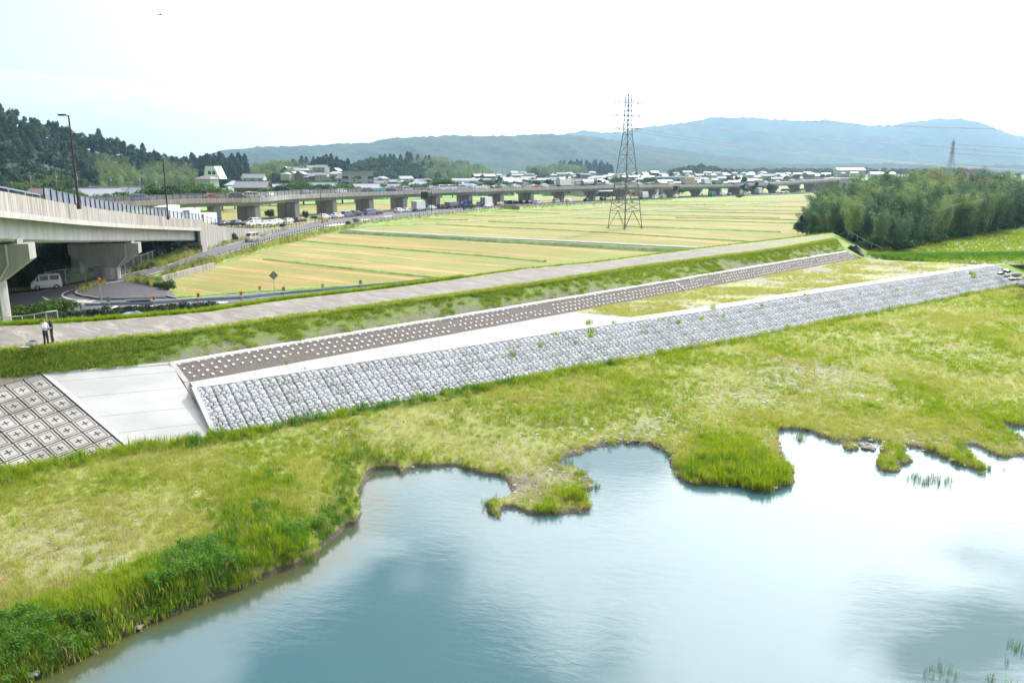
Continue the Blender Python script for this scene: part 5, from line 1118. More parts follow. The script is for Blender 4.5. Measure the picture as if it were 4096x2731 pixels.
def heading_road(p):                       # tangent of the road / ramp at depth D, as rz of +x
    D = p.y; an = np.interp(D, [60, 110, 150, 185, 200, 215, 240, 420, 520], [-14, -12, -4, 0, 8, 18, 26, 31, 36]); return math.radians(90 - an)
def on_road(u, v):
    z = ZR
    for _ in range(8): p = at(u, v, z); z = ramp_road_z(p.y)
    return at(u, v, z)
CN = {'white': 'white', 'silver': 'silver', 'grey': 'grey', 'black': 'black', 'red': 'red', 'blue': 'blue', 'teal': 'teal', 'navy': 'dark navy', 'beige': 'beige', 'brown': 'dark brown', 'green': 'green', 'slate': 'slate blue'}
KN = {'hatchback': 'hatchback', 'suv': 'suv', 'sedan': 'sedan', 'minivan': 'minivan', 'van': 'van', 'kei_van': 'box van'}
VIAQ = [(595, 'van', 'slate'), (880, 'hatchback', 'red'), (975, 'minivan', 'black'), (1048, 'van', 'beige'), (1132, 'hatchback', 'white'), (1266, 'suv', 'slate', 'rb'), (1400, 'suv', 'white'), (1506, 'minivan', 'black'), (1553, 'hatchback', 'teal'), (1596, 'suv', 'navy'), (1653, 'minivan', 'silver'),
 (1757, 'hatchback', 'silver'), (1795, 'van', 'white', 'rr'), (1832, 'van', 'white'), (1872, 'minivan', 'silver'), (1925, 'suv', 'white'), (1962, 'hatchback', 'white'), (2004, 'sedan', 'black'), (2038, 'hatchback', 'silver'), (2084, 'suv', 'white'), (2126, 'van', 'silver'), (2156, 'sedan', 'red'), (2198, 'suv', 'white'), (2448, 'suv', 'white'), (2505, 'suv', 'grey'), (2566, 'hatchback', 'white'), (2690, 'van', 'white'), (2610, 'sedan', 'black'), (2940, 'hatchback', 'grey'), (3062, 'hatchback', 'white'), (3110, 'sedan', 'white'), (3165, 'suv', 'white'), (3200, 'van', 'white')]
for k, q in enumerate(sorted(VIAQ)):
    p, an = via_at(q[0]); R_ = Vector((math.cos(an), -math.sin(an), 0)); loc = Vector(p) - R_ * 2.9 - Vector((0, 0, .32))
    make_car(q[1], q[2], tuple(loc), math.pi / 2 - an, '%s %s queued on the viaduct deck, %s car from the left' % (CN[q[2]], KN[q[1]], ORD[k]), 'cars queued on the viaduct', extra={'rb': roof_box, 'rr': roof_rack}.get(q[3] if len(q) > 3 else None))
for u, kind, cc, bc, L, H, lab, nm in ((2275, 'box', 'white', 'white_paint', 9.0, 3.5, 'long white box truck on the viaduct deck left of the tanker', 'box_truck'), (2368, 'tank', 'blue', 'white_paint', 9.0, 3.4, 'tanker truck with white tank and blue cab on the viaduct', 'tanker_truck'),
                            (2760, 'box', 'beige', 'wall_cream', 10.5, 3.9, 'large beige covered truck with dark rear on the far part of the viaduct', 'box_truck'), (2829, 'box', 'white', 'white_paint', 7.0, 3.1, 'white box truck behind the beige covered truck on the viaduct', 'box_truck'), (2872, 'dump', 'green', 'paint_green', 8, 3.2, 'green dump truck on the far viaduct deck', 'dump_truck')):
    p, an = via_at(u); R_ = Vector((math.cos(an), -math.sin(an), 0)); make_truck(kind, tuple(Vector(p) - R_ * 2.9 - Vector((0, 0, .32))), math.pi / 2 - an, lab, 'trucks on the viaduct', cc, bc, L, H, nm)
RQ = [(904, 903, 'sedan', 'navy', 0), (951, 903, 'suv', 'navy', 0), (995, 902, 'sedan', 'black', 0), (1013, 905, 'suv', 'white', 1), (1024, 897, 'minivan', 'white', 0), (1056, 903, 'hatchback', 'white', 1), (1086, 901, 'hatchback', 'white', 1), (1115, 896, 'hatchback', 'white', 0), (1157, 893, 'hatchback', 'white', 0), (1201, 890, 'suv', 'brown', 0),
 (1297, 876, 'suv', 'white', 0), (1351, 872, 'suv', 'white', 0), (1391, 867.5, 'minivan', 'grey', 0), (1425, 864, 'minivan', 'black', 0), (1479, 860, 'van', 'slate', 0), (1511, 857, 'suv', 'brown', 0), (1598, 849.5, 'suv', 'white', 0), (1631, 847, 'hatchback', 'white', 0), (1727, 838, 'suv', 'white', 0), (1764, 836, 'kei_van', 'black', 0), (1920, 824, 'kei_van', 'white', 0), (1954, 829, 'suv', 'white', 1), (1990, 822, 'hatchback', 'red', 0), (2003, 820, 'hatchback', 'white', 0),
 (2026, 818, 'minivan', 'black', 0), (2052, 817, 'minivan', 'black', 0), (2074, 815, 'hatchback', 'grey', 0), (2093, 816, 'suv', 'black', 0), (2116, 815, 'suv', 'black', 0), (2153, 815, 'minivan', 'white', 0), (2225, 812, 'van', 'beige', 0), (2277, 809, 'suv', 'white', 0), (2348, 804, 'sedan', 'black', 0), (2412, 801, 'suv', 'black', 0), (2482, 797, 'hatchback', 'white', 0), (2620, 795, 'minivan', 'white', 0), (2653, 793, 'van', 'silver', 0), (2704, 791, 'suv', 'white', 0),
 (2812, 785, 'hatchback', 'white', 0), (2889, 783, 'suv', 'white', 0), (2918, 781, 'suv', 'grey', 0), (2976, 779, 'van', 'white', 0), (3114, 774, 'hatchback', 'white', 0), (3131, 774, 'sedan', 'red', 0), (3146, 773, 'suv', 'white', 0), (3203, 770, 'van', 'white', 0)]
for k, (u, v, kd, c, flip) in enumerate(sorted(RQ)):
    p = on_road(u, v + 1); make_car(kd, c, tuple(p), heading_road(p) + (math.pi if flip else 0), '%s %s %s, %s car from the left' % (CN[c], KN[kd], 'facing the camera on the ground road' if flip else 'seen from behind in the ground road jam', ORD[k] if k < 45 else 'last'), 'cars in the traffic jam on the ground road')
for u, v, kind, cc, bc, L, H, lab, nm in ((838, 905, 'box', 'blue', 'white_paint', 7.5, 3.5, 'white box truck with blue cab on the ramp behind the retaining wall fence', 'box_truck'), (1680, 844, 'box', 'green', 'white_paint', 7.2, 3.6, 'white box truck with green cab beneath the electronic sign board', 'box_truck'), (1812, 833, 'dump', 'black', 'paint_grey', 8.5, 3.2, 'black and grey dump truck in the jam ahead of the small black car', 'dump_truck'),
                                (1862, 829, 'crane', 'blue', 'paint_blue', 7.0, 3.2, 'bright blue crane truck on the ground road', 'crane_truck'), (1950, 825, 'box', 'red', 'white_paint', 7.5, 3.7, 'box truck with white box and red cab in the jam', 'box_truck'), (2575, 795, 'box', 'white', 'white_paint', 9.0, 3.6, 'white container truck passing behind the pylon leg', 'box_truck'), (2848, 785, 'dump', 'green', 'paint_green', 7.5, 2.9, 'green dump truck on the far ground road', 'dump_truck'), (3036, 777, 'box', 'white', 'white_paint', 8.0, 3.6, 'white box truck below the blue direction sign', 'box_truck')):
    p = on_road(u, v + 1); make_truck(kind, tuple(p), heading_road(p), lab, 'trucks on the ground road', cc, bc, L, H, nm)
p = at(700, 872, CAMZ - 10.0); 
for u, D, lab in ((693, 139, 'white box truck on the ramp seen over the parapet beside the second street lamp'), (777, 152, 'white box truck behind the end of the ramp screen')):
    x = (u - CX) / FPX * D; make_truck('box', (x, D, ramp_road_z(D)), R(94), lab, 'trucks on the ramp', 'white', 'white_paint', 8.0, 3.45)
make_car('kei_van', 'white', tuple(at(187, 1155, ZR + .01)), R(180 + 33), 'white small box van driving out of the shade beneath the ramp viaduct', None, 'van')
make_car('kei_van', 'beige', tuple(at(1008, 966, ZR + .01)), R(-108), 'beige boxy small car driving down the lane beside the retaining wall', None, 'car', 'small_car')

# ================================================================== STREET FURNITURE
def pole_sign(name, label, cat, p, h, parts, pr=.04, mat='galvanised', lean=0, group=None, rz=0):
    t = thing(name, label, cat, tuple(p), group, rz); b = MB(); b.bar((0, 0, -.1), (lean, 0, h), pr, 8); b.build('pole', mat, t)
    for n, fn, m_ in parts:
        b = MB(); fn(b); b.build(n, m_, t)
    return t
def diamond(s, z, y=-.03): return lambda b: b.prism([(-s, z), (0, z - s), (s, z), (0, z + s)], lambda a, c, q: Vector((a, y + .02 * q, c)))
pole_sign('warning_sign', 'diamond warning sign seen from behind on a tall pole beyond the guardrail', 'road sign', at(1100, 1201, ZR - .1), 3.25, [('sign_plate', diamond(.52, 2.9), 'sign_back')], rz=R(28))
pole_sign('warning_sign', 'small diamond sign seen from behind among the bushes at the lane edge below the ramp', 'road sign', at(746, 1054, ZR), 2.7, [('sign_plate', diamond(.5, 2.35), 'sign_back')], rz=R(-14))
pole_sign('road_sign', 'round red traffic sign turned edge-on at the top of a pole by the junction', 'road sign', at(411, 1237, ZR - .1), 3.4, [('sign_plate', lambda b: b.bar((-.02, -.08, 3.15), (.02, .10, 3.15), .30, 18), 'red_paint'), ('sign_symbol', lambda b: b.box(-.03, -.022, -.14, .10, 3.0, 3.3) or b.box(.02, .1, -.1, -.09, 3.1, 3.2), 'white_paint')], rz=R(-42))
def board(name, label, u, D, zb, zt, w, h, arm, mat='black_metal', cat='sign board', z0=ZR, nrows=1, tz=None, plate='black_plastic'):
    p = atD(u, D, z0); t = thing(name, label, cat, tuple(p)); H = zt - z0; b = MB(); b.bar((0, 0, -.2), (0, 0, H), .14, 10); b.build('pole', mat, t)
    b = MB(); zc = H - .3 - h / 2; b.bar((0, 0, zc + h * .32), (-arm - .05, 0, zc + h * .32), .07, 6); b.bar((0, 0, zc - h * .25), (-arm - .05, 0, zc - h * .25), .07, 6); b.build('arm', mat, t)
    b = MB(); b.box(-arm - w, -arm, -.2, .06, zc - h / 2, zc + h / 2); b.build('sign_panel', plate, t)
    return t
bd = board('electronic_sign', 'black electronic message board on an arm over the white truck, seen from behind', 1727, 283, 0, pz(764, 283), 28.5 * 283 / FPX, 28 * 283 / FPX, 13 * 283 / FPX)
board('electronic_sign', 'smaller dark electronic message board before the far viaduct piers', 2715, 400, 0, pz(742, 400), 17.5 * 400 / FPX, 17 * 400 / FPX, 6 * 400 / FPX)
def blue(u, D, v0, v1, w, lab, name='direction_sign', plate='blue_sign', ty=0, base=ZR):
    h = (v1 - v0) * D / FPX; W_ = w * D / FPX; p = atD(u, D, base); z1 = pz(v0, D) - base; t = thing(name, lab, 'road sign', tuple(p)); xo = W_ * .62 if ty == 0 else 0
    b = MB(); b.bar((xo, 0, -.2), (xo, 0, z1 + .2), .11, 8); b.build('pole', 'sign_back', t); b = MB(); b.box(-W_ / 2, W_ / 2, -.2, -.12, z1 - h, z1); b.build('sign_panel', plate, t)
    b = MB(); k_ = W_ / 10
    for (x0, x1, z0_, z1_) in ((-3.2, -2.6, .2, .8), (-2.6, 2.2, .42, .5), (1.2, 2.0, .42, .82), (-3.6, -1, .1, .18), (.6, 3.4, .12, .2)): b.box(x0 * k_, x1 * k_, -.21, -.203, z1 - h + z0_ * h, z1 - h + z1_ * h)
    b.build('sign_lettering', 'white_paint', t)
blue(2984, 440, 738, 753, 14, 'blue direction sign beneath the far viaduct span'); blue(3373, 560, 700, 711, 13, 'blue direction sign standing above the road at the end of the viaduct', base=ZR + 6)
blue(829, 232, 739, 755, 10, 'green expressway sign on a post above the viaduct parapet', 'expressway_sign', 'green_sign', 1, base=8)
t = thing('electronic_sign', 'small dark sign cabinet below the blue sign at the end of the viaduct', 'sign board', tuple(atD(3362, 540, ZR))); b = MB(); b.bar((0, 0, 0), (0, 0, 8), .12, 6); b.build('pole', 'sign_back', t); b = MB(); b.box(-1.0, 1.0, -.2, .2, 5.6, 7.8); b.build('sign_panel', 'black_plastic', t)
# barrels at the fork
for k, (u, v) in enumerate(((1283, 882), (1292, 884), (1301, 885.5), (1310, 887), (1347, 878))):
    p = at(u, v, ZR); t = thing('crash_barrel', 'yellow plastic crash barrel at the fork, %s from the left' % ORD[k], 'barrel', tuple(p), 'yellow barrels at the road fork')
    b = MB(); b.bar((0, 0, 0), (0, 0, .95), .36, 14, 0, .33); b.build('body', 'yellow_barrel', t); b = MB(); b.bar((0, 0, .40), (0, 0, .56), .362, 14, 0, .355); b.build('band', 'orange_plate', t); b = MB(); b.bar((0, 0, .951), (0, 0, 1.0), .30, 14); b.build('lid', 'yellow_barrel', t)
pm = MB(); pm.bar((0, 0, .02), (0, 0, .72), .04, 8); pm1 = pm.mesh('post', 'cone_orange'); pm = MB(); pm.bar((0, 0, .5), (0, 0, .58), .044, 8); pm2 = pm.mesh('band', 'white_paint')
for k in range(18):
    f = k / 17; p = at(1361 + f * 149, 881.5 - f * 20, ZR); t = thing('lane_post', 'thin orange lane divider post, %s from the barrels' % ORD[k], 'post', tuple(p), 'lane divider posts on the main road'); put('shaft', pm1, t); put('band', pm2, t)
for k, (u, v) in enumerate(((2288, 811), (2299, 811), (2789, 822), (2820, 822))):
    p = at(u, v, ZR if v < 815 else ZP + .2); t = thing('traffic_cone', 'orange traffic cone %s' % ('beside the far jam, left one of two', 'beside the far jam, right one of two', 'on the farm track bend, left one', 'on the farm track bend, right one')[('0123').index(str(k))], 'traffic cone', tuple(p), 'traffic cones')
    b = MB(); b.bar((0, 0, .04), (0, 0, .75), .19, 12, 0, .04); b.build('cone', 'cone_orange', t); b = MB(); b.box(-.24, .24, -.24, .24, 0, .04); b.build('foot', 'black_plastic', t)
# guardrail with delineators along the junction
GP = [at(u, v, ZR - .1) for u, v in ((340, 1240), (438, 1237), (619, 1231), (795, 1219), (966, 1211), (1135, 1192), (1291, 1179), (1442, 1163), (1580, 1150), (1720, 1133))]
gr = thing('guardrail', 'bluish steel guardrail along the near edge of the junction road', 'guardrail', tuple(GP[0])); gl = catmull([tuple(p) for p in GP], 1.0)
def beam(line, prof, nm, mat, root):
    o = loft(nm, line, prof, mat); child(o, root); return o
beam(gl, [(-.02, .42), (-.10, .47), (-.10, .53), (-.03, .57), (-.10, .62), (-.10, .68), (-.02, .73), (.02, .73), (-.05, .67), (-.05, .63), (.02, .57), (-.05, .52), (-.05, .48), (.02, .42)], 'rail', 'guard_beam', gr)
for p in GP[1:]:
    b = MB(); b.bar(p + Vector((.06, -.12, -.3)), p + Vector((.06, -.12, .75)), .07, 8); child(b.build('post', 'galvanised', None), gr); b = MB(); b.box(p.x - .16, p.x + .16, p.y - .16, p.y, p.z + .55, p.z + .72); child(b.build('bracket', 'sign_back'), gr)
def delineator(p, kind, lab, rz, z=.85):
    t = thing('delineator', lab, 'road delineator', tuple(p), 'delineators along the guardrail', rz); b = MB(); b.bar((0, 0, z - .2), (0, 0, z + .1), .03, 6); b.build('bracket', 'galvanised', t)
    b = MB(); b.box(-.17, .17, -.02, .02, z, z + .5); b.build('plate', 'orange_plate' if kind == 'o' else 'sign_back', t)
    if kind == 'o':
        b = MB(); y = -.026; b.add([(-.09, y, z + .08), (.02, y, z + .08), (.12, y, z + .25), (.02, y, z + .42), (-.09, y, z + .42), (.01, y, z + .25)], [(0, 1, 2, 5), (5, 2, 3, 4)]); b.build('chevron', 'black_plastic', t)
    else:
        b = MB(); [b.box(x - .035, x + .035, -.026, -.021, zz - .04, zz + .04) for x in (-.07, .07) for zz in (z + .12, z + .25, z + .38)]; b.build('bolt_plate', 'galvanised', t)
delineator(at(260, 1243, ZR - .1), 'd', 'dark backside of a delineator on the black railing by the junction', R(8)); 
for p, kd, lb, rz in zip(GP[1:8], 'doooddd', ('dark delineator plate beside the tall red-topped pole', 'orange chevron delineator, first orange one from the left', 'second orange chevron delineator from the left', 'leaning orange chevron delineator next to the concrete footed post', 'tilted dark delineator plate right of the diamond sign pole', 'narrow dark delineator seventh along the guardrail', 'dark delineator plate farthest along the guardrail'), (10, -18, 35, 40, 20, 60, 15)): delineator(p + Vector((.06, -.12, 0)), kd, lb, R(rz))
t = delineator(at(1042, 1203, ZR - .15), 'o', 'orange delineator on its own post set in a square concrete foot', R(62), 1.25); 
b = MB(); b.bar((0, 0, 0), (0, 0, 1.3), .035, 8); b.build('post', 'galvanised', bpy.data.objects[[o.name for o in COL.objects if o.get('label') == 'orange delineator on its own post set in a square concrete foot'][0]])
b = MB(); b.box(-.32, .32, -.32, .32, -.1, .3); b.build('foot', 'kerb_concrete', bpy.data.objects[[o.name for o in COL.objects if o.get('label') == 'orange delineator on its own post set in a square concrete foot'][0]])
def picket(pa, pb_, h, n, lab, name='railing', mat='black_metal', rails=(.1, 1.0), root=None):
    t = thing(name, lab, 'railing', tuple(pa)); L = [pa.lerp(pb_, k / n) for k in range(n + 1)]
    b = MB()
    for r_ in rails: b.bar(pa + Vector((0, 0, h * r_)) - pa, pb_ + Vector((0, 0, h * r_)) - pa, .025, 4)
    b.build('rail', mat, t); pm = MB(); pm.box(-.014, .014, -.014, .014, 0, h * rails[-1]); me = pm.mesh('baluster', mat)
    for p in L: put('baluster', me, t, tuple(p - pa))
    pm = MB(); pm.box(-.035, .035, -.035, .035, -.2, h * 1.05); me = pm.mesh('post', mat)
    for p in (L[0], L[-1]): put('post', me, t, tuple(p - pa))
    return t
picket(at(222, 1244, ZR - .1), at(289, 1241, ZR - .1), 1.1, 13, 'short black railing at the end of the ivy hedge by the junction')
picket(at(526, 1120, ZR), at(656, 1150, ZR - .1), .95, 16, 'black railing half hidden in weeds behind the dark island')
# long low fence along the main road edge
def postfence(name, lab, L, n, h, mat, rails=(.45, .95), pr=.05, cat='fence', panel=None, zoff=0):
    Lp = catmull([tuple(p) for p in L], 2.0) + [0, 0, zoff]; q = resample([Vector(p) for p in Lp], n); t = thing(name, lab, cat, tuple(q[0])); o0 = np.array(tuple(q[0]))
    for r_ in rails:
        b = MB(); b.path([Vector(p - o0) + Vector((0, 0, h * r_)) for p in q], .035, 4); b.build('rail', mat, t)
    pm = MB(); pm.box(-pr, pr, -pr, pr, -.2, h); me = pm.mesh('post', mat)
    for p in q: put('post', me, t, tuple(p - o0))
    if panel:
        m_ = len(q); V = np.concatenate([q - o0, q - o0 + [0, 0, h]]); put('mesh_panel', qmesh('mesh_panel', V, [(i, i + 1, m_ + i + 1, m_ + i) for i in range(m_ - 1)], panel), t)
    return t
postfence('roadside_fence', 'low brown post fence between the main road and the stubble fields', pts([(1400, 897), (1500, 885), (1640, 868), (1780, 854), (2001, 830), (2320, 816), (2686, 795)], ZR), 95, .95, 'brown_metal')
postfence('roadside_fence', 'low brown post fence with weeds between the lane and the field corner', pts([(968, 1008), (1103, 960), (1296, 913), (1400, 897)], ZR), 44, .95, 'brown_metal', cat='fence')
postfence('lane_guardrail', 'double-rail brown guardrail between the lane and the retaining wall', pts([(838, 990), (975, 950), (1086, 932), (1190, 905), (1308, 888)], ZR + .02), 34, .85, 'sign_back', (.55, .9), cat='guardrail')
postfence('far_guardrail', 'dark guardrail on the far edge of the main road behind the queue', pts([(1190, 880), (1300, 868), (1420, 858), (1500, 852), (1640, 841), (1850, 827), (2026, 816), (2320, 801), (2700, 782)], ZR), 60, .8, 'sign_back', (.5, .85), cat='guardrail')
postfence('chain_link_fence', 'grey chain-link fence running behind the white van up towards the lane', pts([(188, 1150), (300, 1132), (442, 1108), (593, 1064), (640, 1040), (754, 1002)], ZR + .1), 17, 1.95, 'galvanised', (1.0,), .035, panel='mesh_panel')
postfence('chain_link_fence', 'stepped chain-link fence at the foot of the near viaduct pier', [at(0, 1312, 4.4) + Vector((-3, 0, -.3)), at(0, 1306, 4.4), at(92, 1298, 4.4), at(150, 1290, 4.5), at(190, 1282, 4.6), at(232, 1276, 4.6)], 9, .7, 'galvanised', (1.0,), .03, panel='mesh_panel')
# dike edge handrail by the bamboo
postfence('handrail', 'thin grey rail running down the end of the dike to the bamboo grove', [at(3395, 934, ZC), at(3450, 968, 4.6), at(3525, 1003, ZB + .1)], 6, .5, 'galvanised', (1.0,), .03)
# silver drain post, tarp, tub
def lumpy(name, label, cat, p, sx, sy, h, mat, seed=1, n=14, m_=9, group=None):
    V = []
    for i in range(m_):
        for j in range(n):
            r_ = i / (m_ - 1); a = 2 * math.pi * j / n; rr = r_ * (1 + .25 * math.sin(3 * a + seed)); x = math.cos(a) * rr * sx; y = math.sin(a) * rr * sy
            V.append((x, y, h * (1 - r_ ** 2) * (.6 + .8 * float(vnoise(x * 3 / max(sx, .1) + seed, y * 3 / max(sy, .1), seed)))))
    F = [(i * n + j, i * n + (j + 1) % n, (i + 1) * n + (j + 1) % n, (i + 1) * n + j) for i in range(m_ - 1) for j in range(n)]
    o = put(name, qmesh(name, V, F, mat), None, tuple(p)); return tag(o, label, cat, group)
lumpy('tarpaulin', 'crumpled blue-grey tarpaulin lying on the grass beside the gravel track', 'tarpaulin', at(527, 1269, 5.1), 1.25, .7, .45, 'tarp_blue')
lumpy('covered_heap', 'shiny black plastic sheet heap at the end of the pin strip', 'heap', at(3416, 1020, ZB + .1), 1.6, 1.3, 1.3, 'black_plastic', 5)
tb = thing('tub', 'white plastic tub with dark cloth inside at the feet of the two men', 'tub', tuple(at(129, 1384, ZC)), rz=R(-5))
b = MB(); w0, w1, hh = .22, .27, .32
for s_, (ax) in ((1, 0), (-1, 0), (1, 1), (-1, 1)):
    if ax == 0: b.add([(s_ * w0, -.2, 0), (s_ * w0, .2, 0), (s_ * w1, .24, hh), (s_ * w1, -.24, hh), (s_ * (w0 - .02), -.2, 0), (s_ * (w0 - .02), .2, 0), (s_ * (w1 - .02), .24, hh), (s_ * (w1 - .02), -.24, hh)], [(0, 1, 2, 3), (4, 7, 6, 5), (3, 2, 6, 7)])
    else: b.add([(-w0, s_ * .2, 0), (w0, s_ * .2, 0), (w1, s_ * .24, hh), (-w1, s_ * .24, hh), (-w0, s_ * .18, 0), (w0, s_ * .18, 0), (w1, s_ * .22, hh), (-w1, s_ * .22, hh)], [(0, 1, 2, 3), (4, 7, 6, 5), (3, 2, 6, 7)])
b.box(-w0, w0, -.2, .2, 0, .02); b.build('body', 'white_paint', tb); b = MB(); b.box(-.14, .16, -.12, .12, .05, .35); b.build('cloth', 'black_plastic', tb)
b = MB(); b.box(-.26, .26, -.14, .14, 0, .03, 0, Matrix.Translation((-.0, 0, 0))); o = b.build('plastic_tray', 'white_paint'); o.location = at(100, 1388, ZC + .06); tag(o, 'white flat plastic tray lying in the grass left of the tub', 'tray')

# ================================================================== PEOPLE
def skin_fig(name, verts, edges, radii, mats, parent, root=0, sub=2):
    me = bpy.data.meshes.new(name); me.from_pydata(verts, edges, []); me.materials.append(M[mats]); o = bpy.data.objects.new(name, me); link(o, parent)
    m1 = o.modifiers.new('Skin', 'SKIN'); m1.use_smooth_shade = True
    for i, r_ in enumerate(radii):
        sv = me.skin_vertices[0].data[i]; sv.radius = (r_, r_) if not isinstance(r_, tuple) else r_; sv.use_root = (i == root)
    m2 = o.modifiers.new('Sub', 'SUBSURF'); m2.levels = sub; m2.render_levels = sub
    return o
def person(loc, rz, label, shirt, trousers, shoes, pose, H=1.72, cap=False, ctrl=False):
    t = thing('person', label, 'person', tuple(loc), None, rz, H / 1.72)
    # facing +X ; body: one continuous skin figure (trunk, legs, arms, neck, head base)
    hipz = .90; V = [(0, 0, hipz), (.0, 0, 1.05), (.0, 0, 1.22), (-.01, 0, 1.38), (0, 0, 1.46), (.015, 0, 1.54)]; E_ = [(0, 1), (1, 2), (2, 3), (3, 4), (4, 5)]; Rr = [(.13, .15), (.115, .145), (.12, .165), (.10, .165), .055, .055]
    def add(p, r_, par): V.append(p); Rr.append(r_); E_.append((par, len(V) - 1)); return len(V) - 1
    for s_ in (1, -1):
        st = pose['step'] * s_; a = add((0, .09 * s_, .84), .098, 0); k_ = add((.02 + st * .4, .105 * s_, .47), .066, a); f = add((-.01 + st, .11 * s_, .10), .046, k_); f2 = add((.02 + st, .115 * s_, .05), .045, f); add((.16 + st, .13 * s_, .035), .036, f2)
    for s_ in (1, -1):
        sh = add((-.01, .19 * s_, 1.40), .058, 3); el, wr = pose['arms'][0 if s_ > 0 else 1]; e = add(el, .043, sh); w_ = add(wr, .030, e)
    body = skin_fig('body', V, E_, Rr, 'trousers_navy', t)
    body.data.materials.clear(); 
    for m_ in (trousers, shirt, 'skin', shoes): body.data.materials.append(M[m_])
    # bake the modifiers so that clothing areas can be assigned by height
    dg = bpy.context.evaluated_depsgraph_get(); ev = body.evaluated_get(dg); me = bpy.data.meshes.new_from_object(ev); body.modifiers.clear(); body.data = me
    for m_ in (trousers, shirt, 'skin', shoes):
        pass
    me.materials.clear(); [me.materials.append(M[m_]) for m_ in (trousers, shirt, 'skin', shoes)]
    for p in me.polygons:
        c = p.center; arm = abs(c.y) > .205 or c.x > .17
        p.material_index = 3 if c.z < .085 else (0 if c.z < 1.0 and not (arm and c.z > .86) else (2 if c.z > 1.475 else 1))
        if arm and c.z > .86:
            dmin = min((c - Vector(pose['arms'][i][0])).length for i in (0, 1)); fore = c.x > pose['sleeve'] ; p.material_index = 2 if fore else 1
        p.use_smooth = True
    # head
    hd = empty('head'); hd.parent = t; hd.location = (.02, 0, 1.53); hd.rotation_euler = (0, R(pose['tilt']), R(pose['turn']))
    bm = bmesh.new(); bmesh.ops.create_uvsphere(bm, u_segments=20, v_segments=14, radius=1)
    for v in bm.verts:
        x, y, z = v.co; jaw = 1 - .22 * max(0, -z); v.co = Vector((x * .098 * jaw + (.006 if z < -.3 else 0), y * .076 * jaw, z * .118 + .105))
    me = bpy.data.meshes.new('face'); bm.to_mesh(me); bm.free(); me.materials.append(M['skin']); [setattr(p, 'use_smooth', True) for p in me.polygons]; put('face', me, hd)
    b = MB(); b.add([(.088, -.014, .075), (.088, .014, .075), (.118, 0, .08), (.094, 0, .125)], [(0, 1, 2), (1, 3, 2), (3, 0, 2)]); b.build('nose', 'skin', hd)
    for s_ in (1, -1):
        b = MB(); b.box(.086, .096, s_ * .032 - .012, s_ * .032 + .012, .112, .124); b.build('eye', 'hair', hd); b = MB(); b.bar((0, s_ * .072, .075), (-.006, s_ * .086, .125), .016, 6); b.build('ear', 'skin', hd)
    b = MB(); b.box(.082, .094, -.022, .022, .05, .057); b.build('mouth', 'red_paint', hd)
    bm = bmesh.new(); bmesh.ops.create_uvsphere(bm, u_segments=20, v_segments=12, radius=1); bmesh.ops.delete(bm, geom=[v for v in bm.verts if v.co.z < -.15 + (.5 if v.co.x > .35 else 0)], context='VERTS')
    for v in bm.verts: v.co = Vector((v.co.x * .107 - .006, v.co.y * .086, v.co.z * .118 + .118))
    me = bpy.data.meshes.new('hair'); bm.to_mesh(me); bm.free(); me.materials.append(M['hair']); put('cap' if cap else 'hair', me, hd)
    if cap: b = MB(); b.prism([(.07, -.07), (.17, -.05), (.17, .05), (.07, .07)], lambda a, c, q: Vector((a, c, .155 + .012 * q))); b.build('cap_brim', 'hair', hd)
    # hands: palm, four fingers, thumb
    for s_, i in ((1, 0), (-1, 1)):
        w_ = Vector(pose['arms'][i][1]); d = (w_ - Vector(pose['arms'][i][0])).normalized(); sd_ = Vector((0, 1, 0)).cross(d) if False else Vector((0, 0, 1)).cross(d).normalized(); up = d.cross(sd_)
        HV = [w_, w_ + d * .045, w_ + d * .085]; HE = [(0, 1), (1, 2)]; HR = [(.024, .024), (.030, .022), (.034, .018)]
        for f in range(4):
            o_ = sd_ * (f - 1.5) * .019; ln = (.030, .036, .033, .026)[f]; a = len(HV); HV += [w_ + d * .09 + o_, w_ + d * (.09 + ln) + o_ - up * .01, w_ + d * (.09 + ln * 1.6) + o_ - up * .035]; HE += [(2, a), (a, a + 1), (a + 1, a + 2)]; HR += [.0095, .009, .008]
        a = len(HV); HV += [w_ + d * .05 - sd_ * s_ * .035, w_ + d * .085 - sd_ * s_ * .05 - up * .01]; HE += [(1, a), (a, a + 1)]; HR += [.011, .009]
        skin_fig('hand', [tuple(v) for v in HV], HE, HR, 'skin', t, 0, 1)
    if ctrl:
        c_ = empty('belt'); c_.parent = t; b = MB(); b.bar((0, 0, .985), (0, 0, 1.012), .152, 16); b.build('strap', 'black_plastic', c_); c_.scale = (.9, 1.05, 1); c_.location = (0, 0, .0)
    return t
pl = at(187, 1382, ZC)
person(pl, R(-12), 'man in white short-sleeved shirt and dark trousers looking up while holding a drone controller', 'shirt_white', 'trousers_navy', 'shoe_dark', dict(step=.03, arms=[((.07, .24, 1.13), (.30, .10, 1.12)), ((.07, -.24, 1.13), (.30, -.10, 1.12))], sleeve=.12, tilt=-42, turn=0), 1.74)
p2 = at(212, 1372, ZC)
person(p2, R(-150), 'man in black long-sleeved shirt, cap and red shoes standing behind the drone pilot', 'shirt_dark', 'trousers_navy', 'shoe_red', dict(step=.04, arms=[((-.05, .36, 1.16), (.10, .22, .98)), ((.06, -.27, 1.16), (.16, -.16, .97))], sleeve=.10, tilt=-10, turn=20), 1.74, cap=True)
c_ = thing('drone_controller', 'grey drone remote controller held in the hands of the man in white', 'remote controller', tuple(pl + Vector((.40, -.085, 1.16))), rz=R(-12)); b = MB(); b.box(-.05, .05, -.10, .10, -.02, .03); b.build('body', 'wall_grey', c_); b = MB(); b.box(.04, .05, -.08, .08, .03, .12); b.build('screen', 'black_plastic', c_)
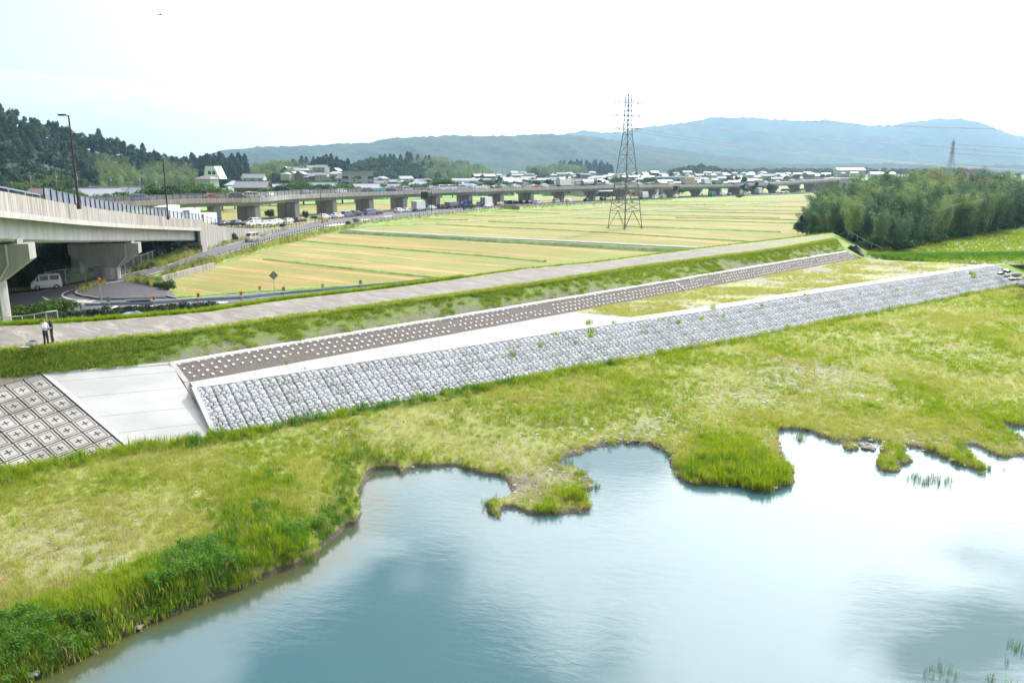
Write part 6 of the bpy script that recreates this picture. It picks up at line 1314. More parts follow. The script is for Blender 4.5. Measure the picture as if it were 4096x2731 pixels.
for s_ in (1, -1): b = MB(); b.bar((-.01, s_ * .06, .03), (-.01, s_ * .06, .055), .008, 6); b.build('stick', 'black_metal', c_)
# bird high on the left
t = thing('bird', 'dark bird with spread wings flying high in the upper left sky', 'bird', tuple(Vector((0, 0, CAMZ)) + ray(642, 60) * 120), rz=R(40))
b = MB(); b.bar((-.16, 0, 0), (.1, 0, 0), .05, 8, 0, .07); b.bar((.1, 0, 0), (.22, 0, .01), .06, 8, 0, .02); b.bar((-.16, 0, 0), (-.36, 0, 0), .045, 6, 0, .07); b.build('body', 'black_metal', t)
for s_ in (1, -1): b = MB(); b.add([(.06, s_ * .04, .02), (-.1, s_ * .04, .02), (-.12, s_ * .3, .12), (.04, s_ * .32, .13), (-.05, s_ * .62, -.02 if s_ > 0 else -.15), (.06, s_ * .04, .035), (-.1, s_ * .04, .035), (-.12, s_ * .3, .135), (.04, s_ * .32, .145)], [(0, 1, 2, 3), (3, 2, 4), (5, 8, 7, 6), (8, 4, 7)]); b.build('wing', 'black_metal', t)
# ================================================================== MOUNTAINS AND HILLS
def mountain(name, prof, D0, D1, base_v=None, seed=1, nu=420, nr=46, rough=.18, mat='mountain_forest'):
    us = np.linspace(prof[0][0], prof[-1][0], nu); vr = np.interp(us, [p[0] for p in prof], [p[1] for p in prof])
    k = np.exp(-np.linspace(-2.2, 2.2, 9) ** 2); k /= k.sum(); vr = np.convolve(np.pad(vr, 4, 'edge'), k, 'valid')
    V = []; zr = CAMZ + (HOR - vr) * D1 / FPX
    for j in range(nr):
        f = j / (nr - 3) if j < nr - 2 else 1; D = D0 + (D1 - D0) * f + (j - nr + 3) * D1 * .05 * (j >= nr - 2)
        x = (us - CX) / FPX * D; sh = f ** 1.25 if j < nr - 2 else 1 - .5 * (j - nr + 3)
        spur = (fbm(us * .012 + 3 * f, us * 0 + f * 1.6, 4, seed) - .5) * 2
        z = ZP + (zr - ZP) * np.clip(sh * (1 + spur * .55 * (1 - f) * 1.2), 0, 1.05 if f < 1 else 1) + (fbm(x * .02, us * 0 + D * .02, 4, seed + 5) - .5) * D1 * .006 * min(1, f * 4)
        if f == 1 and j == nr - 3: z = zr + (fbm(us * .10, us * 0, 5, seed + 3) - .5) * D1 * .0042
        V.append(np.c_[x, np.full(nu, D), z])
    put(name, qmesh(name, np.concatenate(V), grid_faces(nr, nu), mat, smooth=True), kind='structure')
mountain('far_mountain', [(-2500, 560), (900, 640), (1700, 600), (2200, 556), (2316, 530), (2438, 540), (2577, 517), (2717, 500), (2821, 482), (2960, 479), (3065, 489), (3187, 495), (3274, 491), (3378, 505), (3483, 515), (3552, 505), (3657, 489), (3762, 484), (3849, 498), (3953, 536), (4058, 561), (4096, 580), (4300, 610), (5200, 600), (6500, 640)], 3300, 5200, seed=4, rough=.1, nu=640)
mountain('middle_mountain', [(-2500, 600), (200, 640), (780, 640), (836, 630), (905, 610), (1045, 592), (1219, 589), (1393, 580), (1480, 578), (1567, 561), (1672, 555), (1794, 549), (1916, 552), (2020, 549), (2177, 543), (2320, 548), (2440, 566), (2600, 592), (2800, 620), (3100, 650), (3400, 664)], 2100, 3100, seed=9, nu=520)
mountain('foothills', [(700, 664), (1100, 655), (1500, 662), (1900, 650), (2100, 662), (2400, 656), (2700, 650), (3100, 660), (3500, 655), (4000, 662), (5200, 655)], 1700, 2200, seed=19, nu=300, nr=16)
# left hill
HU = [(-1500, 300), (-600, 360), (0, 450), (105, 488), (220, 510), (330, 555), (470, 580), (560, 606), (640, 628), (740, 652), (830, 662), (900, 690)]
def hill_D(u): return np.interp(u, [-1500, 0, 800, 1000], [300, 350, 560, 640])
def hill_z(u, D):
    d0 = hill_D(u); f = np.clip((D - d0) / (150 + 0 * d0), 0, 1.4); vr = np.interp(u, [h[0] for h in HU], [h[1] for h in HU]); zr = CAMZ + (HOR - vr) * (d0 + 150) / FPX - 7
    return ZP + (zr - ZP) * np.minimum(sstep(-.05, 1.05, f), 1) - np.maximum(f - 1, 0) * 40
us = np.linspace(-1500, 960, 120); V = []
for f in np.linspace(-.1, 1.4, 24): D = hill_D(us) + 150 * f; V.append(np.c_[(us - CX) / FPX * D, D, hill_z(us, D) + (fbm(us * .03, D * .03, 3, 2) - .5) * 3 - (.4 if f < 0 else 0)])
put('left_hill', qmesh('left_hill', np.concatenate(V), grid_faces(24, 120), 'forest_floor', smooth=True), kind='structure')

# ================================================================== TREES (leaf meshes shared by the copies)
def leaf_quads(C, Nn, size, aspect, rs, droop=0.0, rollspread=1.0):
    """one small quad per centre, oriented loosely by the normal"""
    n = len(C); Nn = Nn + rs.normal(0, .55 * rollspread, (n, 3)); Nn /= np.linalg.norm(Nn, axis=1)[:, None] + 1e-9
    T_ = np.cross(Nn, rs.normal(0, 1, (n, 3))); T_ /= np.linalg.norm(T_, axis=1)[:, None] + 1e-9; B_ = np.cross(Nn, T_)
    if droop: T_[:, 2] -= droop; T_ /= np.linalg.norm(T_, axis=1)[:, None]
    s = size * rs.uniform(.6, 1.3, n)[:, None]; a = T_ * s; b_ = B_ * s * aspect
    V = np.stack([C - a, C - b_ * .9 + a * .1, C + a, C + b_ * .9 + a * .1], 1).reshape(-1, 3); return V, np.arange(n * 4).reshape(-1, 4)
def clumpy(rs, lobes, per, size, aspect, shell=.75, droop=0):
    C = []; Nn = []
    for (cx, cy, cz, rx, ry, rz_) in lobes:
        d = rs.normal(0, 1, (per, 3)); d /= np.linalg.norm(d, axis=1)[:, None]; d[:, 2] = np.where(d[:, 2] < -.35, -d[:, 2] * .6, d[:, 2]); r_ = shell + (1 - shell) * rs.uniform(-1, 1, (per, 1)); r_ = r_ * (1 + .16 * np.sin(d[:, :1] * 7 + cx) * np.cos(d[:, 2:] * 6 + cy))
        C.append(np.array([cx, cy, cz]) + d * r_ * [rx, ry, rz_]); Nn.append(d)
    return leaf_quads(np.concatenate(C), np.concatenate(Nn), size, aspect, rs, droop)
TREE = {}
def tree_mesh(key, leafmat, V, F, trunk):
    """trunk: MB ; joined as one mesh for far trees, and kept apart for near ones"""
    tv = np.array([tuple(v) for v in trunk.v]); faces = [tuple(f) for f in trunk.f] + [tuple(q + len(tv)) for q in F]
    me = bpy.data.meshes.new(key); me.from_pydata(np.concatenate([tv, V]).tolist(), [], faces); me.materials.append(M['bark']); me.materials.append(M[leafmat])
    me.polygons.foreach_set('material_index', np.array([0] * len(trunk.f) + [1] * len(F), np.int32)); me.update()
    TREE.setdefault(key, []).append((me, trunk, V, F, leafmat)); return me
def mk_broad(sd, leafmat, key, H=9, W_=4.2, n=130, size=.30):
    rs = np.random.default_rng(sd); r = random.Random(sd); lobes = []
    for k in range(15): a = r.uniform(0, 6.28); q = r.uniform(.1, .72) * W_; z = H * r.uniform(.42, .84); lobes.append((math.cos(a) * q, math.sin(a) * q, z * (1.05 - .25 * q / W_), W_ * r.uniform(.24, .42), W_ * r.uniform(.24, .42), H * r.uniform(.10, .17)))
    V, F = clumpy(rs, lobes, n, size, .75); t = MB(); t.bar((0, 0, -.5), (0, 0, H * .55), .24, 6, 0, .12)
    for l in lobes[:6]: t.bar((0, 0, H * .35), (l[0] * .8, l[1] * .8, l[2]), .10, 5, 0, .04)
    tree_mesh(key, leafmat, V, F, t)
def mk_conifer(sd, key='conifer', H=11.5, n=2300, leafmat='leaf_conifer'):
    rs = np.random.default_rng(sd); f = rs.uniform(0, 1, n) ** .8; z = H * (.16 + .84 * f); rmax = 3.1 * (1 - f) ** .42 * (.75 + .25 * np.minimum(f * 5, 1)) + .1; ph = rs.uniform(0, 6.28, n); layer = .80 + .20 * np.sin(z * 3.0 + ph * 3); r_ = rmax * layer * np.sqrt(rs.uniform(.35, 1, n))
    C = np.c_[np.cos(ph) * r_, np.sin(ph) * r_, z - r_ * .25]; Nn = np.c_[np.cos(ph) * .6, np.sin(ph) * .6, np.full(n, .7)]; V, F = leaf_quads(C, Nn, .36, .5, rs, .35); t = MB(); t.bar((0, 0, -.5), (0, 0, H * .9), .2, 6, 0, .05); tree_mesh(key, leafmat, V, F, t)
def mk_bamboo(sd, key, leafmat, H=12, culms=7, n=330, size=.26, spread=1.3, bend=2.4, low=.35, tw=.045):
    rs = np.random.default_rng(sd); t = MB(); Cs = []; Ns = []
    for c in range(culms):
        bx, by = rs.normal(0, spread * .5, 2); a = rs.uniform(0, 6.28); h = H * rs.uniform(.75, 1.05); bd = bend * rs.uniform(.4, 1.2)
        def pos(f): return np.array([bx + math.cos(a) * bd * f ** 2.6, by + math.sin(a) * bd * f ** 2.6, h * (f - .10 * f ** 4)])
        P_ = [pos(f) for f in np.linspace(0, 1, 9)]
        for p, q in zip(P_, P_[1:]): t.bar(tuple(p), tuple(q), tw, 4)
        f = low + (1 - low) * rs.uniform(0, 1, n) ** .75; base_ = np.array([pos(x) for x in f]); sp = (.30 + 1.25 * np.sin(np.clip((f - low) / (1 - low), 0, 1) * math.pi * .86) ** .8)[:, None] * rs.uniform(.1, 1, (n, 1)); d = rs.normal(0, 1, (n, 3)); d[:, 2] = np.abs(d[:, 2]) * .3 - .15; d /= np.linalg.norm(d, axis=1)[:, None]
        Cs.append(base_ + d * sp); Ns.append(d * .4 + [0, 0, .8])
    V, F = leaf_quads(np.concatenate(Cs), np.concatenate(Ns), size, .32, rs, .45); tree_mesh(key, leafmat, V, F, t)
for i in range(3): mk_conifer(10 + i)
for i in range(3): mk_broad(15 + i, 'leaf_conifer', 'darkround', 11, 3.4, 150, .30)
for i in range(3): mk_broad(20 + i, 'leaf_broad', 'broad')
for i in range(2): mk_broad(30 + i, 'leaf_yellow', 'yellow', 8, 3.6)
for i in range(3): mk_bamboo(40 + i, 'bamboo_far', 'leaf_bamboo_far', 11, 6, 190, .34, 1.8, 2.2, .25)
for i in range(4): mk_bamboo(50 + i, 'bamboo', 'leaf_bamboo', 12.0, 9, 760, .19, 2.6, 3.2, (.22, .05, .12, .3)[i], .035)
for i in range(2): mk_bamboo(60 + i, 'bamboo_dry', 'leaf_dry', 12.5, 6, 420, .17, 1.4, 1.8, .45, .03)
for i in range(3): mk_broad(70 + i, 'leaf_vine', 'vine', 8.5, 3.4, 300, .18)
for i in range(2): mk_broad(80 + i, 'leaf_hedge', 'round', 6, 4.6, 170, .22)
def plant(key, x, y, z, s, label, cat, group, name, sz=1.0, parts=False):
    v = random.choice(TREE[key]); rz = random.uniform(0, 6.28)
    if not parts:
        o = put(name, v[0], None, (x, y, z), rz); o.scale = (s, s, s * sz); return tag(o, label, cat, group)
    if len(v) == 5:
        pm_ = {}; i = TREE[key].index(v); tr = v[1].mesh('trunk', 'bamboo_stalk' if 'bamboo' in key else 'bark'); cr = qmesh('crown', v[2], v[3], v[4]); v = v + (tr, cr); TREE[key][i] = v
    t = thing(name, label, cat, (x, y, z), group, rz); t.scale = (s, s, s * sz); put('stalks' if 'bamboo' in key else 'trunk', v[5], t, kind='stuff' if 'bamboo' in key else None); put('crown', v[6], t); return t
# left hill forest
r = random.Random(5); cnt = 0
LH = [('dark_conifer', 'dark conifer in the dense forest on the left hillside', 'conifers on the left hill'), ('hill_tree', 'mid green leafy tree in the forest on the left hillside', 'leafy trees on the left hill'), ('bamboo', 'pale green feathery bamboo on the lower left hillside', 'bamboo on the left hill'), ('yellow_tree', 'yellow-green leafy tree at the foot of the left hill', 'yellow-green trees at the foot of the left hill')]
for row in range(13):
    f = row / 12; u = -260 + r.uniform(0, 30)
    while u < 880:
        D = hill_D(u) + 150 * f + r.uniform(-6, 6); x = (u - CX) / FPX * D; z = float(hill_z(u, D)); vv = HOR + (CAMZ - z - 8) * FPX / D; s = r.uniform(1.0, 1.5); kind = 0
        if f < .22 and 60 < u < 330: kind = 3 if r.random() < .75 else 1
        elif 420 < u < 820 and f < .62 - .3 * (u - 420) / 400 + .12 * math.sin(u * .02): kind = 2
        elif r.random() < .14: kind = 1
        elif 250 < u < 380 and f < .45 and r.random() < .5: kind = 1
        key = ('conifer' if r.random() < .2 else 'darkround', 'broad', 'bamboo_far', 'yellow')[kind]; nm, lb, gp = LH[kind]
        zone = ('left of the first street lamp' if u < 300 else 'between the two street lamps' if u < 640 else 'right of the second street lamp'); lv = 'top' if row > 9 else 'upper slope' if row > 6 else 'middle slope' if row > 3 else 'foot'
        plant(key, x, D, z - .5, s * (1.0, .95, .95, 1.0)[kind], {0: 'dark conifer' if key == 'conifer' else 'dark round-topped tree', 1: 'mid green tree', 2: 'pale feathery bamboo', 3: 'yellow-green tree'}[kind] + ' on the left hill %s, %s' % (lv, zone), 'bamboo' if kind == 2 else 'tree', gp, nm, r.uniform(.85, 1.15)); cnt += 1; u += (36, 42, 31, 40)[kind] * (380 / D) ** .5 * r.uniform(1.0, 1.5)
# woods behind the village: (u0, u1, D0, D1, crown top v at centre, crown top v at the ends, mix, label)
def gn_scatter(name, label, P, rot, scl, idx, coll, cat='grass'):
    n = len(P); me = bpy.data.meshes.new(name); me.vertices.add(n); me.vertices.foreach_set('co', np.asarray(P, np.float32).ravel())
    for an, ty, vals in (('rot', 'FLOAT', rot), ('scl', 'FLOAT', scl), ('idx', 'INT', idx)):
        a = me.attributes.new(an, ty, 'POINT'); a.data.foreach_set('value', np.asarray(vals, np.float32 if ty == 'FLOAT' else np.int32))
    o = put(name, me, kind='stuff'); tag(o, label, cat); ng = bpy.data.node_groups.new(name, 'GeometryNodeTree')
    ng.interface.new_socket('Geometry', in_out='INPUT', socket_type='NodeSocketGeometry'); ng.interface.new_socket('Geometry', in_out='OUTPUT', socket_type='NodeSocketGeometry')
    gi = ng.nodes.new('NodeGroupInput'); go = ng.nodes.new('NodeGroupOutput'); ip_ = ng.nodes.new('GeometryNodeInstanceOnPoints'); ci = ng.nodes.new('GeometryNodeCollectionInfo'); ci.inputs['Collection'].default_value = coll; ci.inputs['Separate Children'].default_value = True; ci.inputs['Reset Children'].default_value = True
    def na(nm, ty): q = ng.nodes.new('GeometryNodeInputNamedAttribute'); q.data_type = ty; q.inputs['Name'].default_value = nm; return [s for s in q.outputs if s.name == 'Attribute' and s.enabled][0]
    L = ng.links.new; mp = ng.nodes.new('GeometryNodeMeshToPoints'); L(gi.outputs[0], mp.inputs[0]); L(mp.outputs[0], ip_.inputs['Points']); L(ci.outputs[0], ip_.inputs['Instance']); ip_.inputs['Pick Instance'].default_value = True; L(na('idx', 'INT'), ip_.inputs['Instance Index'])
    cb = ng.nodes.new('ShaderNodeCombineXYZ'); L(na('rot', 'FLOAT'), cb.inputs[2]); L(cb.outputs[0], ip_.inputs['Rotation']); L(na('scl', 'FLOAT'), ip_.inputs['Scale']); L(ip_.outputs[0], go.inputs[0])
    m = o.modifiers.new('scatter', 'NODES'); m.node_group = ng; return o
WOODS = [(770, 1010, 600, 700, 628, 655, 'conifer', 'dark woodland above the white chapel-like building', 30), (985, 1300, 640, 800, 652, 700, 'bamboo_far', 'feathery bamboo wood on the low hill behind the old tiled houses', 60), (1180, 1290, 900, 960, 645, 655, 'conifer', 'group of pointed dark conifers beyond the bamboo hill', 10), (1255, 1410, 700, 790, 641, 668, 'conifer', 'dark block of woodland behind the village', 26),
         (1390, 1700, 760, 960, 628, 672, 'broad', 'leafy woodland on the hill behind the village middle', 46), (1560, 1960, 850, 1050, 652, 690, 'bamboo_far', 'pale bamboo wood on the long slope behind the village', 60), (1480, 1760, 980, 1060, 640, 660, 'conifer', 'dark conifers along the ridge of the wooded hill', 18), (2110, 2330, 1150, 1300, 664, 700, 'bamboo_far', 'pale bamboo wood on the small hill left of the pylon', 34), (2210, 2440, 1320, 1400, 657, 680, 'conifer', 'dark conifers behind the small bamboo hill', 18),
         (2670, 2890, 1150, 1300, 668, 700, 'broad', 'dark leafy wood right of the pylon', 26), (2900, 3300, 1500, 1700, 678, 690, 'broad', 'hazy woodland at the mountain foot beyond the viaduct end', 30), (3260, 3900, 1300, 1500, 682, 696, 'broad', 'hazy woodland beside the far school building', 34)]
for wi, (u0, u1, D0, D1, vt, ve, key, lab, n) in enumerate(WOODS):
    V = []; nn = 14; usx = np.linspace(u0 - 20, u1 + 20, 30)
    def gz(u, D):
        q = np.clip(1 - ((u - (u0 + u1) / 2) / ((u1 - u0) / 2 + 20)) ** 2, 0, 1); f = np.clip((D - D0) / (D1 - D0), 0, 1); vv = ve + (vt - ve) * q; top = CAMZ + (HOR - vv) * D1 / FPX - 10; return ZP + np.maximum(top - ZP, 0) * sstep(0, 1, f) * (q > 0)
    for f in np.linspace(-.05, 1.3, nn):
        D = D0 + (D1 - D0) * f; V.append(np.c_[(usx - CX) / FPX * D, np.full(30, D), gz(usx, D) * (1 if f < 1.15 else .3) - .3])
    put('wooded_rise', qmesh('wooded_rise', np.concatenate(V), grid_faces(nn, 30), 'forest_floor', smooth=True), kind='structure')
    PT = []; SC = []; IX = []
    n = int(n * 2.6)
    for k in range(n):
        u = u0 + (u1 - u0) * ((k * .618 + r.uniform(-.02, .02)) % 1); f = (k + .5) / n; D = D0 + (D1 - D0) * f; PT.append(((u - CX) / FPX * D, D, float(gz(np.array([u]), D)[0]) - 1)); SC.append(r.uniform(1.0, 1.5) * (1 if D < 1000 else 1.3)); IX.append(r.randrange(3) if r.random() < .85 else 3 + r.randrange(2))
    cw = bpy.data.collections.new('wood_%d' % wi)
    for q, v_ in enumerate([TREE[key][j % len(TREE[key])] for j in range(3)] + [TREE['broad'][0], TREE['broad'][1]]): o = bpy.data.objects.new('w%02d_%d' % (wi, q), v_[0]); cw.objects.link(o)
    gn_scatter('woodland', lab, np.array(PT), [r.uniform(0, 6.28) for _ in PT], SC, IX, cw, 'woodland')
# round roadside trees just beyond the viaduct, and village greenery
RT = [(430, 800, 250, 1.4), (520, 795, 250, 1.5), (600, 775, 270, 1.7), (665, 768, 275, 1.8), (720, 765, 280, 1.7), (780, 772, 285, 1.8), (840, 770, 290, 1.8), (890, 778, 290, 1.5), (940, 785, 300, 1.2), (1080, 780, 330, 1.3), (1125, 775, 330, 1.5), (1165, 768, 335, 1.7), (1215, 765, 340, 1.7), (1265, 768, 340, 1.6), (1325, 765, 345, 1.6), (1370, 765, 350, 1.6), (1420, 770, 355, 1.3), (1550, 755, 400, 1.4), (1630, 756, 400, 1.4), (1690, 755, 400, 1.4), (1765, 748, 420, 1.9), (1810, 755, 420, 1.5), (1930, 745, 450, 1.7), (1985, 745, 450, 1.7), (2095, 740, 480, 1.6), (2140, 745, 480, 1.4), (2480, 735, 520, 1.7), (2600, 735, 540, 1.7), (2560, 740, 530, 1.4), (2350, 735, 520, 1.1), (1460, 770, 360, 1.1), (270, 770, 300, 1.6), (230, 790, 290, 1.3), (320, 785, 290, 1.3)]
for k, (u, v, D, s) in enumerate(RT): p = atD(u, D, ZP); plant('round', p.x, D, ZP, s * 1.02, 'round bushy green tree just beyond the viaduct, %s from the left' % ORD[k], 'tree', 'round trees just beyond the viaduct', 'round_tree', .95)
for k in range(270):
    u = r.uniform(950, 3350); D = r.choice((460, 540, 620, 700, 800, 950, 1100)) + r.uniform(-20, 20); x = (u - CX) / FPX * D; plant(r.choice(('broad', 'round', 'broad', 'darkround')), x, D, ZP, r.uniform(.6, .95) * (1 if D < 700 else 1.15), 'garden tree among the roofs of the village', 'tree', 'garden trees in the village', 'garden_tree')
# ================================================================== HOUSES
def house(w, d, h, rh, walls, roof, style='gable', two=False):
    t = empty('house_template'); b = MB(); b.box(-w / 2, w / 2, -d / 2, d / 2, -.3, h); b.build('wall', walls, t)
    b = MB(); e = .7
    if style == 'hip':
        rr = w * .25; b.add([(-w / 2 - e, -d / 2 - e, h), (w / 2 + e, -d / 2 - e, h), (w / 2 + e, d / 2 + e, h), (-w / 2 - e, d / 2 + e, h), (-rr, 0, h + rh), (rr, 0, h + rh), (-w / 2 - e, -d / 2 - e, h - .18), (w / 2 + e, -d / 2 - e, h - .18), (w / 2 + e, d / 2 + e, h - .18), (-w / 2 - e, d / 2 + e, h - .18)], [(0, 1, 5, 4), (1, 2, 5), (2, 3, 4, 5), (3, 0, 4), (0, 6, 7, 1), (1, 7, 8, 2), (2, 8, 9, 3), (3, 9, 6, 0), (9, 8, 7, 6)])
    else:
        for s_ in (1, -1): b.prism([(0, h + rh), (0, h + rh - .2), (s_ * (d / 2 + e), h - .3), (s_ * (d / 2 + e), h - .08)], lambda a, z, q: Vector(((q - .5) * (w + 2 * e * .8), a, z)))
        b.box(-w / 2 - .45, w / 2 + .45, -.16, .16, h + rh - .1, h + rh + .22)
    b.build('roof', roof, t)
    if style != 'hip': b = MB(); b.prism([(-d / 2, h - .1), (d / 2, h - .1), (0, h + rh - .25)], lambda a, z, q: Vector(((q - .5) * (w - .02), a, z))); b.build('gable', walls, t)
    if two:
        b = MB(); e = 1.3; zb = h * .5; [b.prism([(s_ * d / 2, zb + .5), (s_ * d / 2, zb + .3), (s_ * (d / 2 + e), zb - .15), (s_ * (d / 2 + e), zb + .02)], lambda a, z, q: Vector(((q - .5) * (w + 1.5), a, z))) for s_ in (1, -1)]; b.build('skirt_roof', roof, t)
    wm = MB(); wm.box(-.75, .75, -.04, .04, 0, 1.1); wme = wm.mesh('window', 'window_glass'); fm = MB(); fm.box(-.85, .85, -.03, .03, -.08, 0); fm.box(-.85, .85, -.03, .03, 1.1, 1.18); fm.box(-.03, .03, -.05, .05, 0, 1.1); fme = fm.mesh('frame', 'rim_metal')
    for z in ([.9, h * .5 + .9] if two else [.9]):
        for x in np.linspace(-w / 2 + 1.8, w / 2 - 1.8, max(2, int(w / 3.4))): o = put('window', wme, t, (x, -d / 2 - .05, z)); put('frame', fme, o, (0, -.01, 0))
    return t
HT = []
for args, lab in (((12, 8, 3.2, 2.6, 'wall_white', 'roof_silver', 'gable'), 'white house with silver gable roof'), ((14, 9, 5.8, 2.8, 'wall_brown', 'roof_grey', 'gable', True), 'brown two-storey house with grey roofs'), ((11, 9, 5.6, 2.2, 'wall_cream', 'roof_silver', 'hip'), 'cream house with silver hipped roof'), ((13, 8, 5.6, 2.6, 'wall_white', 'roof_grey', 'gable', True), 'white two-storey house with grey roofs'),
                  ((16, 8, 3.4, 3.0, 'wall_dark', 'roof_silver', 'gable'), 'dark farmhouse with silver roof'), ((10, 8, 5.4, 1.8, 'wall_grey', 'roof_brown', 'hip'), 'grey house with brown hipped roof'), ((15, 9, 4.2, 1.6, 'wall_grey', 'roof_white', 'gable'), 'low shed with bright white roof'), ((12, 9, 5.6, 2.4, 'wall_white', 'roof_blue', 'hip'), 'white house with blue-grey hipped roof'), ((9, 7, 3.0, 2.2, 'wall_brown', 'roof_brown', 'gable'), 'small brown house with brown roof')): HT.append((house(*args), lab, [False]))
def put_house(k, x, y, z, rz, s, lab):
    tpl, base, used = HT[k]; c = tpl if not used[0] else copy_tree(tpl); used[0] = True; c.name = 'house'; c.location = (x, y, z); c.rotation_euler = (0, 0, rz); c.scale = (s, s, s); tag(c, lab or base, 'house', 'village houses beyond the viaduct'); return c
def pier_near(u):
    us_ = [p[0] for p in PIERS]; i = int(np.argmin([abs(u - q) for q in us_])); return i, ('left of' if u < us_[i] else 'right of')
HL = [(440, 705 + 30, 330, 0, 22, 'long white-roofed house at the foot of the left hill', 4), (180, 0, 300, 0, 15, 'brown gabled house behind the ramp screen at far left', 8), (395, 0, 310, 25, 16, 'dark gabled house with silver roof beside the round tree at left', 4), (545, 0, 330, -20, 15, 'grey-roofed house behind the green shrubs, left of a pair', 4), (595, 0, 335, 10, 15, 'silver-roofed house behind the green shrubs, right of a pair', 4), (660, 0, 345, 0, 11, 'small silver roof seen over the shrubs right of the second street lamp', 0),
      (830, 0, 440, -15, 13, 'brown-roofed house above the green shrub belt', 5), (955, 0, 400, 10, 14, 'cream hip-roofed house left of the large brown tiled house', 2), (1015, 0, 345, 0, 14, 'large brown old house with ornate tiled roofs behind the beige van', 1), (970, 0, 370, 30, 12, 'silver gable-roofed house tucked behind the brown tiled house', 0), (1065, 0, 380, -60, 12, 'dark gabled house right of the brown tiled house', 4), (1020, 0, 480, 0, 16, 'wide white two-storey house at the foot of the bamboo hill', 3), (1140, 0, 420, 25, 12, 'white-roofed house behind the round trees', 0), (1290, 0, 430, 0, 16, 'broad grey roof behind the round trees before the dark wood', 4), (1400, 0, 460, -15, 12, 'tall white-roofed house right of the broad grey roof', 3), (1480, 0, 400, 20, 14, 'dark gabled house behind the black minivan on the viaduct', 4)]
for u, v, D, rz, w, lab, k in HL: p = atD(u, D, ZP + (4 if D > 430 else 1.5 if u > 300 else 3)); put_house(k, p.x, D, p.z, R(rz), .95, lab)
rows = [(455, 1500, 2650, 34), (520, 1480, 2800, 36), (590, 1450, 2900, 34), (680, 1500, 3050, 34), (800, 1900, 3150, 36), (950, 1950, 3300, 40), (1100, 1950, 3400, 36), (620, 1150, 1420, 26), (680, 1150, 1400, 24)]
hs = set(); rr_ = random.Random(3)
for ri, (D, u0, u1, st) in enumerate(rows):
    u = u0 + rr_.uniform(0, 20); i = 0
    while u < u1:
        if rr_.random() < .84:
            k = rr_.choice((0, 0, 1, 2, 3, 3, 4, 5, 6, 7)); pi, sd_ = pier_near(u); DD = D + rr_.uniform(-18, 18); z = ZP + (D - 450) * .006 + (5 if ri == 7 else 9 if ri == 8 else 0)
            lab = '%s, %s village row, %s the %s viaduct pier' % (HT[k][1], ORD[ri], sd_, ORD[pi])
            if lab in hs: lab = lab.replace('village row', 'village row back')
            if lab in hs: lab = lab.replace(' the ', ' far ')
            hs.add(lab); put_house(k, (u - CX) / FPX * DD, DD, z, R(rr_.choice((0, 12, -18, 30, 75, 90)) + rr_.uniform(-8, 8)), rr_.uniform(.62, .88), lab)
        u += st * rr_.uniform(.7, 1.35) * 1.05; i += 1
def special(u, D, z, w, d, h, rh, walls, roof, lab, rz=0, style='gable', name='building', cat='building', nwin=6, floors=1):
    t = thing(name, lab, cat, tuple(atD(u, D, z)), None, R(rz)); b = MB(); b.box(-w / 2, w / 2, -d / 2, d / 2, -2, h); b.build('wall', walls, t); b = MB()
    if style == 'gable': b.prism([(-d / 2 - .6, h - .1), (d / 2 + .6, h - .1), (d / 2 + .6, h + .15), (0, h + rh), (-d / 2 - .6, h + .15)], lambda a, q_, q: Vector(((q - .5) * (w + 1.2), a, q_)))
    elif style == 'arch': b.prism([(math.cos(a) * d * .52, h + math.sin(a) * rh) for a in np.linspace(0, math.pi, 12)], lambda a, q_, q: Vector(((q - .5) * (w + .6), a, q_)))
    else: b.box(-w / 2 - .4, w / 2 + .4, -d / 2 - .4, d / 2 + .4, h, h + .4)
    b.build('roof', roof, t)
    for f in range(floors):
        for x in np.linspace(-w / 2 + 1.5, w / 2 - 1.5, nwin): b = MB(); b.box(x - .7 * w / nwin / 2.4, x + .7 * w / nwin / 2.4, -d / 2 - .06, -d / 2 - .01, 1 + f * 3.2, 2.5 + f * 3.2); b.build('window', 'window_glass', t)
    return t
t = thing('chapel_building', 'white steep-roofed building with two round arched windows above the village', 'building', tuple(atD(855, 560, 9)), None, R(-10)); b = MB(); b.prism([(-5, 0), (-3.0, 8.5), (3.6, 8.5), (7.5, 0)], lambda a, c, q: Vector((a, (q - .5) * 9, c))); b.build('wall', 'white_paint', t)
for x in (-.2, 3.0): b = MB(); b.prism([(x - 1.2, 3.0), (x + 1.2, 3.0), (x + 1.2, 4.4), (x + .8, 5.2), (x, 5.6), (x - .8, 5.2), (x - 1.2, 4.4)], lambda a, c, q: Vector((a, -4.56 + .05 * q, c))); b.build('arched_window', 'window_glass', t)
special(3395, 1150, 3, 40, 14, 10, 3, 'wall_cream', 'roof_white', 'long school-like building with pale roof at the mountain foot, right of the viaduct end', 6, nwin=14, floors=3, name='school_building')
special(3525, 950, 3, 26, 16, 6, 2.5, 'wall_grey', 'roof_white', 'hall with glaring white roof behind the bamboo grove tip', -8, name='hall', nwin=6)
special(1520 / 1 - 85, 460, 3, 17, 9, 11, .4, 'wall_grey', 'roof_grey', 'grey concrete block building with narrow windows among the village houses', 10, 'flat', nwin=3, floors=3)
special(1885, 500, 2, 24, 10, 4, 4, 'roof_silver', 'roof_silver', 'grey arched storage shed behind the silver cars on the viaduct', 0, 'arch', name='storage_shed', nwin=3)
special(2155, 500, 2.5, 20, 10, 6.5, .4, 'wall_teal', 'roof_white', 'pale teal two-storey building just above the viaduct parapet', -6, 'flat', nwin=5, floors=2)
special(2060, 490, 2, 14, 10, 6, 2.4, 'wall_teal', 'roof_silver', 'pale house with hipped silver roof above the viaduct between round trees', 12, nwin=4)
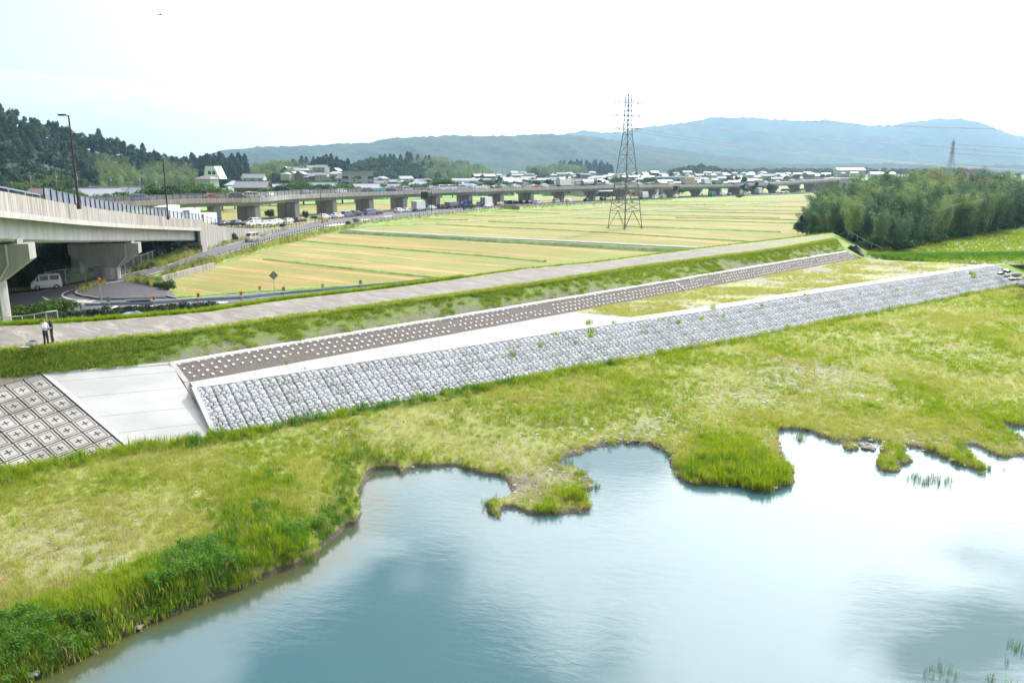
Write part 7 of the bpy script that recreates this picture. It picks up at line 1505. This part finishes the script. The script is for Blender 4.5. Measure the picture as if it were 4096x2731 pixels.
special(2680, 620, 2.5, 22, 12, 7, .4, 'wall_teal', 'roof_white', 'teal flat-roofed building behind the viaduct right of the pylon', 0, 'flat', nwin=5, floors=2)
special(2640, 480, ZP, 22, 8, 4, .4, 'paint_beige', 'roof_blue', 'yellow and turquoise low shop building beneath the far viaduct span', 0, 'flat', name='shop', nwin=4)
special(2985, 560, ZP, 22, 8, 5, .4, 'yellow_barrel', 'wall_cream', 'yellow-fronted roadside shop beneath the blue sign span', 0, 'flat', name='shop', nwin=4)
t = thing('greenhouse', 'low white plastic greenhouse tunnel in the green paddies', 'greenhouse', tuple(atD(1640, 420, ZP))); b = MB(); b.prism([(math.cos(a) * 3, math.sin(a) * 3) for a in np.linspace(0, math.pi, 10)], lambda a, c, q: Vector(((q - .5) * 26, a, c))); b.build('cover', 'white_paint', t)
# utility poles and mountain mast
for k, (u, D, zt, zb_) in enumerate(((135, 290, 683, 4), (236, 300, 684, 4), (320, 310, 690, 3), (452, 320, 698, 3), (495, 330, 703, 3), (566, 335, 698, 3), (631, 345, 708, 3), (788, 430, 692, 8), (975, 440, 700, 4), (980, 345, 725, 3), (1340, 520, 700, 4), (1725, 400, 724, 2), (1470, 500, 702, 3), (2062, 560, 700, 3), (3232, 620, 745, 2), (3290, 520, 730, 2))):
    p = atD(u, D, ZP + zb_ - 2); H = pz(zt, D) - p.z; t = thing('utility_pole', 'concrete utility pole with crossarm, %s from the left' % ORD[k], 'utility pole', tuple(p), 'utility poles beyond the viaduct'); b = MB(); b.bar((0, 0, 0), (0, 0, H), .17, 6, 0, .11); b.build('pole', 'kerb_concrete', t); b = MB(); b.box(-.9, .9, -.05, .05, H - .9, H - .78); b.box(-.7, .7, -.05, .05, H - 1.7, H - 1.6); b.build('crossarm', 'galvanised', t)
    b = MB(); b.bar((.3, -.2, H - 2.6), (.3, -.2, H - 1.9), .2, 8); b.build('transformer', 'galvanised', t)
# ================================================================== NEAR PLANTS
def mk_bush(sd, key, leafmat, n=420, size=.10, h=1.0, w=1.0):
    rs = np.random.default_rng(sd); r_ = random.Random(sd); lobes = [(r_.uniform(-.6, .6) * w, r_.uniform(-.6, .6) * w, h * r_.uniform(.2, .65), .5 * w, .5 * w, h * .38) for _ in range(8)]
    V, F = clumpy(rs, lobes, n // 8, size, .6); t = MB(); [t.bar((0, 0, 0), (l[0], l[1], l[2]), .025, 4, 0, .01) for l in lobes]; tree_mesh(key, leafmat, V, F, t)
for i in range(3): mk_bush(90 + i, 'bush', 'leaf_hedge', 900, .11)
for i in range(3): mk_bush(95 + i, 'ivy', 'leaf_ivy', 1000, .10)
for i in range(2): mk_bush(98 + i, 'dark_bush', 'leaf_broad', 1100, .11)
for i in range(2): mk_bush(190 + i, 'bush2', 'leaf_vine', 900, .10)
# grove
gb = [(3195, 925), (3290, 958), (3400, 985), (3480, 1000), (3570, 1006), (3650, 990), (3750, 962), (3850, 948), (3960, 928), (4096, 905), (4400, 880)]
GB = [at(u, v, ZB) for u, v in gb]; rg = random.Random(9); gl_ = resample(GB, 60); n_g = 0
TOPV = lambda u: np.interp(u, [3190, 3240, 3270, 3340, 3390, 3480, 3560, 3700, 3900, 4100, 4500], [880, 790, 745, 735, 712, 685, 705, 675, 668, 660, 655])
for row in range(13):
    back = Vector((.35, 1, 0)).normalized() * (row * 4.6 + .9)
    for i in range(0, 60):
        if rg.random() > (.50 if row < 3 else .40): continue
        p = Vector(gl_[i]) + back + Vector((rg.uniform(-1, 1), rg.uniform(-1.2, 1.2), 0)); u = CX + p.x / p.y * FPX
        if u < 3205 + row * 7 or u > 4350 or p.y > 225: continue
        zt = pz(float(TOPV(u)), p.y); H = zt - ZB
        if row < 9: H *= .66 + .03 * row + rg.uniform(-.16, .12)
        H *= rg.uniform(.86, 1.12) if row > 6 else 1; H = max(5, min(15, H)); q = rg.random(); right = u > 3620; zn = '%s of the grove, %s' % (('left tip' if u < 3400 else 'middle' if u < 3750 else 'right side'), ('front row' if row < 2 else 'second rank' if row < 5 else 'middle ranks' if row < 8 else 'back ranks'))
        if q < (.34 if right else .16) and row > 0: plant('vine', p.x, p.y, ZB, H * .88 / 8.5, 'dark vine-wrapped leafy tree at the ' + zn, 'tree', 'leafy trees in the bamboo grove', 'leafy_tree', 1, True)
        elif q > (.84 if right else .95) and row > 2: plant('bamboo_dry', p.x, p.y, ZB, H * 1.02 / 12.5, 'thin brownish half-dry bamboo at the ' + zn, 'bamboo', 'dry bamboo clumps in the grove', 'bamboo', 1, True)
        else: plant('bamboo', p.x, p.y, ZB, H / 11.6, 'green bamboo clump at the ' + zn, 'bamboo', 'green bamboo clumps in the grove', 'bamboo', 1, True)
        n_g += 1
for i in range(34):
    p = Vector(gl_[int(i * 59 / 33)]) + Vector((rg.uniform(-.6, .6), rg.uniform(-1.2, .8), 0)); t = plant('bush2', p.x, p.y, ZB - .1, 1, 'low green undergrowth along the front foot of the bamboo grove', 'bush', 'undergrowth at the foot of the grove', 'undergrowth', 1, True); t.scale = (2.4, 1.8, rg.uniform(1.4, 3.0))
# weeds, hedges and bushes near the junction
BU = [(672, 1158, 1.2, 1.3, 'dark_bush', 'dense dark green bush at the right end of the traffic island'), (640, 1150, .9, .9, 'bush', 'light green bush beside the dark bush on the traffic island'), (615, 1142, .8, .8, 'bush', 'yellowish weedy bush behind the black railing'), (800, 1000, 1.7, 2.0, 'dark_bush', 'large round bush at the foot of the abutment'), (775, 1010, 1.3, 1.5, 'bush', 'light bush left of the abutment bush'), (925, 968, 1.3, 2.2, 'dark_bush', 'tall bush in front of the retaining wall'), (958, 955, 1.1, 1.7, 'bush', 'second light bush in front of the retaining wall'), (895, 980, 1.1, 1.2, 'bush', 'low bush left of the tall retaining wall bush'),
      (1132, 915, .9, 1.5, 'dark_bush', 'bush growing on top of the retaining wall end'), (710, 1030, 1.1, 1.6, 'dark_bush', 'bush behind the small diamond sign'), (650, 1052, .9, 1.3, 'bush', 'bush among weeds halfway along the chain-link fence'), (590, 1075, 1.0, 1.2, 'bush', 'bush at the chain-link fence beside pier foot'), (555, 1085, .8, .9, 'bush', 'small bush by the fence nearest the pier'), (1392, 899, 1.0, 1.2, 'dark_bush', 'round bush at the fork of lane and main road'), (1425, 890, 1.0, 1.3, 'bush', 'light bush on the main road verge'), (1890, 836, 1.8, 1.9, 'bush', 'spreading green bush at the roadside before the blue truck'), (1860, 838, 1.1, 1.2, 'bush', 'yellow-green bush left of the spreading roadside bush'),
      (1080, 870, 1.7, 2.6, 'dark_bush', 'large bush beneath the viaduct right of its second pier'), (1225, 878, 1.0, 2.8, 'dark_bush', 'narrow conical dark shrub beside the third pier'), (1150, 884, 1.8, 1.0, 'dark_bush', 'low hedge beneath the viaduct behind the white cars'), (1260, 876, 1.6, 1.0, 'dark_bush', 'low clipped hedge beyond the brown suv'), (1700, 842, 1.0, .8, 'bush', 'small bush on the road verge below the sign board pole'), (2730, 772, 4.0, 3.2, 'dark_bush', 'big bush below the smaller electronic board'), (2990, 768, 4.5, 3.0, 'dark_bush', 'dark bush by the far shop'), (2420, 792, 3.0, 2.2, 'dark_bush', 'dark bush under the pylon line beyond the road'), (2960, 790, 2.5, 1.6, 'bush', 'round bush on the verge near the far pickup'), (3140, 768, 3, 2.4, 'dark_bush', 'dark bush beneath the last viaduct spans'), (2630, 770, 3, 2.2, 'dark_bush', 'bush row below the viaduct right of the pylon')]
for u, v, w, h, key, lab in BU: p = at(u, v, ZP + .25); t = plant(key, p.x, p.y, ZP + .15, 1, lab, 'bush', None, 'bush', 1, True); t.scale = (w, w, h)
k = 0
for i, f in enumerate(np.linspace(0, 1, 15)):
    p = at(20 + 195 * f, 1283 - 42 * f, 3.2); 
    for dz, dy in ((-1.4, 0), (-.3, .4)): t = plant('bush', p.x + random.uniform(-.3, .3), p.y + dy + .6, 3.0 + dz, 1, 'bright green vine-covered hedge between the near pier and the junction', 'hedge', 'clumps of the vine-covered hedge', 'hedge_clump', 1, True); t.scale = (1.5, 1.2, 1.5)
for i in range(38):
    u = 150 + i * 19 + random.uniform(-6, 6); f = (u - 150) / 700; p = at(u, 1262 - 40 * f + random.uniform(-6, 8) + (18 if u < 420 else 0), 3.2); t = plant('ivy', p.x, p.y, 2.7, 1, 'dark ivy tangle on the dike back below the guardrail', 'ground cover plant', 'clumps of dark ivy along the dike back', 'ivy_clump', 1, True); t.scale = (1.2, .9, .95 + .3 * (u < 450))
for i in range(46):  # dark shrubs added to keep the background under the ramp dark
    u = -160 + (i % 23) * 38 + random.uniform(-10, 10); D = 124 + random.uniform(-8, 16) + (10 if i > 22 else 0); x = (u - CX) / FPX * D
    if x > -57: continue
    t = plant('ivy', x, D, 1.8, 1, 'dark shrub added to deepen the shade beneath the ramp', 'shrub', 'dark shrubs added to deepen the shade beneath the ramp', 'dark_shrub', 1, True); t.scale = (3, 2.4, 2.8)
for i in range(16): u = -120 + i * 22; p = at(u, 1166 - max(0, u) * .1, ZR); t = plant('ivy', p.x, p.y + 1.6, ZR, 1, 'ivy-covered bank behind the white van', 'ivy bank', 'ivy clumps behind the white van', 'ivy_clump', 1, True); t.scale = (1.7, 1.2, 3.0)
# ================================================================== GRASS AND STONES (scattered ground cover)
HID = bpy.data.collections.new('scatter_sources')
def blades(sd, n, h, w, spread, lean=.35, segs=2):
    rs = np.random.default_rng(sd); V = []; F = []
    for k in range(n):
        a = rs.uniform(0, 6.28); b0 = np.array([*rs.normal(0, spread, 2), 0]); d = np.array([math.cos(a), math.sin(a), 0]); s = np.array([-d[1], d[0], 0]) * w * rs.uniform(.7, 1.3); hh = h * rs.uniform(.55, 1.15); ln = lean * hh * rs.uniform(.2, 1.4); o = len(V)
        V += [b0 - s, b0 + s, b0 + d * ln * .35 + [0, 0, hh * .6] + s * .8, b0 + d * ln * .35 + [0, 0, hh * .6] - s * .8, b0 + d * ln + [0, 0, hh]]; F += [(o, o + 1, o + 2, o + 3), (o + 3, o + 2, o + 4)]
    return V, F
def src_coll(name, specs):
    c = bpy.data.collections.new(name)
    for i, (fn, mat) in enumerate(specs):
        V, F = fn; o = bpy.data.objects.new('%s_%02d' % (name, i), qmesh(name, V, F, mat)); c.objects.link(o)
    return c
def weed(sd, n, h, size):
    rs = np.random.default_rng(sd); C = []; f = rs.uniform(.15, 1, n); a = rs.uniform(0, 6.28, n); r_ = h * .35 * np.sqrt(rs.uniform(0, 1, n)) * (1.1 - .5 * f); C = np.c_[np.cos(a) * r_, np.sin(a) * r_, f * h]; V, F = leaf_quads(C, np.c_[np.cos(a) * .5, np.sin(a) * .5, np.full(n, .7)], size, .38, rs, .15); return V, F
def pebble(sd, s):
    r_ = random.Random(sd); bm = bmesh.new(); bmesh.ops.create_icosphere(bm, subdivisions=1, radius=s); V = [tuple(Vector((v.co.x * 1.3, v.co.y, v.co.z * .5)) * r_.uniform(.8, 1.2)) for v in bm.verts]; F = [tuple(v.index for v in f.verts) for f in bm.faces]; bm.free(); return V, F
C_SHORT = src_coll('short_grass', [(blades(1, 16, .16, .007, .10), 'grass_olive'), (blades(2, 16, .20, .007, .10), 'grass_olive'), (blades(3, 14, .15, .007, .10, .6), 'grass_dry'), (blades(4, 18, .22, .008, .09), 'grass_bright')])
C_TALL = src_coll('tall_grass', [(blades(11, 22, .55, .011, .13, .45), 'grass_bright'), (blades(12, 22, .65, .011, .14, .5), 'grass_bright'), (blades(13, 20, .6, .012, .13, .45), 'grass_deep'), (weed(14, 60, .6, .055), 'grass_deep'), (blades(15, 16, .6, .007, .12, .4), 'grass_dry')])
C_SLOPE = src_coll('slope_grass', [(blades(21, 20, .13, .009, .13, .7), 'grass_bright'), (blades(22, 20, .12, .009, .15, .8), 'grass_deep'), (blades(23, 18, .15, .008, .12, .6), 'grass_olive')])
C_REED = src_coll('reed', [(blades(31, 12, .8, .010, .12, .35), 'grass_reed'), (blades(32, 14, .6, .010, .10, .5), 'grass_deep')])
C_STALK = src_coll('verge_weed', [(weed(41, 70, 1.3, .075), 'leaf_hedge'), (blades(42, 20, 1.25, .02, .15, .3), 'grass_olive'), (weed(43, 60, 1.1, .07), 'leaf_yellow'), (blades(44, 18, 1.0, .02, .15, .3), 'grass_dry')])
C_PEB = src_coll('pebble', [(pebble(1, .05), 'pebble'), (pebble(2, .07), 'pebble'), (pebble(3, .045), 'rock')])
def in_view(P, mu=250, mv=350):
    z = P[:, 1] * CT - (P[:, 2] - CAMZ) * ST; y = P[:, 1] * ST + (P[:, 2] - CAMZ) * CT; u = CX + FPX * P[:, 0] / z; v = CY - FPX * y / z
    return (u > -mu) & (u < 4096 + mu) & (v < 2731 + mv) & (z > 5)
G = np.random.default_rng(77)
# candidate points over the flat, denser towards the camera
def flat_candidates(n, D0=17, D1=132):
    D = np.exp(G.uniform(math.log(D0), math.log(D1), n)); X = ((G.uniform(-250, 4350, n) - CX) / FPX) * D; return np.c_[X, D]
P = flat_candidates(520000); offp = (P - np.array([wb[0].x, wb[0].y])) @ n0
# polygon left part: in front of the toe polyline
toeP = np.concatenate([toe_line, [[300, 300], [300, -60], [-80, -60]]]); ok = inside(P, toeP); P = P[ok]
sd = shore_sd(P); ok = sd > .0; P = P[ok]; sd = sd[ok]
h = flat_h(P, sd); Z = np.c_[P, h]; ok = in_view(Z); P, sd, h, Z = P[ok], sd[ok], h[ok], Z[ok]
lush = np.clip(blobs(P, LUSH), 0, 1.3); tl = toe_lush(P); bare = blobs(P, BARE); grv = blobs(P, GRAV); patch = fbm(P[:, 0] * .22, P[:, 1] * .22, 4, 21); fine_ = fbm(P[:, 0] * 1.1, P[:, 1] * 1.1, 3, 61)
dens = np.clip(.74 + .8 * (patch - .42) + .8 * (fine_ - .45) - .5 * bare - .7 * grv + .4 * lush, .08, 1)
near_shore = sstep(.0, .3, sd)
pick = G.uniform(0, 1, len(P)) < dens * near_shore * .42
Q = Z[pick]; n = len(Q); s = (.8 + .5 * G.uniform(0, 1, n)) * (1 + .35 * lush[pick]) * (.8 + .9 * np.clip(patch[pick] - .35, 0, .4)) * (1 + np.clip((Q[:, 1] - 45) / 90, 0, .6)); yl = fbm(Q[:, 0] * .3, Q[:, 1] * .3, 3, 91)
idx = np.where(G.uniform(0, 1, n) < .12 + .25 * (bare[pick] > .3), 2, np.where(G.uniform(0, 1, n) < np.clip((yl - .42) * 3 + .7 * lush[pick], 0, .8), 3, G.integers(0, 2, n)))
gn_scatter('short_grass', 'sparse yellow-green grass over the gravelly river flat', Q, G.uniform(0, 6.28, n), s, idx, C_SHORT)
print('short', n)
lz = np.clip(np.maximum(lush - .35, 0) * 1.4 + 1.1 * np.maximum(tl - .25, 0), 0, 1) * (.45 + .9 * fine_)
leftbank = sstep(-3, -9, P[:, 0]) * sstep(2.6, .4, sd); lz = np.maximum(lz, leftbank * .8 * (.4 + .8 * fine_)); shoreg = (sd < .7) * (fbm(P[:, 0] * .5, P[:, 1] * .5, 3, 44) > .46) * .6; lz = np.maximum(lz, shoreg)
pick = G.uniform(0, 1, len(P)) < lz * .33 * sstep(.05, .25, sd)
Q = Z[pick]; n = len(Q); s = (.55 + .6 * G.uniform(0, 1, n)) * (.65 + .35 * np.clip(tl[pick] + lush[pick], 0, 1)) * (1 - .35 * shoreg[pick]); dk = fbm(Q[:, 0] * .4, Q[:, 1] * .4, 3, 14) + .25 * leftbank[pick] - .12 * (P[pick][:, 0] > 0)
idx = np.where(dk > .58, G.integers(2, 4, n), np.where(dk > .48, G.choice([0, 1, 2], n), G.integers(0, 2, n))); idx = np.where(G.uniform(0, 1, n) < .10, 4, idx)
gn_scatter('tall_grass', 'tall bright green grass along the wall foot, the banks and the spit', Q, G.uniform(0, 6.28, n), s, idx, C_TALL); print('tall', n)
pick = G.uniform(0, 1, len(P)) < np.clip(grv * .35 + .010 + .03 * (sd < .5), 0, .3) * .6
Q = Z[pick] + [0, 0, .01]; n = len(Q); gn_scatter('river_pebbles', 'pale pebbles lying on the gravel patches of the river flat', Q, G.uniform(0, 6.28, n), G.uniform(.5, 1.5, n) * (1 + .5 * (Q[:, 1] > 45)), G.integers(0, 3, n), C_PEB, 'pebbles'); print('peb', n)
# dike slope grass
def strip_points(A, B, n, fn):
    a = resample(A, 400); b_ = resample(B, 400); i = G.uniform(0, 398.99, n); k = i.astype(int); f = (i - k)[:, None]; t_ = G.uniform(0, 1, (n, 1)); pa = a[k] * (1 - f) + a[k + 1] * f; pb_ = b_[k] * (1 - f) + b_[k + 1] * f; Pq = pa * (1 - t_) + pb_ * t_; w = fn(Pq, t_[:, 0]); ok = (G.uniform(0, 1, n) < w) & in_view(Pq); return Pq[ok]
sl = strip_points(crown_front, uw_left[:-1] + uw, 110000, lambda V, t_: np.clip((slope_grass(V) + 1.1 * (fbm(V[:, 0] * 2.6, V[:, 1] * 2.6, 3, 52) - .5) + .5 * (fbm(V[:, 0] * .5, V[:, 1] * .5, 3, 53) - .5) - .36) * 2.0, 0, 1))
n = len(sl); idx = np.where(sl[:, 0] < -21.5, G.choice([1, 1, 0, 2], n), G.choice([0, 0, 2, 1], n)); gn_scatter('slope_grass', 'patchy creeping grass on the brown river face of the dike', sl, G.uniform(0, 6.28, n), G.uniform(.7, 1.3, n), idx, C_SLOPE); print('slope', n)
ed = strip_points([p + Vector((-.5, .5, 0)) for p in crown_front], [p + Vector((.25, -.25, -.05)) for p in crown_front], 16000, lambda V, t_: .25 + .75 * sstep(-25, 0, V[:, 0]) * (t_ > .3)); n = len(ed)
gn_scatter('edge_grass', 'yellow-green fringe of grass along the edge of the dike crown', ed, G.uniform(0, 6.28, n), G.uniform(.6, 1.3, n), G.choice([0, 1, 3], n), C_SHORT)
bk = strip_points([p + Vector((-1.2, 1.2, -.5)) for p in crown_back], [p + Vector((.15, -.15, .02)) for p in crown_back], 14000, lambda V, t_: .4 + .6 * (V[:, 0] < 0)); n = len(bk)
gn_scatter('back_edge_grass', 'bright grass along the field edge of the dike crown', bk, G.uniform(0, 6.28, n), G.uniform(.6, 1.1, n) * np.where(bk[:, 0] < -5, .75, .5), G.choice([0, 1], n), C_TALL)
bg_ = strip_points([cut_d] + pb[ip + 1:], [cut_e] + ce[ie + 1:], 60000, lambda V, t_: np.clip(.30 - 2.4 * (fbm(V[:, 0] * .2, V[:, 1] * .35, 3, 71) - .45), .02, .5) * .5); n = len(bg_)
gn_scatter('berm_grass', 'thin yellowish grass on the berm between the two revetments', bg_, G.uniform(0, 6.28, n), G.uniform(.6, 1.2, n), G.choice([0, 1, 1, 2], n), C_SHORT)
tr_ = np.c_[G.uniform(55, 150, 60000), G.uniform(112, 175, 60000)]; ok = inside(tr_, np.array([t[:2] for t in T])); tr_ = tr_[ok]; tz = np.c_[tr_, np.full(len(tr_), ZB - .05)]; tz = tz[in_view(tz)]; band = np.exp(-((tz[:, 1] - (119 + (tz[:, 0] - 56) * .12)) / 4) ** 2); keep_ = G.uniform(0, 1, len(tz)) < .45 + .5 * band; tz = tz[keep_]; band = band[keep_]; n = len(tz)
gn_scatter('terrace_grass', 'lush green grass and weeds on the terrace before the bamboo grove', tz, G.uniform(0, 6.28, n), .5 + .7 * band + .3 * G.uniform(0, 1, n), np.where(G.uniform(0, 1, n) < band, G.integers(2, 4, n), G.integers(0, 2, n)), C_TALL)
# weeds on the road verges
def line_points(Lp, n, w, z): p = resample(pts(Lp, z), 300); i = G.uniform(0, 298.99, n); k = i.astype(int); f = (i - k)[:, None]; q = p[k] * (1 - f) + p[k + 1] * f; q[:, :2] += G.normal(0, w, (n, 2)); return q
vw = np.concatenate([line_points([(668, 1112), (700, 1092), (870, 1044)], 700, .55, ZR), line_points([(880, 1040), (1010, 1003), (1120, 972), (1300, 928), (1420, 908)], 900, .8, ZR), line_points([(1420, 900), (1640, 876), (1800, 860), (2020, 838), (2320, 821), (2686, 799)], 900, 1.0, ZR), line_points([(520, 1124), (560, 1126), (655, 1150)], 260, .6, ZR), line_points([(440, 1098), (596, 1070), (690, 1040), (800, 996)], 900, .9, ZR), line_points([(835, 1000), (975, 958), (1086, 940)], 150, .4, ZR), line_points([(330, 1168), (340, 1155), (372, 1150), (420, 1140)], 60, .4, ZR)])
n = len(vw); tall_ = .45 + .55 * fbm(vw[:, 0] * .3, vw[:, 1] * .3, 3, 12); gn_scatter('verge_weeds', 'tall seeding weeds along the road verges and fences', vw, G.uniform(0, 6.28, n), G.uniform(.5, 1.0, n) * tall_ * 1.3, G.integers(0, 4, n), C_STALK, 'weeds')
# reeds in the shallows
rp = []
for u, v, c_, w in ((2110, 1103, 16, .35), (2140, 1104, 14, .4), (2165, 1106, 10, .35), (1837, 1005, 10, .15), (1953, 1022, 12, .2), (1130, 1175, 14, .2), (1120, 1160, 10, .2), (2262, 1075, 14, .2), (1300, 1065, 10, .2), (1365, 1118, 8, .15), (1560, 1090, 10, .2), (2335, 1490, 5, .25), (2180, 1562, 8, .5), (2290, 1562, 8, .5), (720, 1290, 8, .2), (1540, 1050, 8, .2)):
    c = at(u * S, v * S, 0); rp += [(c.x + G.normal(0, w), c.y + G.normal(0, w), .0) for _ in range(c_)]
rp = np.array(rp); n = len(rp); gn_scatter('reeds', 'thin reeds and drowned grass standing in the shallow water', rp, G.uniform(0, 6.28, n), G.uniform(.3, .65, n), G.integers(0, 2, n), C_REED, 'reeds')
# tufts growing between the stones
tp = []
for u, v, s_ in ((1180, 820, 1), (1160, 830, .7), (1195, 835, .6), (1240, 800, .8), (1360, 765, .9), (1355, 778, 1.1), (1355, 748, .9), (1640, 712, .9), (1660, 730, .7), (1480, 768, .8), (1500, 775, .6), (1560, 745, .8), (1610, 735, .8), (1230, 815, .5), (1700, 720, .5), (2235, 640, 1.3), (2230, 632, 1), (2060, 668, .6), (1850, 680, .6), (1320, 790, .5), (1410, 745, .6), (655, 840, .4), (700, 850, .35), (770, 905, .4), (1100, 850, .5), (1270, 770, .6), (1520, 740, .6), (1975, 678, .5), (1750, 705, .6), (2080, 745, .0)):
    if s_: p = at(u * S, v * S, 2.4); q = at(u * S, v * S, ZB - (p - wt[0]).dot(NW) * .5); tp.append((q.x, q.y, q.z + .0, s_))
for k in range(40): s = G.uniform(20, 110); q = wall_pt(s, G.uniform(.1, 3.4)); tp.append((q.x, q.y, q.z, G.uniform(.25, .5)))
tp = np.array(tp); tp3 = np.repeat(tp, 3, 0); tp3[:, :2] += G.normal(0, .12, (len(tp3), 2)); n = len(tp3); gn_scatter('wall_tufts', 'scattered green tufts sprouting between the wall stones', tp3[:, :3] + [0, 0, .05], G.uniform(0, 6.28, n), tp3[:, 3], G.integers(0, 3, n), C_TALL)
# rocks: single bank stones, dark heap at the wall end
def rock(p, s, lab, nm='rock', grp=None, mat='rock', flat=.6):
    bm = bmesh.new(); bmesh.ops.create_icosphere(bm, subdivisions=2, radius=s)
    for v in bm.verts: k_ = 1 + .35 * (float(vnoise(v.co.x / s * 2 + p[0], v.co.y / s * 2 + v.co.z / s * 3, 5)) - .5); v.co = Vector((v.co.x * 1.25 * k_, v.co.y * k_, v.co.z * flat * k_))
    me = bpy.data.meshes.new(nm); bm.to_mesh(me); bm.free(); me.materials.append(M[mat]); o = put(nm, me, None, tuple(p), random.uniform(0, 6)); return tag(o, lab, 'rock', grp)
rock(at(110, 2700, .15), .17, 'grey rounded stone at the water edge in the bottom left corner'); rock(at(142, 2690, .15), .15, 'tan rounded stone beside the grey one in the bottom left corner', mat='pebble'); rock(at(600, 2466, .15), .14, 'flat pale stone on the bank below the dark weeds', mat='pebble'); rock(at(522, 2500, .12), .11, 'small grey stone half in the water below the dark weeds'); rock(at(555, 2508, .1), .11, 'dark stone in the water edge below the dark weeds')
for k, (u, v) in enumerate(((3453, 1782), (3476, 1779), (3485, 1790), (3463, 1792), (3440, 1775), (3483, 1761), (3490, 1798))): rock(at(u, v, .05), random.uniform(.12, .24), 'dark wet stone in the shallow inlet', grp='wet stones in the shallow inlet')
r2 = random.Random(4)
for k in range(26): u = 3995 + r2.uniform(0, 150); v = 1080 + (u - 3995) * .38 + r2.uniform(-12, 26); rock(at(u, v, ZB - .5), r2.uniform(.25, .6), 'dark rock in the heap at the right end of the stone wall', grp='dark rocks at the wall end', mat='black_plastic' if k % 4 == 0 else 'rock')
for k in range(10): rock(at(3870 + r2.uniform(-40, 60), 1042 + r2.uniform(-6, 6), ZB), r2.uniform(.15, .35), 'dark rubble stone in the weeds behind the wall coping', grp='dark rubble in the terrace weeds')
# templates that were never placed
for tpl, lab, used in HT:
    if not used[0]:
        for o in list(tpl.children): bpy.data.objects.remove(o)
        bpy.data.objects.remove(tpl)
# ================================================================== HAZE
HZ = bpy.data.materials.new('haze_air'); HZ.use_nodes = True; t = HZ.node_tree; t.nodes.clear(); pv = N(t, 'ShaderNodeVolumePrincipled'); pv.inputs['Color'].default_value = (0.46, 0.73, 1.0, 1); pv.inputs['Density'].default_value = 0.000115; pv.inputs['Anisotropy'].default_value = 0.3
o_ = N(t, 'ShaderNodeOutputMaterial'); t.links.new(pv.outputs[0], o_.inputs['Volume'])
b = MB(); b.box(-9500, 9500, -700, 9500, -4.2, 420); h_ = b.build('haze', HZ, kind='stuff'); tag(h_, 'pale summer haze filling the air over the plain', 'haze')
print('objects', len(bpy.data.objects), 'tris', sum(len(m.polygons) for m in bpy.data.meshes))
